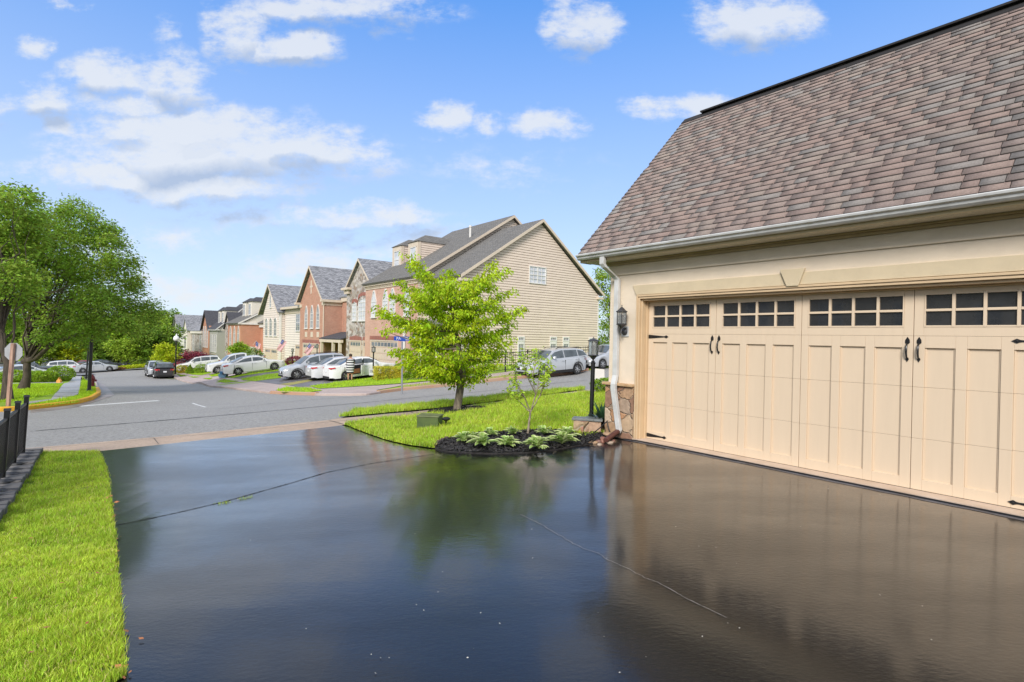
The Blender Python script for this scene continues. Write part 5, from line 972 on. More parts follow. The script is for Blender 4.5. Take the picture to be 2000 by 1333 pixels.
# ------ C: brick gable house
hC = house('townhouse', 'red brick gabled townhouse with three pointed windows over its flagged garage', 30.8)
mb = MB(); mb.add([TF(a, w_, z) for w_ in (0, -2.2) for a, z in ((26.42, -2.2), (34.7, -2.2), (34.7, 5.2), (30.8, 9.0), (26.42, 5.2))], [(0, 1, 2, 3, 4), (9, 8, 7, 6, 5), (0, 5, 6, 1), (1, 6, 7, 2), (2, 7, 8, 3), (3, 8, 9, 4), (4, 9, 5, 0)]); mb.build('wall', m_brick, hC)
mb = MB(); mb.box(TF, 26.45, 34.7, -11, -2.21, -2.2, 5.1); mb.build('rear_wall', m_sd, hC)
mb = MB(); roof_f(mb, 30.8, 4.55, 9.35, 5.3, .35, -9.5); rC = mb.build('roof', m_roof, hC); mb = MB(); rake(mb, FT(.33), [(26.25, 5.28), (30.8, 9.33), (35.35, 5.28)], .25); mb.box(TF, 26.1, 26.45, -2., .5, 5.1, 5.35); mb.box(TF, 34.7, 35.4, -.3, .5, 5.1, 5.35); mb.box(TF, 26.36, 26.419, -1.9, .0, 4.75, 5.1); mb.box(TF, 26.3, 27.2, .003, .08, 4.75, 5.1); mb.box(TF, 34., 34.8, .003, .08, 4.75, 5.1); mb.build('rake_board', m_tc, rC)
mb = MB(); mb.tube([TF(29, -8.5, 8.0), TF(29, -8.5, 9.2)], .1, 8); mb.build('vent_pipe', m_black, rC)
for t in (27.9, 29.9, 31.85): window(hC, FT(0), t, t+.95, 2.3, 3.95, 'lancet', 2, 4)
mb = MB()
for t in (28.0, 30., 31.95): m9 = MB(); m9.box(FT(0), t, t+.75, .002, .04, 1.3, 1.9); m9.build('stone_inset', m_tc, hC)
mb.box(FT(0), 30.65, 30.95, .002, .05, 6.2, 7.7); mb.box(FT(0), 30.35, 31.25, .003, .045, 6.9, 7.1); mb.build('stone_inset', m_tc, hC)
mb = MB(); mb.box(FT(0), 27.6, 33.6, .003, .03, .62, 1.0); mb.build('lintel', m_lint, hC); gdoor(hC, FT(0), 28., 33.2, -1.5, .52, 8)
mb = MB(); mb.tube([TF(26.5, .1, 5.1), TF(26.5, .08, -1.4)], .06, 6); mb.build('downspout', m_tc, hC)
# ------ D: pale house behind
hD = house('townhouse', 'pale siding townhouse with a paired window, squeezed between the brick gable and the siding gable', 37, -.6)
mb = MB(); mb.box(TF, 34.72, 42.85, -11, -.6, -2.6, 5.0); mb.build('wall', m_sdd, hD)
mb = MB(); roof_t(mb, 34.75, 43.2, -.1, 5.05, -6.5, 8.0, -12, 5.0); roof_f(mb, 39.2, 3.0, 8.7, 6.2, -2.6, -8); rD = mb.build('roof', m_roof, hD)
mb = MB(); mb.add([TF(a, -2.7, z) for a, z in ((36.3, 6.2), (42.1, 6.2), (39.2, 8.55))]+[TF(a, -2.9, z) for a, z in ((36.3, 6.2), (42.1, 6.2), (39.2, 8.55))], [(0, 1, 2), (3, 5, 4), (0, 3, 4, 1), (1, 4, 5, 2), (2, 5, 3, 0)]); mb.build('gable', m_sd2, hD); mb = MB(); mb.box(TF, 34.8, 43.1, -.2, .0, 4.75, 5.03); mb.box(TF, 34.8, 42.8, -.599, -.5, 4.2, 4.6); mb.build('cornice', m_tc, hD)
window(hD, FT(-.6), 35.0, 38.1, 2.0, 4.1, 'rect', 4, 4, gm=m_wg, mull=True); gdoor(hD, FT(-.6), 34.95, 38.0, -1.6, .2, 5)
# ------ E: siding gable
hE = house('townhouse', 'narrow siding gabled townhouse with three arched white windows and two small garage doors', 47.6)
mb = MB(); mb.add([TF(a, w_, z) for w_ in (0, -2.4) for a, z in ((43.0, -3.), (51.2, -3.), (51.2, 4.3), (47.7, 8.1), (43., 4.3))], [(0, 1, 2, 3, 4), (9, 8, 7, 6, 5), (0, 5, 6, 1), (1, 6, 7, 2), (2, 7, 8, 3), (3, 8, 9, 4), (4, 9, 5, 0)]); mb.box(TF, 43.01, 51.2, -11, -2.41, -3, 4.7); mb.build('wall', m_sde, hE)
mb = MB(); roof_f(mb, 47.7, 5.0, 8.4, 4.4, .4, -9.5); rE = mb.build('roof', m_roof, hE); mb = MB(); rake(mb, FT(.38), [(42.7, 4.38), (47.7, 8.38), (52.7, 4.38)], .25); mb.build('rake_board', m_tc, rE)
for t in (44.3, 46.5, 48.7): window(hE, FT(0), t, t+1.3, 1.3, 3.1, 'arch', 2, 4)
window(hE, FT(0), 47.1, 47.9, 5.2, 6.2, 'lancet', 1, 2)
for t in (44.1, 47.2): gdoor(hE, FT(0), t, t+2.6, -2.5, -.55, 4)
mb = MB(); mb.box(TF, 42.93, 42.999, -.2, .01, -2.5, 4.5); mb.box(TF, 42.99, 43.15, .002, .04, -2.5, 4.5); mb.build('corner_board', m_tw, hE)
mb = MB(); mb.box(TF, 42.9, 42.998, -2.3, -.2, -3., -2.0); mb.build('foundation', m_fs, hE)
# ------ F: orange brick house with balcony and dormers
hF = house('townhouse', 'orange brick townhouse with white balcony, dormers and dark shed roofs', 64, -.5)
mb = MB(); mb.box(TF, 51.3, 75, -11, -3, -4, 3.0); mb.box(TF, 65, 75, -3, 0, -4, 3.); mb.build('wall', m_brick2, hF)
mb = MB(); mb.box(TF, 51.2, 75.1, -2.999, -2.7, 2.6, 3.2); mb.box(TF, 64.8, 75.1, -2.9, .25, 3.01, 3.3); mb.build('cornice', m_tw, hF)
mb = MB(); roof_t(mb, 51.3, 65, -2.4, 3.3, -7, 5.9, -12, 3.3); roof_t(mb, 64.8, 75.3, .5, 3.25, -6.5, 7.2, -13, 3.2); rF = mb.build('roof', m_roofb, hF)
mb = MB(); mb.add([TF(a, w_, z) for a in (65.02, 65.4) for w_, z in ((.1, 3.), (-12, 3.), (-6.5, 6.95))], [(0, 1, 2), (3, 5, 4), (0, 3, 4, 1), (1, 4, 5, 2), (2, 5, 3, 0)]); mb.build('gable', m_sd2, hF); mb = MB(); rake(mb, ST(64.8), [(-.5, 3.24), (6.5, 7.19), (13, 3.19)], .25); mb.build('rake_board', m_tw, rF)
for t in (65.6, 69.6):
    mb = MB(); mb.box(TF, t, t+2.4, -7, -1.7, 3.6, 6.9); d = mb.build('dormer', m_sd2, hF); window(hF, FT(-1.7), t+.4, t+2.0, 4.7, 6.5, 'rect', 2, 2); mb = MB(); q = [TF(t-.2, -1.5, 6.9), TF(t+2.6, -1.5, 6.9), TF(t+2.6, -8, 6.9), TF(t-.2, -8, 6.9), TF(t+1.2, -2.6, 7.7), TF(t+1.2, -8, 7.7)]; mb.add(q, [(0, 1, 4), (0, 4, 5, 3), (1, 2, 5, 4), (0, 3, 2, 1), (2, 3, 5)]); mb.build('dormer_roof', m_roofd, d)
for t in (66., 69., 72.): window(hF, FT(0), t, t+1.3, -1.6, 1.5, 'lancet', 2, 4)
for t in (52.2, 56.): window(hF, FT(-3), t, t+1.2, -.6, 1.6, 'lancet', 2, 4)
mb = MB(); mb.box(TF, 54.5, 64.8, -3., -.2, -1.75, -1.5)
for i in range(28): mb.box(TF, 54.6+i*.36, 54.72+i*.36, -.34, -.24, -1.5, -.62)
mb.box(TF, 54.5, 64.8, -.36, -.2, -.61, -.5)
for t in (54.6, 58., 61.4, 64.6): mb.box(TF, t-.12, t+.12, -.4, -.18, -3.8, -1.751)
mb.build('balcony', m_tw, hF); gdoor(hF, FT(0), 67.5, 72.5, -3.8, -1.9, 6)
# ------ G: grey siding house
hG = house('townhouse', 'grey siding townhouse with three tall narrow windows and a dark dormered roof', 83)
mb = MB(); mb.box(TF, 75.2, 92.5, -11, -1.5, -5, 2.2); mb.box(TF, 84.5, 92.4, -1.5, 0, -5, 2.2); mb.build('wall', m_sdg, hG); mb = MB(); mb.box(TF, 75.3, 80.6, -1.499, -.6, -5, 2.4); mb.add([TF(a, w_, z) for w_ in (-.6, -1.4) for a, z in ((75.3, 2.41), (80.6, 2.41), (78, 5.2))], [(0, 1, 2), (3, 5, 4), (0, 3, 4, 1), (1, 4, 5, 2), (2, 5, 3, 0)]); mb.build('stone_front', m_fs, hG)
mb = MB(); roof_t(mb, 75.4, 84.4, -1.1, 2.3, -6, 5.4, -11, 2.5); roof_f(mb, 78, 3., 5.4, 2.3, -.3, -7); roof_t(mb, 84.2, 92.7, .4, 2.2, -5.5, 7.6, -12, 2.2); rG = mb.build('roof', m_roofd, hG)
mb = MB(); mb.add([TF(a, w_, z) for a in (84.45, 84.9) for w_, z in ((.0, 2.), (-11.5, 2.), (-5.5, 7.3))], [(0, 1, 2), (3, 5, 4), (0, 3, 4, 1), (1, 4, 5, 2), (2, 5, 3, 0)]); mb.build('gable', m_sd2, hG); mb = MB(); rake(mb, ST(84.2), [(-.4, 2.19), (5.5, 7.59), (12, 2.19)], .25); mb.build('rake_board', m_tw, rG)
mb = MB(); mb.box(TF, 84.2, 92.6, -.3, .35, 2.0, 2.25); mb.build('cornice', m_tw, hG)
for t in (85.3, 87.4, 89.5): window(hG, FT(0), t, t+1.4, -2.2, 1.2, 'rect', 2, 4)
for t in (84.9, 88.4): mb = MB(); mb.box(TF, t, t+2.2, -6, -1.2, 2.8, 5.9); d = mb.build('dormer', m_sd2, hG); window(hG, FT(-1.2), t+.3, t+1.9, 3.6, 5.5, 'rect', 2, 2); mb = MB(); q = [TF(t-.2, -1., 5.9), TF(t+2.4, -1., 5.9), TF(t+2.4, -6.5, 5.9), TF(t-.2, -6.5, 5.9), TF(t+1.1, -1.8, 6.7), TF(t+1.1, -6.5, 6.7)]; mb.add(q, [(0, 1, 4), (0, 4, 5, 3), (1, 2, 5, 4), (0, 3, 2, 1), (2, 3, 5)]); mb.build('dormer_roof', m_roofd, d)
gdoor(hG, FT(0), 85.5, 90.5, -4.6, -2.7, 6)
# ------ H: narrow brick gable
hH = house('townhouse', 'narrow orange brick gabled townhouse next to the stone pair', 97)
mb = MB(); mb.add([TF(a, w_, z) for w_ in (0, -9) for a, z in ((92.8, -5.2), (100.6, -5.2), (100.6, 2.4), (97, 6.0), (92.8, 2.4))], [(0, 1, 2, 3, 4), (9, 8, 7, 6, 5), (0, 5, 6, 1), (1, 6, 7, 2), (2, 7, 8, 3), (3, 8, 9, 4), (4, 9, 5, 0)]); mb.build('wall', m_brick2, hH)
mb = MB(); roof_f(mb, 97, 4.6, 6.2, 2., .4, -12); mb.build('roof', m_roofd, hH); 
for t in (94.2, 96.5, 98.6): window(hH, FT(0), t, t+1.3, -1.5, 1.6, 'lancet', 2, 4)
gdoor(hH, FT(0), 94.3, 99.3, -4.7, -2.8, 6)
# ------ I: stone pair, J: white end
hI = house('townhouse', 'grey stone townhouse with steep slate roof beside the burgundy maple', 111, -.5)
mb = MB(); mb.box(TF, 100.9, 121, -9, 0, -6, 1.9); mb.build('wall', m_fs, hI); mb = MB(); roof_t(mb, 100.9, 122, .4, 1.9, -6, 6.6, -12, 2); roof_f(mb, 119, 3.4, 5.0, 1.9, 1.0, -6); mb.build('roof', m_roof, hI)
mb = MB(); mb.add([TF(a, w_, z) for w_ in (.8, .001) for a, z in ((116, -6), (122, -6), (122, 1.9), (119, 4.8), (116, 1.9))], [(0, 1, 2, 3, 4), (9, 8, 7, 6, 5), (0, 5, 6, 1), (1, 6, 7, 2), (2, 7, 8, 3), (3, 8, 9, 4), (4, 9, 5, 0)]); mb.box(TF, 100.9, 115.9, .002, .3, 1.3, 1.89); mb.build('cream_front', m_sd2, hI)
window(hI, FT(.8), 117.6, 120.4, -2.4, .6, 'rect', 2, 4); window(hI, FT(0), 102, 104.2, -3, 1., 'rect', 2, 4); window(hI, FT(0), 111, 113.5, -3, 1., 'rect', 2, 4)
hJ = house('townhouse', 'white gabled townhouse at the far end of the row behind the street lamp', 134)
mb = MB(); mb.add([TF(a, w_, z) for w_ in (.5, -9) for a, z in ((122.3, -6.2), (143, -6.2), (143, 1.4), (137.5, 5.9), (132, 1.4), (122.3, 1.4))], [(0, 1, 2, 3, 4, 5), (11, 10, 9, 8, 7, 6), (0, 6, 7, 1), (1, 7, 8, 2), (2, 8, 9, 3), (3, 9, 10, 4), (4, 10, 11, 5), (5, 11, 6, 0)]); mb.build('wall', m_tw, hJ)
mb = MB(); roof_f(mb, 137.5, 6.3, 6.2, 1.2, 1., -12); roof_t(mb, 122.3, 134, .6, 1.5, -6, 6.0, -12, 2); mb.build('roof', m_roof, hJ)
for t in (134, 137, 140): window(hJ, FT(.5), t, t+1.8, -3., .6, 'rect', 2, 4)
# roof of a house seen over the wood
c = dep(215, 668, 150); dh = thing('distant_house', (c[0], c[1], -4.6), 'pale roofed house glimpsed over the wood beyond the black pole', 'house'); T2 = lambda x, y, z, c=c: np.array([c[0]+x, c[1]+y, z])
mb = MB(); mb.box(T2, -9, 9, -5, 5, -4.6, -1.6); mb.build('wall', m_sd2, dh); mb = MB(); mb.add([T2(x, y, z) for x, y, z in ((-10, -6, -1.7), (10, -6, -1.7), (10, 6, -1.7), (-10, 6, -1.7), (-3.5, 0, 1.3), (3.5, 0, 1.3))], [(0, 1, 5, 4), (1, 2, 5), (2, 3, 4, 5), (3, 0, 4), (0, 3, 2, 1)]); mb.build('roof', mat('pale_roof', (.36, .35, .35), .8, .1), dh)
# ================================================================== cars
m_tyre = mat('tyre_rubber', (.02, .02, .02), .8, .1); m_rim = mat('alloy_rim', (.55, .56, .58), .3, .05, metal=.8); m_under = mat('underbody_black', (.015, .015, .016), .8, .05)
m_cg = mat('car_glass', (.03, .04, .045), .04, .3, 2., col2=(.1, .12, .13), spec=.9); m_red = mat('red_lens', (.5, .01, .015), .15, .05, coat=1.); m_lens = mat('clear_lens', (.6, .62, .64), .1, .1, coat=1.); m_chrome = mat('chrome', (.6, .6, .6), .15, .02, metal=1.)
m_plate = mat('number_plate', (.75, .77, .8), .5, .02)
def paint(n, c, metal=.0): return mat('paint_'+n, c, .28, .02, 2., coat=1., metal=metal)
CARS = dict(
 sedan=dict(L=4.85, W=1.84, H=1.46, wf=.93, wr=3.78, r=.335, top=[(0, .62), (.12, .72), (.6, .82), (1.35, .97), (2.4, .99), (3.9, 1.02), (4.3, 1.05), (4.72, 1.03), (4.85, .9)], cab=[(1.28, .95), (2.1, 1.40), (2.7, 1.46), (3.3, 1.42), (4.25, 1.03)], sill=.2),
 suv=dict(L=4.7, W=1.87, H=1.70, wf=.92, wr=3.6, r=.36, top=[(0, .72), (.1, .88), (.5, .98), (1.2, 1.08), (2.4, 1.1), (3.9, 1.15), (4.5, 1.16), (4.7, 1.0)], cab=[(1.12, 1.06), (1.9, 1.60), (2.6, 1.70), (3.8, 1.66), (4.35, 1.58), (4.66, 1.12)], sill=.25),
 bigsuv=dict(L=5.1, W=1.98, H=1.80, wf=1., wr=4.02, r=.38, top=[(0, .75), (.1, .95), (.5, 1.06), (1.3, 1.15), (2.4, 1.15), (4.1, 1.2), (4.9, 1.22), (5.1, 1.05)], cab=[(1.22, 1.13), (2.0, 1.68), (2.7, 1.79), (4.1, 1.76), (4.65, 1.66), (5.03, 1.2)], sill=.27),
 pickup=dict(L=5.8, W=2.02, H=1.95, wf=1.02, wr=4.55, r=.42, top=[(0, .85), (.08, 1.12), (.5, 1.2), (1.5, 1.28), (2.6, 1.29), (3.7, 1.3), (5.7, 1.33), (5.8, 1.2)], cab=[(1.5, 1.26), (2.15, 1.82), (2.7, 1.94), (3.5, 1.93), (3.78, 1.86), (3.9, 1.32)], sill=.36))
def car(kind, pm, label, contact, head, wheel='rear', near='left', parts=True, group=None, door_open=False, sc_=1.):
    """contact: ground point of the wheel that faces the lens; head: unit heading of the bonnet"""
    S = CARS[kind]
    if sc_ != 1: S = {k: ([(a*sc_, b*sc_) for a, b in v] if isinstance(v, list) else v*sc_) for k, v in S.items()}
    L_, W_, r = S['L'], S['W'], S['r']; hd = np.array(head, float); lf = np.array([-hd[1], hd[0], 0])
    # body frame: x back from the nose, y to the car's left, origin under the nose centre line
    wx = S['wf'] if wheel == 'front' else S['wr']; sy = (W_/2-.1)*(1 if near == 'left' else -1)
    nose = np.array(contact, float)+hd*wx-lf*sy
    za, zb = h1(*(nose-hd*S['wf'])[:2]), h1(*(nose-hd*S['wr'])[:2]); zc = h1(*np.array(contact)[:2]); dz = contact[2]-zc
    pitch = (zb-za)/(S['wr']-S['wf']); z0 = za+dz+ (za-zb)/(S['wr']-S['wf'])*S['wf']*1.
    def T(x, y, z): return nose-hd*x+lf*y+np.array([0, 0, z0-nose[2]+pitch*x*1.+z])
    cen = T(L_/2, 0, 0); rt = thing('parked_car' if kind != 'pickup' else 'pickup_truck', cen, label, 'car' if kind in ('sedan',) else ('pickup' if kind == 'pickup' else 'suv'), group or 'parked cars')
    # body shell, arches cut by raising the sill over each wheel
    xs = sorted(set([round(x, 3) for x in list(np.linspace(0, L_, 30))+[c+r*1.16*math.cos(a) for c in (S['wf'], S['wr']) for a in np.linspace(0, math.pi, 13)]+[p[0] for p in S['top']]])); tx, tz = zip(*S['top']); V = []; n = 9
    for x in xs:
        e = abs(x-L_/2)/(L_/2); hw = W_/2*(1-.16*e**5); zt = float(np.interp(x, tx, tz)); zb_ = S['sill']+(.06 if x < .25 or x > L_-.25 else 0); e2 = max(0, min(x, L_-x)); k = min(1, e2/.22+.45); hw *= .8+.2*min(1, (e2/.3)**.5)
        zs = zb_
        for c in (S['wf'], S['wr']):
            if abs(x-c) < r*1.16: zs = max(zs, r+math.sqrt(max(0, (r*1.16)**2-(x-c)**2)))
        zs = min(zs, zt-.12); zm = zs+(zt-zs)*.55
        prof = [(hw*.72, zb_), (hw-.015, zs), (hw, max(zs+.02, zs+(zm-zs)*.5)), (hw-.005, zm), (hw-.03, zt-.07), (hw-.10, zt-.012), (hw*.5, zt+.012), (0, zt+.018)]
        V += [T(x, y, z) for y, z in prof]+[T(x, -y, z) for y, z in reversed(prof[:-1])]
    m_ = 15; nx = len(xs); Fq = [(i*m_+j, i*m_+j+1, (i+1)*m_+j+1, (i+1)*m_+j) for i in range(nx-1) for j in range(m_-1)]+[tuple(range(m_)), tuple((nx-1)*m_+j for j in range(m_-1, -1, -1))]
    mb = MB(); mb.add(V, Fq); body = mb.build('body', pm, rt, smooth=True, angle=32, uv=False)
    mb = MB(); mb.box(T, .25, L_-.25, -W_/2+.22, W_/2-.22, S['sill']-.05, S['sill']+.3); mb.build('underbody', m_under, rt)
    # cabin
    cx, cz = zip(*S['cab']); xs2 = sorted(set(list(np.linspace(cx[0], cx[-1], 18))+list(cx))); V = []; bz = lambda x: float(np.interp(x, tx, tz))-.03
    hwr = lambda x, z: (W_/2-.07)-(.23 if kind != 'pickup' else .17)*max(0, min(1, (z-bz(x))/(S['H']-bz(x)+1e-6)))**1.2
    for x in xs2:
        z = float(np.interp(x, cx, cz)); b = bz(x); z = max(z, b+.012); hb = W_/2-.07; ht = hwr(x, z); V += [T(x, y, q) for y, q in [(hb, b), (hb+(ht-hb)*.5, b+(z-b)*.5), (ht, z-.03 if z-b > .05 else z-.003), (ht-.1, z), (0, z+.02)]]+[T(x, -y, q) for y, q in [(ht-.1, z), (ht, z-.03 if z-b > .05 else z-.003), (hb+(ht-hb)*.5, b+(z-b)*.5), (hb, b)]]
    m_ = 9; nx = len(xs2); mb = MB(); mb.add(V, [(i*m_+j, i*m_+j+1, (i+1)*m_+j+1, (i+1)*m_+j) for i in range(nx-1) for j in range(m_-1)]); mb.build('roof', pm, rt, smooth=True, angle=35, uv=False)
    # glass
    def sidepane(x0, x1, sg):
        q = []
        for x in np.linspace(x0, x1, 7): q.append((x, bz(x)+.07))
        top = [(x, float(np.interp(x, cx, cz))-.10) for x in np.linspace(x1, x0, 7)]; q += [(x, max(z, bz(x)+.075)) for x, z in top]
        mb = MB(); vs = [T(x, sg*(hwr(x, z)+.012), z) for x, z in q]; k = 7; mb.add(vs, [(i, i+1, 2*k-2-i, 2*k-1-i) for i in range(k-1)]); return mb.build('window', m_cg, rt, smooth=True)
    c0, c1 = cx[0], cx[-1]
    bl = {'sedan': [(c0+.42, c0+1.32), (c0+1.4, c0+2.62)], 'suv': [(c0+.42, c0+1.35), (c0+1.43, c0+2.35), (c0+2.42, c0+3.2)], 'bigsuv': [(c0+.42, c0+1.4), (c0+1.48, c0+2.5), (c0+2.58, c0+3.55)], 'pickup': [(c0+.36, c0+1.15), (c0+1.22, c0+2.12)]}[kind]
    for sg in (1, -1):
        for a, b in bl: sidepane(a, b, sg)
    x0, z0_ = S['cab'][0]; x1, z1_ = S['cab'][1]
    def screen(p0, p1, name, f0=.08, f1=.93):
        mb = MB(); (xa, za_), (xb, zb__) = p0, p1; vs = []
        dx, dzz = xb-xa, zb__-za_; nl = math.hypot(dx, dzz); nx_, nz_ = -dzz/nl, dx/nl
        if nz_ < 0: nx_, nz_ = -nx_, -nz_
        for f in (f0, (f0+f1)/2, f1):
            x, z = xa+dx*f, za_+dzz*f; hw = hwr(x, z)-.09
            for y in (-1, -.5, 0, .5, 1): vs.append(T(x+nx_*.022, y*hw, z+nz_*.022+(.016 if abs(y) < .9 else .0)))
        mb.add(vs, [(i*5+j, i*5+j+1, i*5+6+j, i*5+5+j) for i in range(2) for j in range(4)]); mb.build(name, m_cg, rt, smooth=True)
    screen(S['cab'][0], S['cab'][1], 'windscreen'); screen(S['cab'][-1], S['cab'][-2], 'rear_window')
    for wxx in (S['wf'], S['wr']):
        for sg in (1, -1):
            c = T(wxx, sg*(W_/2-.13), r); ax = lf*sg; mb = MB(); mb.lathe(c-ax*.1, [(r*.62, 0), (r*.97, .01), (r, .04), (r, .17), (r*.96, .205), (r*.66, .2), (r*.64, .18)], 28, ax=ax); w_ = mb.build('wheel', m_tyre, rt, smooth=True, angle=40)
            mb = MB(); mb.lathe(c+ax*.06, [(r*.6, 0), (r*.64, .03), (r*.62, .035), (r*.58, .0)], 24, ax=ax); u = np.array([0, 0, 1.]); v = np.cross(ax, u)
            for j in range(7):
                a = 2*math.pi*j/7; d = u*math.cos(a)+v*math.sin(a); e = -u*math.sin(a)+v*math.cos(a); p = c+ax*.075
                mb.add([p-e*.03, p+e*.03, p+d*r*.6+e*.018, p+d*r*.6-e*.018, p-e*.03+ax*.02, p+e*.03+ax*.02, p+d*r*.6+e*.018+ax*.012, p+d*r*.6-e*.018+ax*.012], [(4, 5, 6, 7), (0, 1, 5, 4), (1, 2, 6, 5), (2, 3, 7, 6), (3, 0, 4, 7)])
            mb.lathe(c+ax*.08, [(.06, 0), (.055, .02), (.01, .026)], 10, ax=ax); mb.build('rim', m_rim, w_, smooth=True, angle=30)
    ztf = lambda x: float(np.interp(x, tx, tz))
    for sg in (1, -1):
        zf = ztf(.12)-.06; mb = MB(); mb.add([T(-.006+.02, sg*.42, zf-.06), T(.035, sg*(W_/2-.25), zf-.03), T(.26, sg*(W_/2-.075), zf+.03), T(.3, sg*(W_/2-.07), zf-.05), T(.05, sg*(W_/2-.2), zf-.12), T(.012, sg*.44, zf-.12)], [(0, 1, 4, 5), (1, 2, 3, 4)]); q = mb.build('headlight', m_lens, rt)
        zr2 = ztf(L_-.12)-.08; hh = .1 if kind in ('sedan', 'pickup') else .16; mb = MB(); mb.add([T(L_+.008, sg*.45, zr2), T(L_-.03, sg*(W_/2-.22), zr2+.01), T(L_-.30, sg*(W_/2-.05), zr2+.02), T(L_-.3, sg*(W_/2-.045), zr2-hh*.6), T(L_-.03, sg*(W_/2-.2), zr2-hh), T(L_+.008, sg*.48, zr2-hh)], [(0, 1, 4, 5), (1, 2, 3, 4)]); mb.build('taillight', m_red, rt)
        mb = MB(); xm = cx[0]+.5; mb.box(T, xm, xm+.1, sg*(W_/2-.06), sg*(W_/2+.13), bz(xm)+.05, bz(xm)+.19); mb.build('mirror', pm, rt, bevel=.02)
    mb = MB(); mb.box(T, -.012, .02, -.42, .42, S['sill']+.22, S['sill']+.4); mb.box(T, -.01, .03, -.55, .55, S['sill']+.02, S['sill']+.14); mb.build('grille', m_under, rt)
    mb = MB(); mb.box(T, L_-.03, L_+.012, -.6, .6, S['sill']-.0, S['sill']+.16); mb.build('rear_bumper_insert', m_under, rt)
    for x_, nm in ((-.02, 0), (L_+.004, 1)): mb = MB(); z = S['sill']+(.26 if nm == 0 else .42); mb.box(T, x_, x_+.014, -.15, .15, z, z+.15); mb.build('number_plate', m_plate, rt)
    # door seams and handles
    mb = MB(); hwid = W_/2+.001
    for sg in (1, -1):
        for x in [bl[0][0]-.12]+[b+.035 for a, b in bl[:2]]: mb.box(T, x, x+.012, sg*(hwid-.03), sg*(hwid+.002), S['sill']+.12, ztf(x)-.1)
    mb.build('door_seams', m_under, rt)
    for sg in (1, -1):
        for a, b in bl[:2]: mb = MB(); mb.box(T, b-.24, b-.08, sg*(W_/2-.03), sg*(W_/2+.02), ztf(b)-.16, ztf(b)-.13); mb.build('door_handle', pm, rt)
    if kind in ('suv', 'bigsuv', 'pickup'):
        mb = MB()
        for sg in (1, -1):
            mb.box(T, S['wf']+r*1.15, S['wr']-r*1.15, sg*(W_/2-.05), sg*(W_/2+.006), S['sill']-.02, S['sill']+.14)
            for c in (S['wf'], S['wr']):
                ps = [(c+r*k*math.cos(a), r+r*k*math.sin(a)) for k, rng_ in ((1.3, np.linspace(-.1, math.pi+.1, 15)), (1.155, np.linspace(math.pi+.1, -.1, 15))) for a in rng_]
                vs = [T(x, sg*(W_/2+.004-(.03 if x < .2 or x > L_-.2 else 0)), z) for x, z in ps]; mb.add(vs, [(i, i+1, 28-i, 29-i) for i in range(14)])
        mb.build('cladding', m_under, rt)
        if kind != 'pickup':
            mb = MB()
            for sg in (1, -1): mb.tube([T(cx[1]+.3, sg*(W_/2-.36), S['H']-.02), T(cx[1]+.5, sg*(W_/2-.36), S['H']+.045), T(cx[-2]-.2, sg*(W_/2-.36), S['H']+.02), T(cx[-2], sg*(W_/2-.36), S['H']-.06)], .018, 5)
            mb.build('roof_rails', m_under, rt)
    if kind == 'pickup': mb = MB(); mb.box(T, 4.0, 5.68, -.75, .75, 1.30, 1.345); mb.build('bed_cover', m_under, rt)
    if door_open:
        sg = -1; a = R(55); x0 = bl[1][0]-.08; x1 = bl[1][1]-.1; hz_ = lambda s, z: T(x0+s*math.cos(a), sg*(W_/2+s*math.sin(a)), z)
        mb = MB(); mb.add([hz_(0, .3), hz_(.95, .36), hz_(1.05, .7), hz_(1., 1.0), hz_(0, .98)]+[hz_(0, .3)+hd*.07, hz_(.95, .36)+hd*.07, hz_(1.05, .7)+hd*.07, hz_(1., 1.0)+hd*.07, hz_(0, .98)+hd*.07], [(0, 1, 2, 3, 4), (9, 8, 7, 6, 5), (0, 5, 6, 1), (1, 6, 7, 2), (2, 7, 8, 3), (3, 8, 9, 4)]); mb.build('open_door', pm, rt, bevel=.02)
        mb = MB(); mb.add([hz_(.04, 1.0), hz_(.9, 1.02), hz_(.7, 1.32), hz_(.1, 1.38)], [(0, 1, 2, 3)]); mb.build('window', m_cg, rt)
        mb = MB(); mb.box(T, x0+.05, x1, sg*(W_/2-.02), sg*(W_/2+.006), .36, .98); mb.build('door_opening', m_under, rt); mb = MB(); mb.box(T, x0+.3, x1-.15, sg*(W_/2+.003), sg*(W_/2+.03), .42, .72); mb.build('seat', mat('tan_seat', (.55, .22, .1), .6, .1), rt, bevel=.02)
    return rt
white = paint('white', (.78, .78, .77)); silver = paint('silver', (.52, .54, .56), .35); greyp = paint('grey', (.3, .32, .34), .3); blackp = paint('black', (.018, .019, .022)); redp = paint('red', (.25, .012, .015)); pearl = paint('pearl', (.66, .67, .68), .1); slate = paint('slate', (.12, .13, .15), .3)
car('bigsuv', silver, 'silver grey large SUV parked at the kerb in front of the beige gable', G(1126.6, 732.5), -dB, 'rear', 'left', sc_=.885)
car('sedan', silver, 'silver sedan front half hidden by the garage corner', G(1176, 721.5), -dB, 'front', 'left')
c3 = car('sedan', white, 'white sedan with its rear door open beside the woman in stripes', G(676.5, 743, LAND+.012), dB, 'rear', 'right', door_open=True)
car('sedan', pearl, 'silver white sedan squeezed between the open door sedan and the silver SUV', G(641, 742.4, LAND+.012), dB, 'rear', 'right')
car('suv', silver, 'silver compact SUV facing the street in front of the brick gable house', G(579.7, 741.7, LAND+.012), -dB, 'front', 'left', sc_=.95)
car('sedan', white, 'white sedan parked nose up on the drive beside the silver pickup', G(465, 733.5, LAND+.012), dB, 'rear', 'right', sc_=.95)
car('pickup', pearl, 'silver pickup truck facing the street behind the white sedan', G(426, 730.6, LAND+.012), -dB, 'front', 'left')
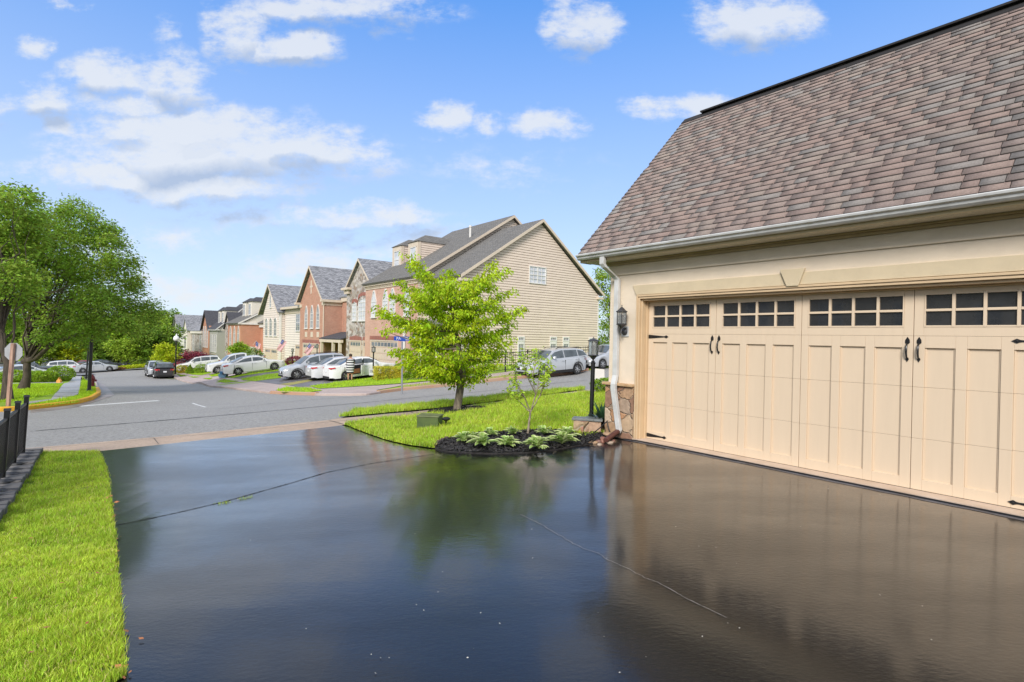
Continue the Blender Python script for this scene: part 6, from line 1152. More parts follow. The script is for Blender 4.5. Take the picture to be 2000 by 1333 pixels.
car('suv', white, 'white SUV half hidden behind shrubs near the burgundy maple', G(362, 727, .1), -dB, 'front', 'left')
car('suv', blackp, 'black SUV seen from behind at the far kerb', G(301, 739.5), dA, 'rear', 'left')
car('suv', silver, 'silver SUV facing the camera just beyond the black one', G(289, 736.5), -dA, 'front', 'right')
car('suv', redp, 'red car peeping out behind the street lamp', G(336, 727.5, .1), -dB, 'front', 'left')
# the car park on the left
car('sedan', pearl, 'silver sedan parked behind the hedge right of the thick trunk', G(92, 741, .1), dA*.3+dB*.954, 'front', 'right')
car('pickup', slate, 'dark grey pickup parked beyond the silver sedan behind the hedge', G(90, 735, .1), dB, 'front', 'right')
car('sedan', white, 'white car between the two big tree trunks behind the hedge', G(40, 741, .1), dB, 'front', 'right')
car('sedan', white, 'white car at the left picture edge behind the hedge', G(8, 742, .1), dB, 'front', 'right')
car('suv', white, 'white hatchback parked just left of the black pole', G(160, 727, .1), dB, 'front', 'right')
car('sedan', redp, 'dark red car parked right of the black pole', G(196, 722, .1), dB, 'front', 'right')
car('sedan', silver, 'low silver car crossing in front of the dark red one', G(214, 725, .1), dB, 'front', 'right')
car('sedan', blackp, 'black car parked at the foot of the wood', G(228, 720.5, .1), dB, 'front', 'right')
# ================================================================== the woman at the open door
def person():
    f0 = G(683.5, 743.8, LAND+.02); s = np.array([dB[0], dB[1], 0]); fwd = dA*.9+dB*.43; fwd /= np.linalg.norm(fwd); rt_ = np.array([fwd[1], -fwd[0], 0])
    T = lambda x, y, z: f0+rt_*x+fwd*y+np.array([0, 0, z])
    J = [(0, .02, .95, .17), (0, .05, 1.12, .16), (0, .09, 1.28, .17), (0, .12, 1.40, .12), (0, .14, 1.47, .055), (0, .17, 1.55, .085), (0, .18, 1.64, .095), (0, .17, 1.70, .06)]
    ed = [(i, i+1) for i in range(7)]
    def ch(root, pts):
        i = root
        for p in pts: J.append(p); ed.append((i, len(J)-1)); i = len(J)-1
        return i
    for sg in (-1, 1):
        ch(0, [(sg*.1, .02, .86, .105), (sg*.11, .03, .48, .065), (sg*.11, .02, .30, .06), (sg*.11, 0, .08, .038), (sg*.12, .05, .04, .036), (sg*.125, .15, .03, .03)])
        ch(3, [(sg*.19, .12, 1.38, .06), (sg*.24, .2, 1.13, .042), (sg*.2, .42, 1.02, .032), (sg*.19, .47, 1.0, .03)])
        w = len(J)-1
        for k in range(4): ch(w, [(sg*.19+(k-1.5)*.02, .53, .985, .011), (sg*.19+(k-1.5)*.023, .575-.01*abs(k-1.5), .965, .009), (sg*.19+(k-1.5)*.023, .6-.01*abs(k-1.5), .945, .008)])
        ch(w, [(sg*.19-sg*.045, .50, .985, .011), (sg*.19-sg*.06, .54, .975, .009)])
    rt2 = thing('person', f0, 'woman in a black and white striped dress bending to the open car door', 'person')
    me = bpy.data.meshes.new('body'); me.from_pydata([tuple(T(*j[:3])-f0) for j in J], ed, []); o = bpy.data.objects.new('body', me); COL.objects.link(o); o.parent = rt2
    sk = o.modifiers.new('skin', 'SKIN'); lay = me.skin_vertices[0].data
    for i, j in enumerate(J): lay[i].radius = (j[3], j[3])
    lay[0].use_root = True; o.modifiers.new('s', 'SUBSURF').render_levels = 2
    me.materials.append(mat('skin', (.5, .27, .18), .5, .05)); ORI[o.name] = f0
    mb = MB(); mb.lathe(T(0, .165, 1.57), [(.06, -.03), (.098, .02), (.112, .09), (.095, .15), (.03, .19)], 14); mb.build('hair', mat('brown_hair', (.06, .03, .02), .6, .3, 30.), rt2, smooth=True)
    # dress with real woven stripes as bands of two cloths
    prof = [(.21, .50), (.235, .58), (.24, .66), (.245, .74), (.25, .82), (.26, .90), (.255, .98), (.235, 1.06), (.22, 1.14), (.23, 1.22), (.245, 1.30), (.235, 1.38), (.13, 1.45)]
    mb = MB(); n = 20; V = []
    for r_, z in prof:
        for j in range(n): a = 2*math.pi*j/n; V.append(T(math.cos(a)*r_, .03+.11*max(0, z-.95)*2+math.sin(a)*r_*.78, z))
    k = 0
    for i in range(len(prof)-1):
        for t in range(1):
            vs = []
            for f in (0, 1): vs += [np.array(V[i*n+j])*(1-f)+np.array(V[(i+1)*n+j])*f for j in range(n)]
            mb.add(vs, [(j, (j+1) % n, n+(j+1) % n, n+j) for j in range(n)], k % 2); k += 1
    mb.build('dress', [mat('black_cloth', (.02, .02, .028), .9, .05), mat('white_cloth', (.7, .7, .7), .9, .05)], rt2, smooth=True)
    for sg in (-1, 1):
        mb = MB(); mb.tube([T(sg*.17, .11, 1.40), T(sg*.225, .14, 1.32), T(sg*.245, .18, 1.2)], [.075, .075, .065], 10); mb.build('sleeve', MATS['black_cloth'], rt2, smooth=True)
        mb = MB(); mb.box(T, sg*.12-.05, sg*.12+.05, -.06, .19, .0, .03); mb.build('sandal', m_under, rt2, bevel=.01)
person()
# ================================================================== flags, lamps, signs
m_flag = {'r': mat('flag_red', (.5, .03, .05), .8, .05), 'w': mat('flag_white', (.75, .74, .75), .8, .05), 'b': mat('flag_blue', (.03, .05, .22), .8, .05)}
def flag(px_, py_, Y, drop, wid, lean, label, pole=(-.5, -.5)):
    p = dep(px_, py_, Y); rt = thing('flag', p, label, 'flag', 'house flags along the row'); mb = MB(); ex = np.array([1., 0, 0])*lean; n = 13
    q = p+np.array([pole[0], .2, pole[1]]); mb.tube([q, p+np.array([.05, 0, .08])], .018, 6); mb.build('pole', m_tw, rt)
    for part, (f0, f1, mm) in (('cloth', (0, 1, None)),):
        mb = MB()
        for i in range(n):
            for k in range(8):
                def P(a, b):   # a across the stripes, b along them (down the hanging cloth)
                    return p+np.array([wid*a-lean*drop*b*.55, .05*math.sin(a*9+b*5), -drop*b-wid*a*.55])
                mb.quad(P(i/n, k/8), P((i+1)/n, k/8), P((i+1)/n, (k+1)/8), P(i/n, (k+1)/8), 0 if i % 2 == 0 else 1)
        mb.build('cloth', [m_flag['r'], m_flag['w']], rt, smooth=True); mb = MB()
        for i in range(7):
            for k in range(3):
                P2 = lambda a, b: P(a, b)+np.array([0, -.012, 0]); mb.quad(P2(i/13, k/8), P2((i+1)/13, k/8), P2((i+1)/13, (k+1)/8), P2(i/13, (k+1)/8))
        mb.build('canton', m_flag['b'], rt, smooth=True)
        mb = MB()
        for i in range(4):
            for k in range(3): c = P2(.05+.13*i, .04+.12*k)+np.array([0, -.006, 0]); mb.add([c+[-.03, 0, 0], c+[0, 0, .035], c+[.03, 0, 0], c+[0, 0, -.035]], [(0, 1, 2, 3)])
        mb.build('stars', m_flag['w'], rt)
flag(604, 671, 55, 1.0, .5, .9, 'striped flag hanging over the garage of the brick gable house')
flag(551, 663, 66, 1.3, .55, .9, 'striped flag on the side of the siding gable house')
flag(500, 667, 76, 1.5, .7, .3, 'striped flag below the white balcony')
flag(768, 655, 45, 1.0, .5, .4, 'striped flag beside the wide garage door of the brick end house')
def rtlamp(b, hgt, label, group='yard lamps on posts'):
    rt = thing('yard_lamp', b, label, 'lamp', group); mb = MB(); mb.tube([b, b+[0, 0, hgt]], .045, 8); mb.build('post', m_black, rt); lantern(rt, b+[0, 0, hgt+.06], .12, .28, ph=.2, sharp=.7); return rt
b = at(728.5, 742); l1 = rtlamp(b, 1.75, 'black yard lamp post carrying a small white sign by the clipped hedge')
mb = MB(); q = dep(721, 733.5, b[1]-.15); r2 = dep(731.5, 721, b[1]-.15); mb.box(lambda x, y, z: np.array([x, y, z]), q[0], r2[0], b[1]-.17, b[1]-.15, q[2], r2[2]); o = mb.build('hanging_sign', mat('grey_sign', (.62, .63, .65), .5, .1), loc=q, bevel=.004); setp(o, 'small white notice board hung on the yard lamp post', 'sign')
for i, (x0, x1, z) in enumerate(((.1, .9, .82), (.15, .85, .66), (.12, .88, .5))):
    mb = MB(); w_ = r2[0]-q[0]; hh = r2[2]-q[2]; mb.box(I3, q[0]+w_*x0, q[0]+w_*x1, b[1]-.176, b[1]-.1705, q[2]+hh*(z-.05), q[2]+hh*(z+.03)); mb.build('print', mat('grey_ink', (.12, .13, .15), .6, .05), o)
for px_, py_, Y, hgt, lab in ((619, 700, 50, 1.5, 'black yard lamp in front of the brick gable garage'), (571, 703, 58, 1.4, 'black yard lamp beside the pale narrow house'), (501, 706, 62, 1.5, 'black yard lamp with green shrub behind, left of the siding gable')):
    b = dep(px_, py_, Y); zt_ = b[2]-.6+hgt; zb_ = h1(b[0], b[1]); rtlamp(np.array([b[0], b[1], zb_]), zt_-zb_, lab)
# globe street lamp
b = at(342.5, 731); t_ = dep(344.5, 660, b[1]); rt = thing('street_lamp', b, 'black street lamp with white globe at the far kerb', 'street lamp'); mb = MB(); mb.tube([b, t_-[0, 0, .35]], [.09, .06], 8); mb.lathe(t_-[0, 0, .5], [(.1, 0), (.16, .05), (.1, .12)], 10); mb.build('post', m_black, rt); mb = MB(); mb.lathe(t_-[0, 0, .38], [(.16, 0), (.3, .14), (.32, .32), (.22, .52), (.08, .62), (.04, .78), (.01, .86)], 14); mb.build('globe', mat('opal_globe', (.8, .8, .8), .3, .02), rt, smooth=True, angle=60)
# black lamp posts by the left walk: they lean a little
for (bx, by), (tx_, ty), r_, lab in (((174, 765), (180, 640), .085, 'leaning black lamp post on the grass strip by the yellow kerb'), ((168.5, 738), (176, 634), .075, 'second black lamp post farther along the left walk')):
    b = G(bx, by, LAND); t_ = dep(tx_, ty, b[1]); t2 = t_+(t_-b)*.12; rt = thing('lamp_post', b, lab, 'lamp post'); mb = MB(); mb.tube([b-[0, 0, .1], b+[0, 0, .05], t_, t2], [r_*1.1, r_, r_*.8, r_*.7], 12); mb.build('post', m_black, rt, smooth=True, angle=40); mb = MB(); mb.lathe(t2, [(.1, 0), (.28, .2), (.3, .5), (.1, .7), (.02, .85)], 12); mb.build('globe', MATS['opal_globe'], rt, smooth=True)
    mb = MB(); mb.lathe(b, [(r_*1.7, 0), (r_*1.7, .05), (r_*1.15, .1)], 12); mb.build('base', m_black, rt)
# back of the stop sign on its weathered wooden post
s1 = dep(23.5, 688, 20.3); b = dep(15, 800, 20.3); b[2] = h1(b[0], b[1])+LAND; rt = thing('stop_sign', b, 'grey back of an octagonal stop sign on a leaning weathered wooden post', 'sign')
m_wood = mat('weathered_post', (.5, .33, .24), .85, .3, 7., col2=(.2, .11, .08), bump=.6, bs=30, stretch=(3, 3, .25))
tp = dep(26, 671, 20.3); mb = MB(); d = tp-b; ex = np.array([.06, 0, 0]); ey = np.array([0, .05, 0]); vs = []
for p in (b-[0, 0, .2], tp): vs += [p-ex-ey, p+ex-ey, p+ex+ey, p-ex+ey]
mb.add(vs, [(0, 1, 5, 4), (1, 2, 6, 5), (2, 3, 7, 6), (3, 0, 4, 7), (4, 5, 6, 7)]); mb.build('post', m_wood, rt, bevel=.008)
mb = MB(); rr = .345; mb.prism(lambda x, y, z: s1+np.array([x, .06+y, z]), [(rr*math.cos(a)/math.cos(math.pi/8)*.98, rr*math.sin(a)/math.cos(math.pi/8)*.98) for a in [math.pi/8+.03+k*math.pi/4 for k in range(8)]], 0, .004); mb.build('plate', mat('galvanised_back', (.42, .43, .44), .5, .08, 6., metal=.2), rt)
mb = MB(); mb.prism(lambda x, y, z: s1+np.array([x, .0655+y, z]), [(rr*math.cos(a)*1.05, rr*math.sin(a)*1.05) for a in [math.pi/8+.03+k*math.pi/4 for k in range(8)]], 0, .002); mb.build('sign_face', mat('sign_red', (.5, .02, .02), .4, .02), rt)
# hydrant
b = G(180.5, 756, LAND); rt = thing('fire_hydrant', b, 'dark red fire hydrant beside the black lamp post', 'hydrant'); mb = MB(); mr_ = mat('hydrant_red', (.22, .03, .035), .5, .1); mb.lathe(b, [(.17, 0), (.17, .05), (.12, .07), (.11, .5), (.15, .52), (.15, .57), (.13, .6), (.1, .7), (.04, .76), (.04, .82), (.01, .83)], 14); mb.build('barrel', mr_, rt, smooth=True, angle=35)
for a in (0, math.pi/2, math.pi): mb = MB(); d = np.array([math.cos(a), math.sin(a), 0]); mb.lathe(b+[0, 0, .42]+d*.09, [(.06, 0), (.06, .1), (.075, .1), (.075, .15), (.02, .17)], 10, ax=d); mb.build('outlet', mr_, rt)
mb = MB(); b = G(115.5, 748, LAND); mb.prism(lambda x, y, z: b+np.array([x, y, z]), [(-.17, 0), (.17, 0), (.15, .2), (.03, .3), (0, .45), (-.03, .3), (-.15, .2)], -.1, .1); o = mb.build('marker', mat('orange_plastic', (.8, .35, .06), .5, .05), loc=b, bevel=.01); setp(o, 'small orange marker standing in front of the rounded shrub', 'marker')
# street name sign, its lettering is a mesh
b = at(785, 766, .1); rt = thing('street_name_sign', b, 'blue street name sign on a thin grey post at the corner, half behind the dogwood', 'sign'); t_ = dep(785.6, 668, b[1]); mb = MB(); mb.tube([b-[0, 0, .1], t_], .04, 8); mb.build('post', mat('galvanised_post', (.4, .41, .43), .4, .1, metal=.5), rt)
p0 = dep(769.5, 663.5, b[1]); p1 = dep(800, 656.5, b[1]); hh = .19; wd = 1.05
exx = np.array([p1[0]-p0[0], .35, 0]); exx /= np.linalg.norm(exx); eyy = np.array([-exx[1], exx[0], 0]); T2 = lambda x, y, z: p0+exx*x+eyy*y+np.array([0, 0, z-.05])
mb = MB(); mb.box(T2, 0, wd, 0, .02, 0, hh); mb.build('name_plate', mat('sign_blue', (.02, .08, .42), .4, .02), rt)
fc = bpy.data.curves.new('lettering', 'FONT'); fc.body = 'PAULSEN PL'; fc.size = .185; fc.extrude = .003; fc.materials.append(mat('sign_white', (.8, .8, .8), .5, .02)); fo = bpy.data.objects.new('lettering', fc); COL.objects.link(fo); fo.parent = rt
q = T2(.1, -.006, .035)-b; M3 = Matrix(((exx[0], 0, -eyy[0], q[0]), (exx[1], 0, -eyy[1], q[1]), (0, 1, 0, q[2]), (0, 0, 0, 1))); fo.matrix_local = M3 @ Matrix.Scale(.93, 4, (1, 0, 0))
def tomesh(fo, mx_=None):
    me = bpy.data.meshes.new_from_object(fo); n = bpy.data.objects.new('lettering', me); COL.objects.link(n); n.parent = fo.parent; n.matrix_local = mx_ or fo.matrix_local.copy(); f = fo.data; bpy.data.objects.remove(fo); bpy.data.curves.remove(f); return n
tomesh(fo, M3 @ Matrix.Scale(.93, 4, (1, 0, 0)))
kp = G(148, 788.2); kq = G(156, 786.6)
fc = bpy.data.curves.new('lettering', 'FONT'); fc.body = 'FIRE LANE'; fc.size = .13; fc.extrude = .002; fc.materials.append(m_black); fo = bpy.data.objects.new('lettering', fc); COL.objects.link(fo)
kd = kq-kp; kd /= np.linalg.norm(kd); kn = np.array([kd[1], -kd[0], 0]); kp = G(139.5, 790.2)+kn*.0925+[0, 0, .035]
fo.matrix_world = Matrix(((kd[0], 0, kn[0], kp[0]), (kd[1], 0, kn[1], kp[1]), (kd[2], 1, 0, kp[2]), (0, 0, 0, 1))); n_ = tomesh(fo); n_.matrix_world = Matrix(((kd[0], 0, kn[0], kp[0]), (kd[1], 0, kn[1], kp[1]), (kd[2], 1, 0, kp[2]), (0, 0, 0, 1))); n_['kind'] = 'structure'; n_.name = 'kerb_lettering'
mb = MB(); T3 = lambda x, y, z: t_+eyy*x+exx*y+np.array([0, 0, z+.02]); mb.box(T3, -.45, .45, -.01, .01, 0, .19); mb.build('name_plate', MATS['sign_blue'], rt)
# white yard sign near the lamp, seen from its blank back
b = G(1171, 757, .04); q = dep(1161.5, 745, b[1]); r2 = dep(1181.5, 720.5, b[1]); mb = MB(); rt = thing('yard_sign', b, 'blank white yard sign on wire legs between post lamp and garage corner', 'sign')
e1 = np.array([r2[0]-q[0], 0, 0]); e2 = np.array([-.02, 0, r2[2]-q[2]]); mb.slab([q, q+e1+[0, 0, -.02], q+e1+e2+[0, 0, -.02], q+e2], .006); mb.build('board', m_tw, rt); mb = MB()
for f in (.2, .8): mb.tube([np.array([q[0]+e1[0]*f, b[1]+.01, b[2]-.1]), q+e1*f+e2*.6+[0, .01, 0]], .004, 5)
mb.build('wire_legs', m_black, rt)
# utility pedestal in the lawn
b = G(836, 839, .03); s = b[1]/F; m_pg = mat('olive_box', (.1, .14, .035), .6, .25, 4., col2=(.055, .09, .025), bump=.15); rt = thing('utility_box', b, 'low olive green utility box standing in the front lawn', 'utility box'); a_ = -.12; ex = np.array([math.cos(a_), math.sin(a_), 0]); ey = np.array([-math.sin(a_), math.cos(a_), 0]); T2 = lambda x, y, z: b+ex*x+ey*y+np.array([0, 0, z])
mb = MB(); mb.box(T2, -.23, .2, -.0, .38, 0, .235); mb.build('case', m_pg, rt, bevel=.01); mb = MB(); mb.box(T2, -.245, .215, -.015, .395, .236, .262); mb.build('lid', mat('olive_lid', (.17, .2, .08), .6, .2, 5.), rt, bevel=.008)
c = T2(.33, .12, 0); mb = MB(); mb.tube([c, c+[0, 0, .2]], .018, 8); mb.build('stem', m_black, loc=c) if False else None
rt = thing('path_light', c, 'small black path light beside the olive utility box', 'garden light'); mb = MB(); mb.tube([c, c+[0, 0, .17]], .018, 8); mb.build('stake', m_black, rt); mb = MB(); mb.lathe(c+[0, 0, .16], [(.03, 0), (.085, .03), (.085, .05), (.05, .075), (.01, .08)], 12); mb.build('cap', m_black, rt)
# two boxes left out by the pickup
m_pb = mat('pale_blue_plastic', (.25, .45, .62), .4, .1, 6.)
for (a_, b_), (w_, h_), z0, mm, lab in (((436, 738), (.62, .25), 0, m_pb, 'pale blue plastic tub on the pavement by the pickup wheel'), ((437, 738), (.5, .2), .27, mat('mid_blue_plastic', (.08, .25, .48), .4, .1), 'darker blue tub stacked on the pale blue one')):
    c = at(a_, b_)+[0, 0, z0]; mb = MB(); T2 = lambda x, y, z, c=c: c+np.array([x, y, z]); mb.add([T2(x*f, y*f, z) for z, f in ((0, .85), (h_, 1)) for x, y in ((-w_/2, -.2), (w_/2, -.2), (w_/2, .2), (-w_/2, .2))], [(0, 3, 2, 1), (0, 1, 5, 4), (1, 2, 6, 5), (2, 3, 7, 6), (3, 0, 4, 7), (4, 5, 6, 7)]); mb.box(T2, -w_/2-.02, w_/2+.02, -.22, .22, h_+.002, h_+.03); o = mb.build('storage_tub', mm, loc=c, bevel=.01); setp(o, lab, 'tub')
# ================================================================== iron fence on its stone edging, lower left
pA, pB_, pC = G(44, 883.5, .12), G(27.5, 903, .12), G(4.5, 934, .12)
d1 = (pA-pC); d1[2] = 0; d1 /= np.linalg.norm(d1); stp = np.linalg.norm((pA-pC)[:2])/2; m_ch = mat('fence_black', (.014, .014, .016), .4, .1, 9.)
m_mesh = m_ch; fence = thing('iron_fence', pA, 'black metal picket fence on the stone edging at the lower left', 'fence')
posts = [pA-d1*stp*k for k in range(5)]; up = np.array([0, 0, 1.]); ln_ = np.array([.045, .0, 0])
n1 = np.array([-d1[1], d1[0], 0])
TFc = lambda x, y, z: pA-d1*x+n1*y+np.array([.06*z, 0, z+(h1(*(pA-d1*x)[:2])-h1(*pA[:2]))])
for k in range(5): mb = MB(); mb.box(TFc, stp*k-.028, stp*k+.028, -.028, .028, -.15, .83); mb.prism(TFc, [(stp*k-.035, .831), (stp*k+.035, .831), (stp*k, .862)], -.035, .035); mb.build('post', m_ch, fence, bevel=.004)
for k in range(4):
    mb = MB()
    for z in (.045, .72): mb.box(TFc, stp*k+.03, stp*(k+1)-.03, -.014, .014, z, z+.03)
    nn_ = 14
    for j in range(1, nn_): x = stp*(k+j/nn_); mb.box(TFc, x-.008, x+.008, -.008, .008, .0755, .7195)
    mb.build('panel', m_ch, fence)
mr2 = stonemat('dark_edging', [(.1, .1, .1), (.15, .14, .14), (.07, .07, .075), (.18, .17, .16)], (.03, .03, .03), 7., .04, .35, .02)
edge = [pA+d1*.35-n1*.14, pA+d1*.35+n1*.16, pC-d1*3.5+n1*.16, pC-d1*3.5-n1*.24]; edge = [p for p in edge]
k = 0; x = -.34
while x < stp*4+.4:
    w_ = .16+.12*rng.random(); mb = MB(); hh = .10+.035*rng.random()
    mb.box(TFc, x, x+w_-.008, -.2-.03*rng.random(), .13+.02*rng.random(), -.3, hh-.12); o = mb.build('edging_block', mr2, loc=TFc(x, 0, -.1), bevel=.015); setp(o, 'dark grey stone block of the edging below the iron fence', 'stone block', 'edging blocks below the iron fence'); x += w_; k += 1
# ================================================================== iron fence and low wall beside the end house
nh = thing('neighbour_house', (-27, -2, -1), 'beige house mirrored in the panes of the garage door', 'house'); T9 = lambda x, o, z: np.array([-24.+o, x, z])
mb = MB(); mb.box(T9, -14, 9, -8, 0, -3, 5.2); mb.build('wall', m_sd, nh); mb = MB(); mb.slab([T9(-14.5, .5, 5.1), T9(9.5, .5, 5.1), T9(9.5, -4, 8.2), T9(-14.5, -4, 8.2)], .2); mb.slab([T9(-14.5, -8.5, 5.1), T9(9.5, -8.5, 5.1), T9(9.5, -4, 8.19), T9(-14.5, -4, 8.19)], .2); mb.build('roof', m_roofd, nh)
for y_ in (-11, -7, -3, 1, 5):
    for z_ in (-.6, 2.4): window(nh, T9, y_, y_+1.3, z_, z_+1.7, 'rect', 2, 4)
fb = thing('iron_fence', G(960, 728, LAND), 'black iron picket fence in front of the beige gable behind the SUV', 'fence')
L0_ = [(905, 738), (945, 732), (987, 726), (1030, 722), (1090, 716), (1150, 711.5)]
P = [G(a, b, LAND) for a, b in L0_]
for i, p in enumerate(P): mb = MB(); mb.box(lambda x, y, z, p=p: p+np.array([x, y, z]), -.05, .05, -.05, .05, -.1, 1.28); mb.build('post', m_ch, fb)
for i in range(len(P)-1):
    a, b = P[i], P[i+1]; mb = MB(); n = int(np.linalg.norm(b-a)/.13)
    for z in (.12, .95, 1.15): mb.tube([a+[0, 0, z], b+[0, 0, z]], .02, 4)
    for j in range(1, n): q = a+(b-a)*j/n; mb.tube([q+[0, 0, .1], q+[0, 0, 1.22]], .011, 4)
    mb.build('panel', m_ch, fb)
sw = thing('stone_wall', at(850, 742), 'low fieldstone wall by the steps of the brick end house', 'wall'); A1, A2 = at(833, 741), at(880, 738); dd = (A2-A1)/np.linalg.norm(A2-A1); pp = np.array([-dd[1], dd[0], 0]); T2 = lambda x, y, z: A1+dd*x+pp*y+np.array([0, 0, z])
mb = MB(); mb.box(T2, 0, np.linalg.norm(A2-A1), 0, .35, -.3, .28); mb.build('stones', m_fs, sw, bevel=.02); mb = MB(); mb.box(T2, -.04, np.linalg.norm(A2-A1)+.04, -.04, .39, .283, .34); mb.build('cap', m_conc, sw, bevel=.01)
# foundation planting strip behind the far pavement
sheet('mulch_bed', px([(782, 745), (804, 739.5), (852, 736.5), (882, 737), (882, 741), (852, 741.5), (804, 743)]), LAND+.05, m_mulch, .6)
WSTR, SUNE, EXPO, CLOUD, TINT = .12, 1.5, 1.36, 2.95, (.80, .92, 1.14)
# ================================================================== camera, sky, light
cam = bpy.data.cameras.new('camera'); co = bpy.data.objects.new('camera', cam); COL.objects.link(co); sc.camera = co
cam.sensor_width = 36; cam.lens = F/2000*36; cam.clip_end = 5000; cam.clip_start = .05
co.matrix_world = Matrix.Translation((0, 0, EYE)) @ Matrix([list(r) for r in CM]).to_4x4()
SUN_EL, SUN_AZ = R(34), R(196)      # high, behind the camera to the left
w = bpy.data.worlds.new('World'); sc.world = w; w.use_nodes = True; nt = w.node_tree; L = nt.links; bg = nt.nodes['Background']
sky = nd(nt, 'ShaderNodeTexSky', sky_type='NISHITA'); sky.sun_disc = False; sky.sun_elevation = SUN_EL; sky.sun_rotation = SUN_AZ; sky.air_density = 1.0; sky.dust_density = .6; sky.ozone_density = 2.2; sky.altitude = 50
tc = nd(nt, 'ShaderNodeTexCoord'); sx = nd(nt, 'ShaderNodeSeparateXYZ'); L.new(tc.outputs['Generated'], sx.inputs[0])
def mth(op, a, b=None, c=None, clamp=False):
    n = nd(nt, 'ShaderNodeMath', operation=op); n.use_clamp = clamp
    for i, v in enumerate((a, b, c)):
        if v is None: continue
        if isinstance(v, (int, float)): n.inputs[i].default_value = v
        else: L.new(v, n.inputs[i])
    return n.outputs[0]
yy = mth('MAXIMUM', sx.outputs['Y'], .12)
cu = mth('DIVIDE', sx.outputs['X'], yy); cv = mth('DIVIDE', sx.outputs['Z'], yy)
cmb = nd(nt, 'ShaderNodeCombineXYZ'); L.new(cu, cmb.inputs[0]); L.new(cv, cmb.inputs[1])
zz = mth('MAXIMUM', sx.outputs['Z'], .06)
cm2 = nd(nt, 'ShaderNodeCombineXYZ'); L.new(mth('DIVIDE', sx.outputs['X'], zz), cm2.inputs[0]); L.new(mth('DIVIDE', sx.outputs['Y'], zz), cm2.inputs[1])
nz = nd(nt, 'ShaderNodeTexNoise', Scale=9., Detail=9., Roughness=.6); mpn = nd(nt, 'ShaderNodeMapping'); mpn.inputs['Scale'].default_value = (.75, 1.35, 1); L.new(cmb.outputs[0], mpn.inputs[0]); L.new(mpn.outputs[0], nz.inputs['Vector'])
nz2 = nd(nt, 'ShaderNodeTexNoise', Scale=28., Detail=6., Roughness=.65); L.new(mpn.outputs[0], nz2.inputs['Vector'])
# clouds of that afternoon: centre and radii in the gnomonic plane of the northern sky (from photo measurements)
BL = [(125, 5, 40, 14, .8), (57, 90, 48, 30, .85), (305, 62, 34, 28, .5), (85, 192, 120, 46, .95), (205, 150, 90, 52, 1), (330, 158, 105, 62, 1.05), (240, 205, 170, 38, .8), (112, 252, 38, 30, .8),
      (250, 250, 130, 38, 1.05), (400, 262, 210, 68, 1.3), (420, 300, 330, 82, 1.25), (590, 296, 130, 52, 1.2), (440, 315, 230, 50, 1.0), (190, 345, 180, 44, 1.05), (420, 368, 230, 42, .95), (560, 88, 112, 44, 1.2), (455, 62, 75, 75, .85),
      (640, 6, 240, 40, .95), (775, 42, 60, 36, .8), (460, 432, 110, 24, .75), (690, 426, 190, 28, .85), (860, 240, 62, 36, 1.), (940, 246, 44, 24, .62), (1052, 240, 72, 36, 1.), (1125, 250, 50, 20, .45),
      (1130, 48, 78, 66, 1.), (1470, 48, 120, 62, 1.05), (1270, 208, 62, 28, .95), (1370, 203, 90, 30, .95), (380, 560, 170, 50, .6), (600, 520, 200, 40, .55), (800, 480, 220, 44, .55), (960, 330, 240, 60, .3), (300, 470, 260, 60, .35),
      (2100, 120, 260, 90, 1.), (-260, 200, 260, 90, 1.)]
def field(dv, L_=None):
    acc = None
    for px_, py_, rx, ry, am in (L_ or BL):
        c = ((px_-1000)/F, (645-py_+(px_-161)*.02)/F)
        a = nd(nt, 'ShaderNodeVectorMath', operation='SUBTRACT'); L.new(CV.outputs[0], a.inputs[0]); a.inputs[1].default_value = (c[0], c[1]+dv, 0)
        b = nd(nt, 'ShaderNodeVectorMath', operation='MULTIPLY'); L.new(a.outputs[0], b.inputs[0]); b.inputs[1].default_value = (F/rx, F/ry, 0)
        d = nd(nt, 'ShaderNodeVectorMath', operation='LENGTH'); L.new(b.outputs[0], d.inputs[0])
        f = mth('MULTIPLY', mth('SUBTRACT', 1.25, d.outputs['Value'], clamp=True), am)
        acc = f if acc is None else mth('MAXIMUM', acc, f)
    return acc
wn = nd(nt, 'ShaderNodeTexNoise', Scale=5., Detail=6., Roughness=.62); L.new(cmb.outputs[0], wn.inputs['Vector'])
wv = nd(nt, 'ShaderNodeVectorMath', operation='SUBTRACT'); wv.inputs[1].default_value = (.5, .5, .5); L.new(wn.outputs['Color'], wv.inputs[0])
wm = nd(nt, 'ShaderNodeVectorMath', operation='MULTIPLY_ADD'); wm.inputs[1].default_value = (.19, .09, 0); L.new(wv.outputs[0], wm.inputs[0]); L.new(cmb.outputs[0], wm.inputs[2]); CV = wm
f0 = field(0.); BIG = [b for b in BL if b[2]*b[3] > 4000 and b[4] > .7 and abs(b[0]-1000) < 1000]; fg = field(0., BIG); fd = field(-.03, BIG)
nn = mth('ADD', mth('MULTIPLY', mth('SUBTRACT', nz.outputs['Fac'], .5), 2.7), mth('MULTIPLY', mth('SUBTRACT', nz2.outputs['Fac'], .5), 1.7))
den = mth('ADD', f0, mth('MULTIPLY', nn, mth('MINIMUM', mth('MULTIPLY', f0, 3.), 1.)))
front = nd(nt, 'ShaderNodeMapRange', interpolation_type='SMOOTHSTEP'); front.inputs['From Min'].default_value = .06; front.inputs['From Max'].default_value = 1.05; L.new(den, front.inputs['Value'])
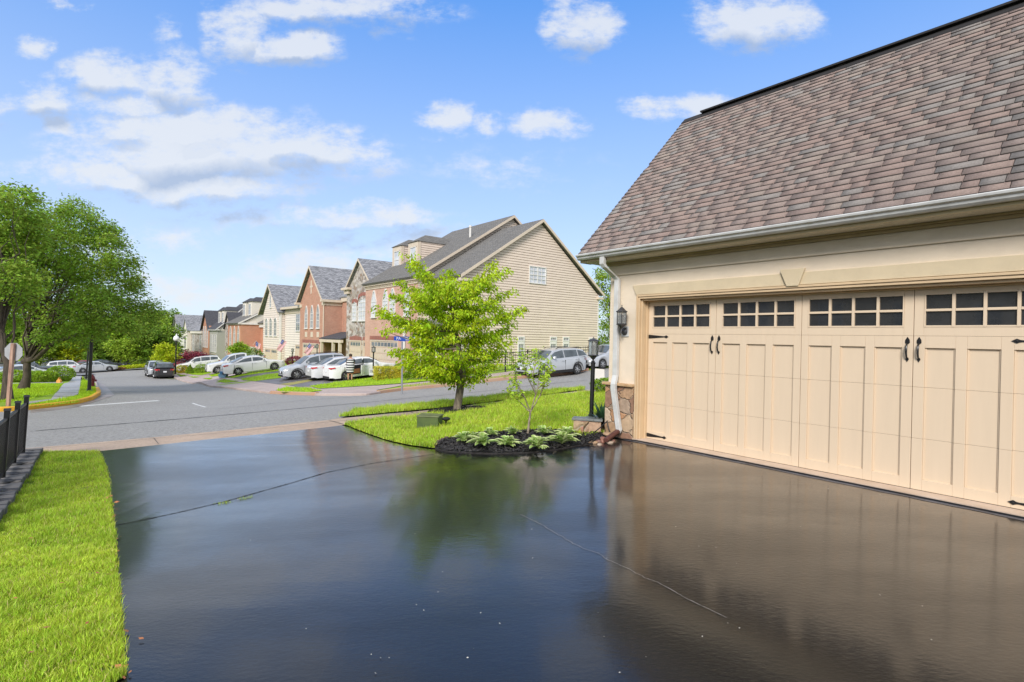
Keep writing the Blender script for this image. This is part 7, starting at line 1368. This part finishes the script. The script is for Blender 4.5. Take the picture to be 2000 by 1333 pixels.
# unseen cloud cover everywhere else, made nearly closed to whiten the light
n3 = nd(nt, 'ShaderNodeTexNoise', Scale=1.1, Detail=8., Roughness=.55); L.new(cm2.outputs[0], n3.inputs['Vector'])
back = nd(nt, 'ShaderNodeMapRange', interpolation_type='SMOOTHSTEP'); back.inputs['From Min'].default_value = .3; back.inputs['From Max'].default_value = .5; L.new(n3.outputs['Fac'], back.inputs['Value'])
isf = nd(nt, 'ShaderNodeMapRange', interpolation_type='SMOOTHSTEP'); isf.inputs['From Min'].default_value = .3; isf.inputs['From Max'].default_value = .5; L.new(sx.outputs['Y'], isf.inputs['Value'])
# above the top of the view this added cover closes in too
el = nd(nt, 'ShaderNodeMapRange', interpolation_type='SMOOTHSTEP'); el.inputs['From Min'].default_value = .64; el.inputs['From Max'].default_value = .8; L.new(cv, el.inputs['Value'])
fr = mth('MULTIPLY', isf.outputs[0], mth('SUBTRACT', 1., el.outputs[0]))
msk = mth('ADD', mth('MULTIPLY', front.outputs[0], fr), mth('MULTIPLY', back.outputs[0], mth('SUBTRACT', 1., fr)), clamp=True)
sh = mth('MULTIPLY', mth('SUBTRACT', fd, fg), 2.2, clamp=True)
shn = mth('MULTIPLY', sh, mth('ADD', .55, nz.outputs['Fac']), clamp=True)
cc = nd(nt, 'ShaderNodeMix', data_type='RGBA'); cc.inputs['A'].default_value = _c4([x*CLOUD for x in (.93, .96, 1.)]); cc.inputs['B'].default_value = _c4([x*CLOUD for x in (.50, .60, .78)]); L.new(shn, cc.inputs['Factor'])
# sky: nishita with its blue deepened overhead and a pale band by the horizon
hs = nd(nt, 'ShaderNodeHueSaturation'); hs.inputs['Saturation'].default_value = 1.12; hs.inputs['Value'].default_value = 1.; L.new(sky.outputs[0], hs.inputs['Color'])
tint = nd(nt, 'ShaderNodeMix', data_type='RGBA', blend_type='MULTIPLY'); tint.inputs['Factor'].default_value = 1; tint.inputs['B'].default_value = _c4(TINT); L.new(hs.outputs[0], tint.inputs['A'])
mix = nd(nt, 'ShaderNodeMix', data_type='RGBA'); L.new(mth('MULTIPLY', msk, .82), mix.inputs['Factor']); 
hz_f = nd(nt, 'ShaderNodeMapRange'); hz_f.inputs['From Min'].default_value = 0.; hz_f.inputs['From Max'].default_value = .55; hz_f.inputs['To Min'].default_value = .92; hz_f.inputs['To Max'].default_value = .75; L.new(sx.outputs['Z'], hz_f.inputs['Value'])
hc = nd(nt, 'ShaderNodeMapRange'); hc.inputs['From Max'].default_value = .56; L.new(sx.outputs['Z'], hc.inputs['Value'])
hcol = nd(nt, 'ShaderNodeMix', data_type='RGBA'); hcol.inputs['A'].default_value = _c4([x*3.4 for x in (.71, .82, .95)]); hcol.inputs['B'].default_value = _c4([x*3.15 for x in (.10, .34, .88)]); L.new(hc.outputs[0], hcol.inputs['Factor'])
hm = nd(nt, 'ShaderNodeMix', data_type='RGBA'); L.new(hz_f.outputs[0], hm.inputs['Factor']); L.new(tint.outputs['Result'], hm.inputs['A']); L.new(hcol.outputs['Result'], hm.inputs['B']); L.new(hm.outputs['Result'], mix.inputs['A']); L.new(cc.outputs['Result'], mix.inputs['B'])
L.new(mix.outputs['Result'], bg.inputs['Color']); bg.inputs['Strength'].default_value = WSTR
sl = bpy.data.lights.new('sun', 'SUN'); sl.energy = SUNE; sl.angle = R(20); sl.color = (1, .94, .88); so = bpy.data.objects.new('sun', sl); COL.objects.link(so)
# sun_rotation is measured clockwise from +Y
sd = Vector((math.sin(SUN_AZ)*math.cos(SUN_EL), math.cos(SUN_AZ)*math.cos(SUN_EL), math.sin(SUN_EL)))
so.rotation_euler = sd.to_track_quat('Z', 'Y').to_euler(); so.location = (0, 0, 40)
sc.view_settings.view_transform = 'Standard'; sc.view_settings.look = 'None'; sc.view_settings.gamma = 1; sc.view_settings.use_curve_mapping = False; sc.view_settings.exposure = EXPO
sc.cycles.max_bounces = 8; sc.cycles.transparent_max_bounces = 8; sc.cycles.use_denoising = True; sc.cycles.caustics_reflective = False; sc.cycles.caustics_refractive = False
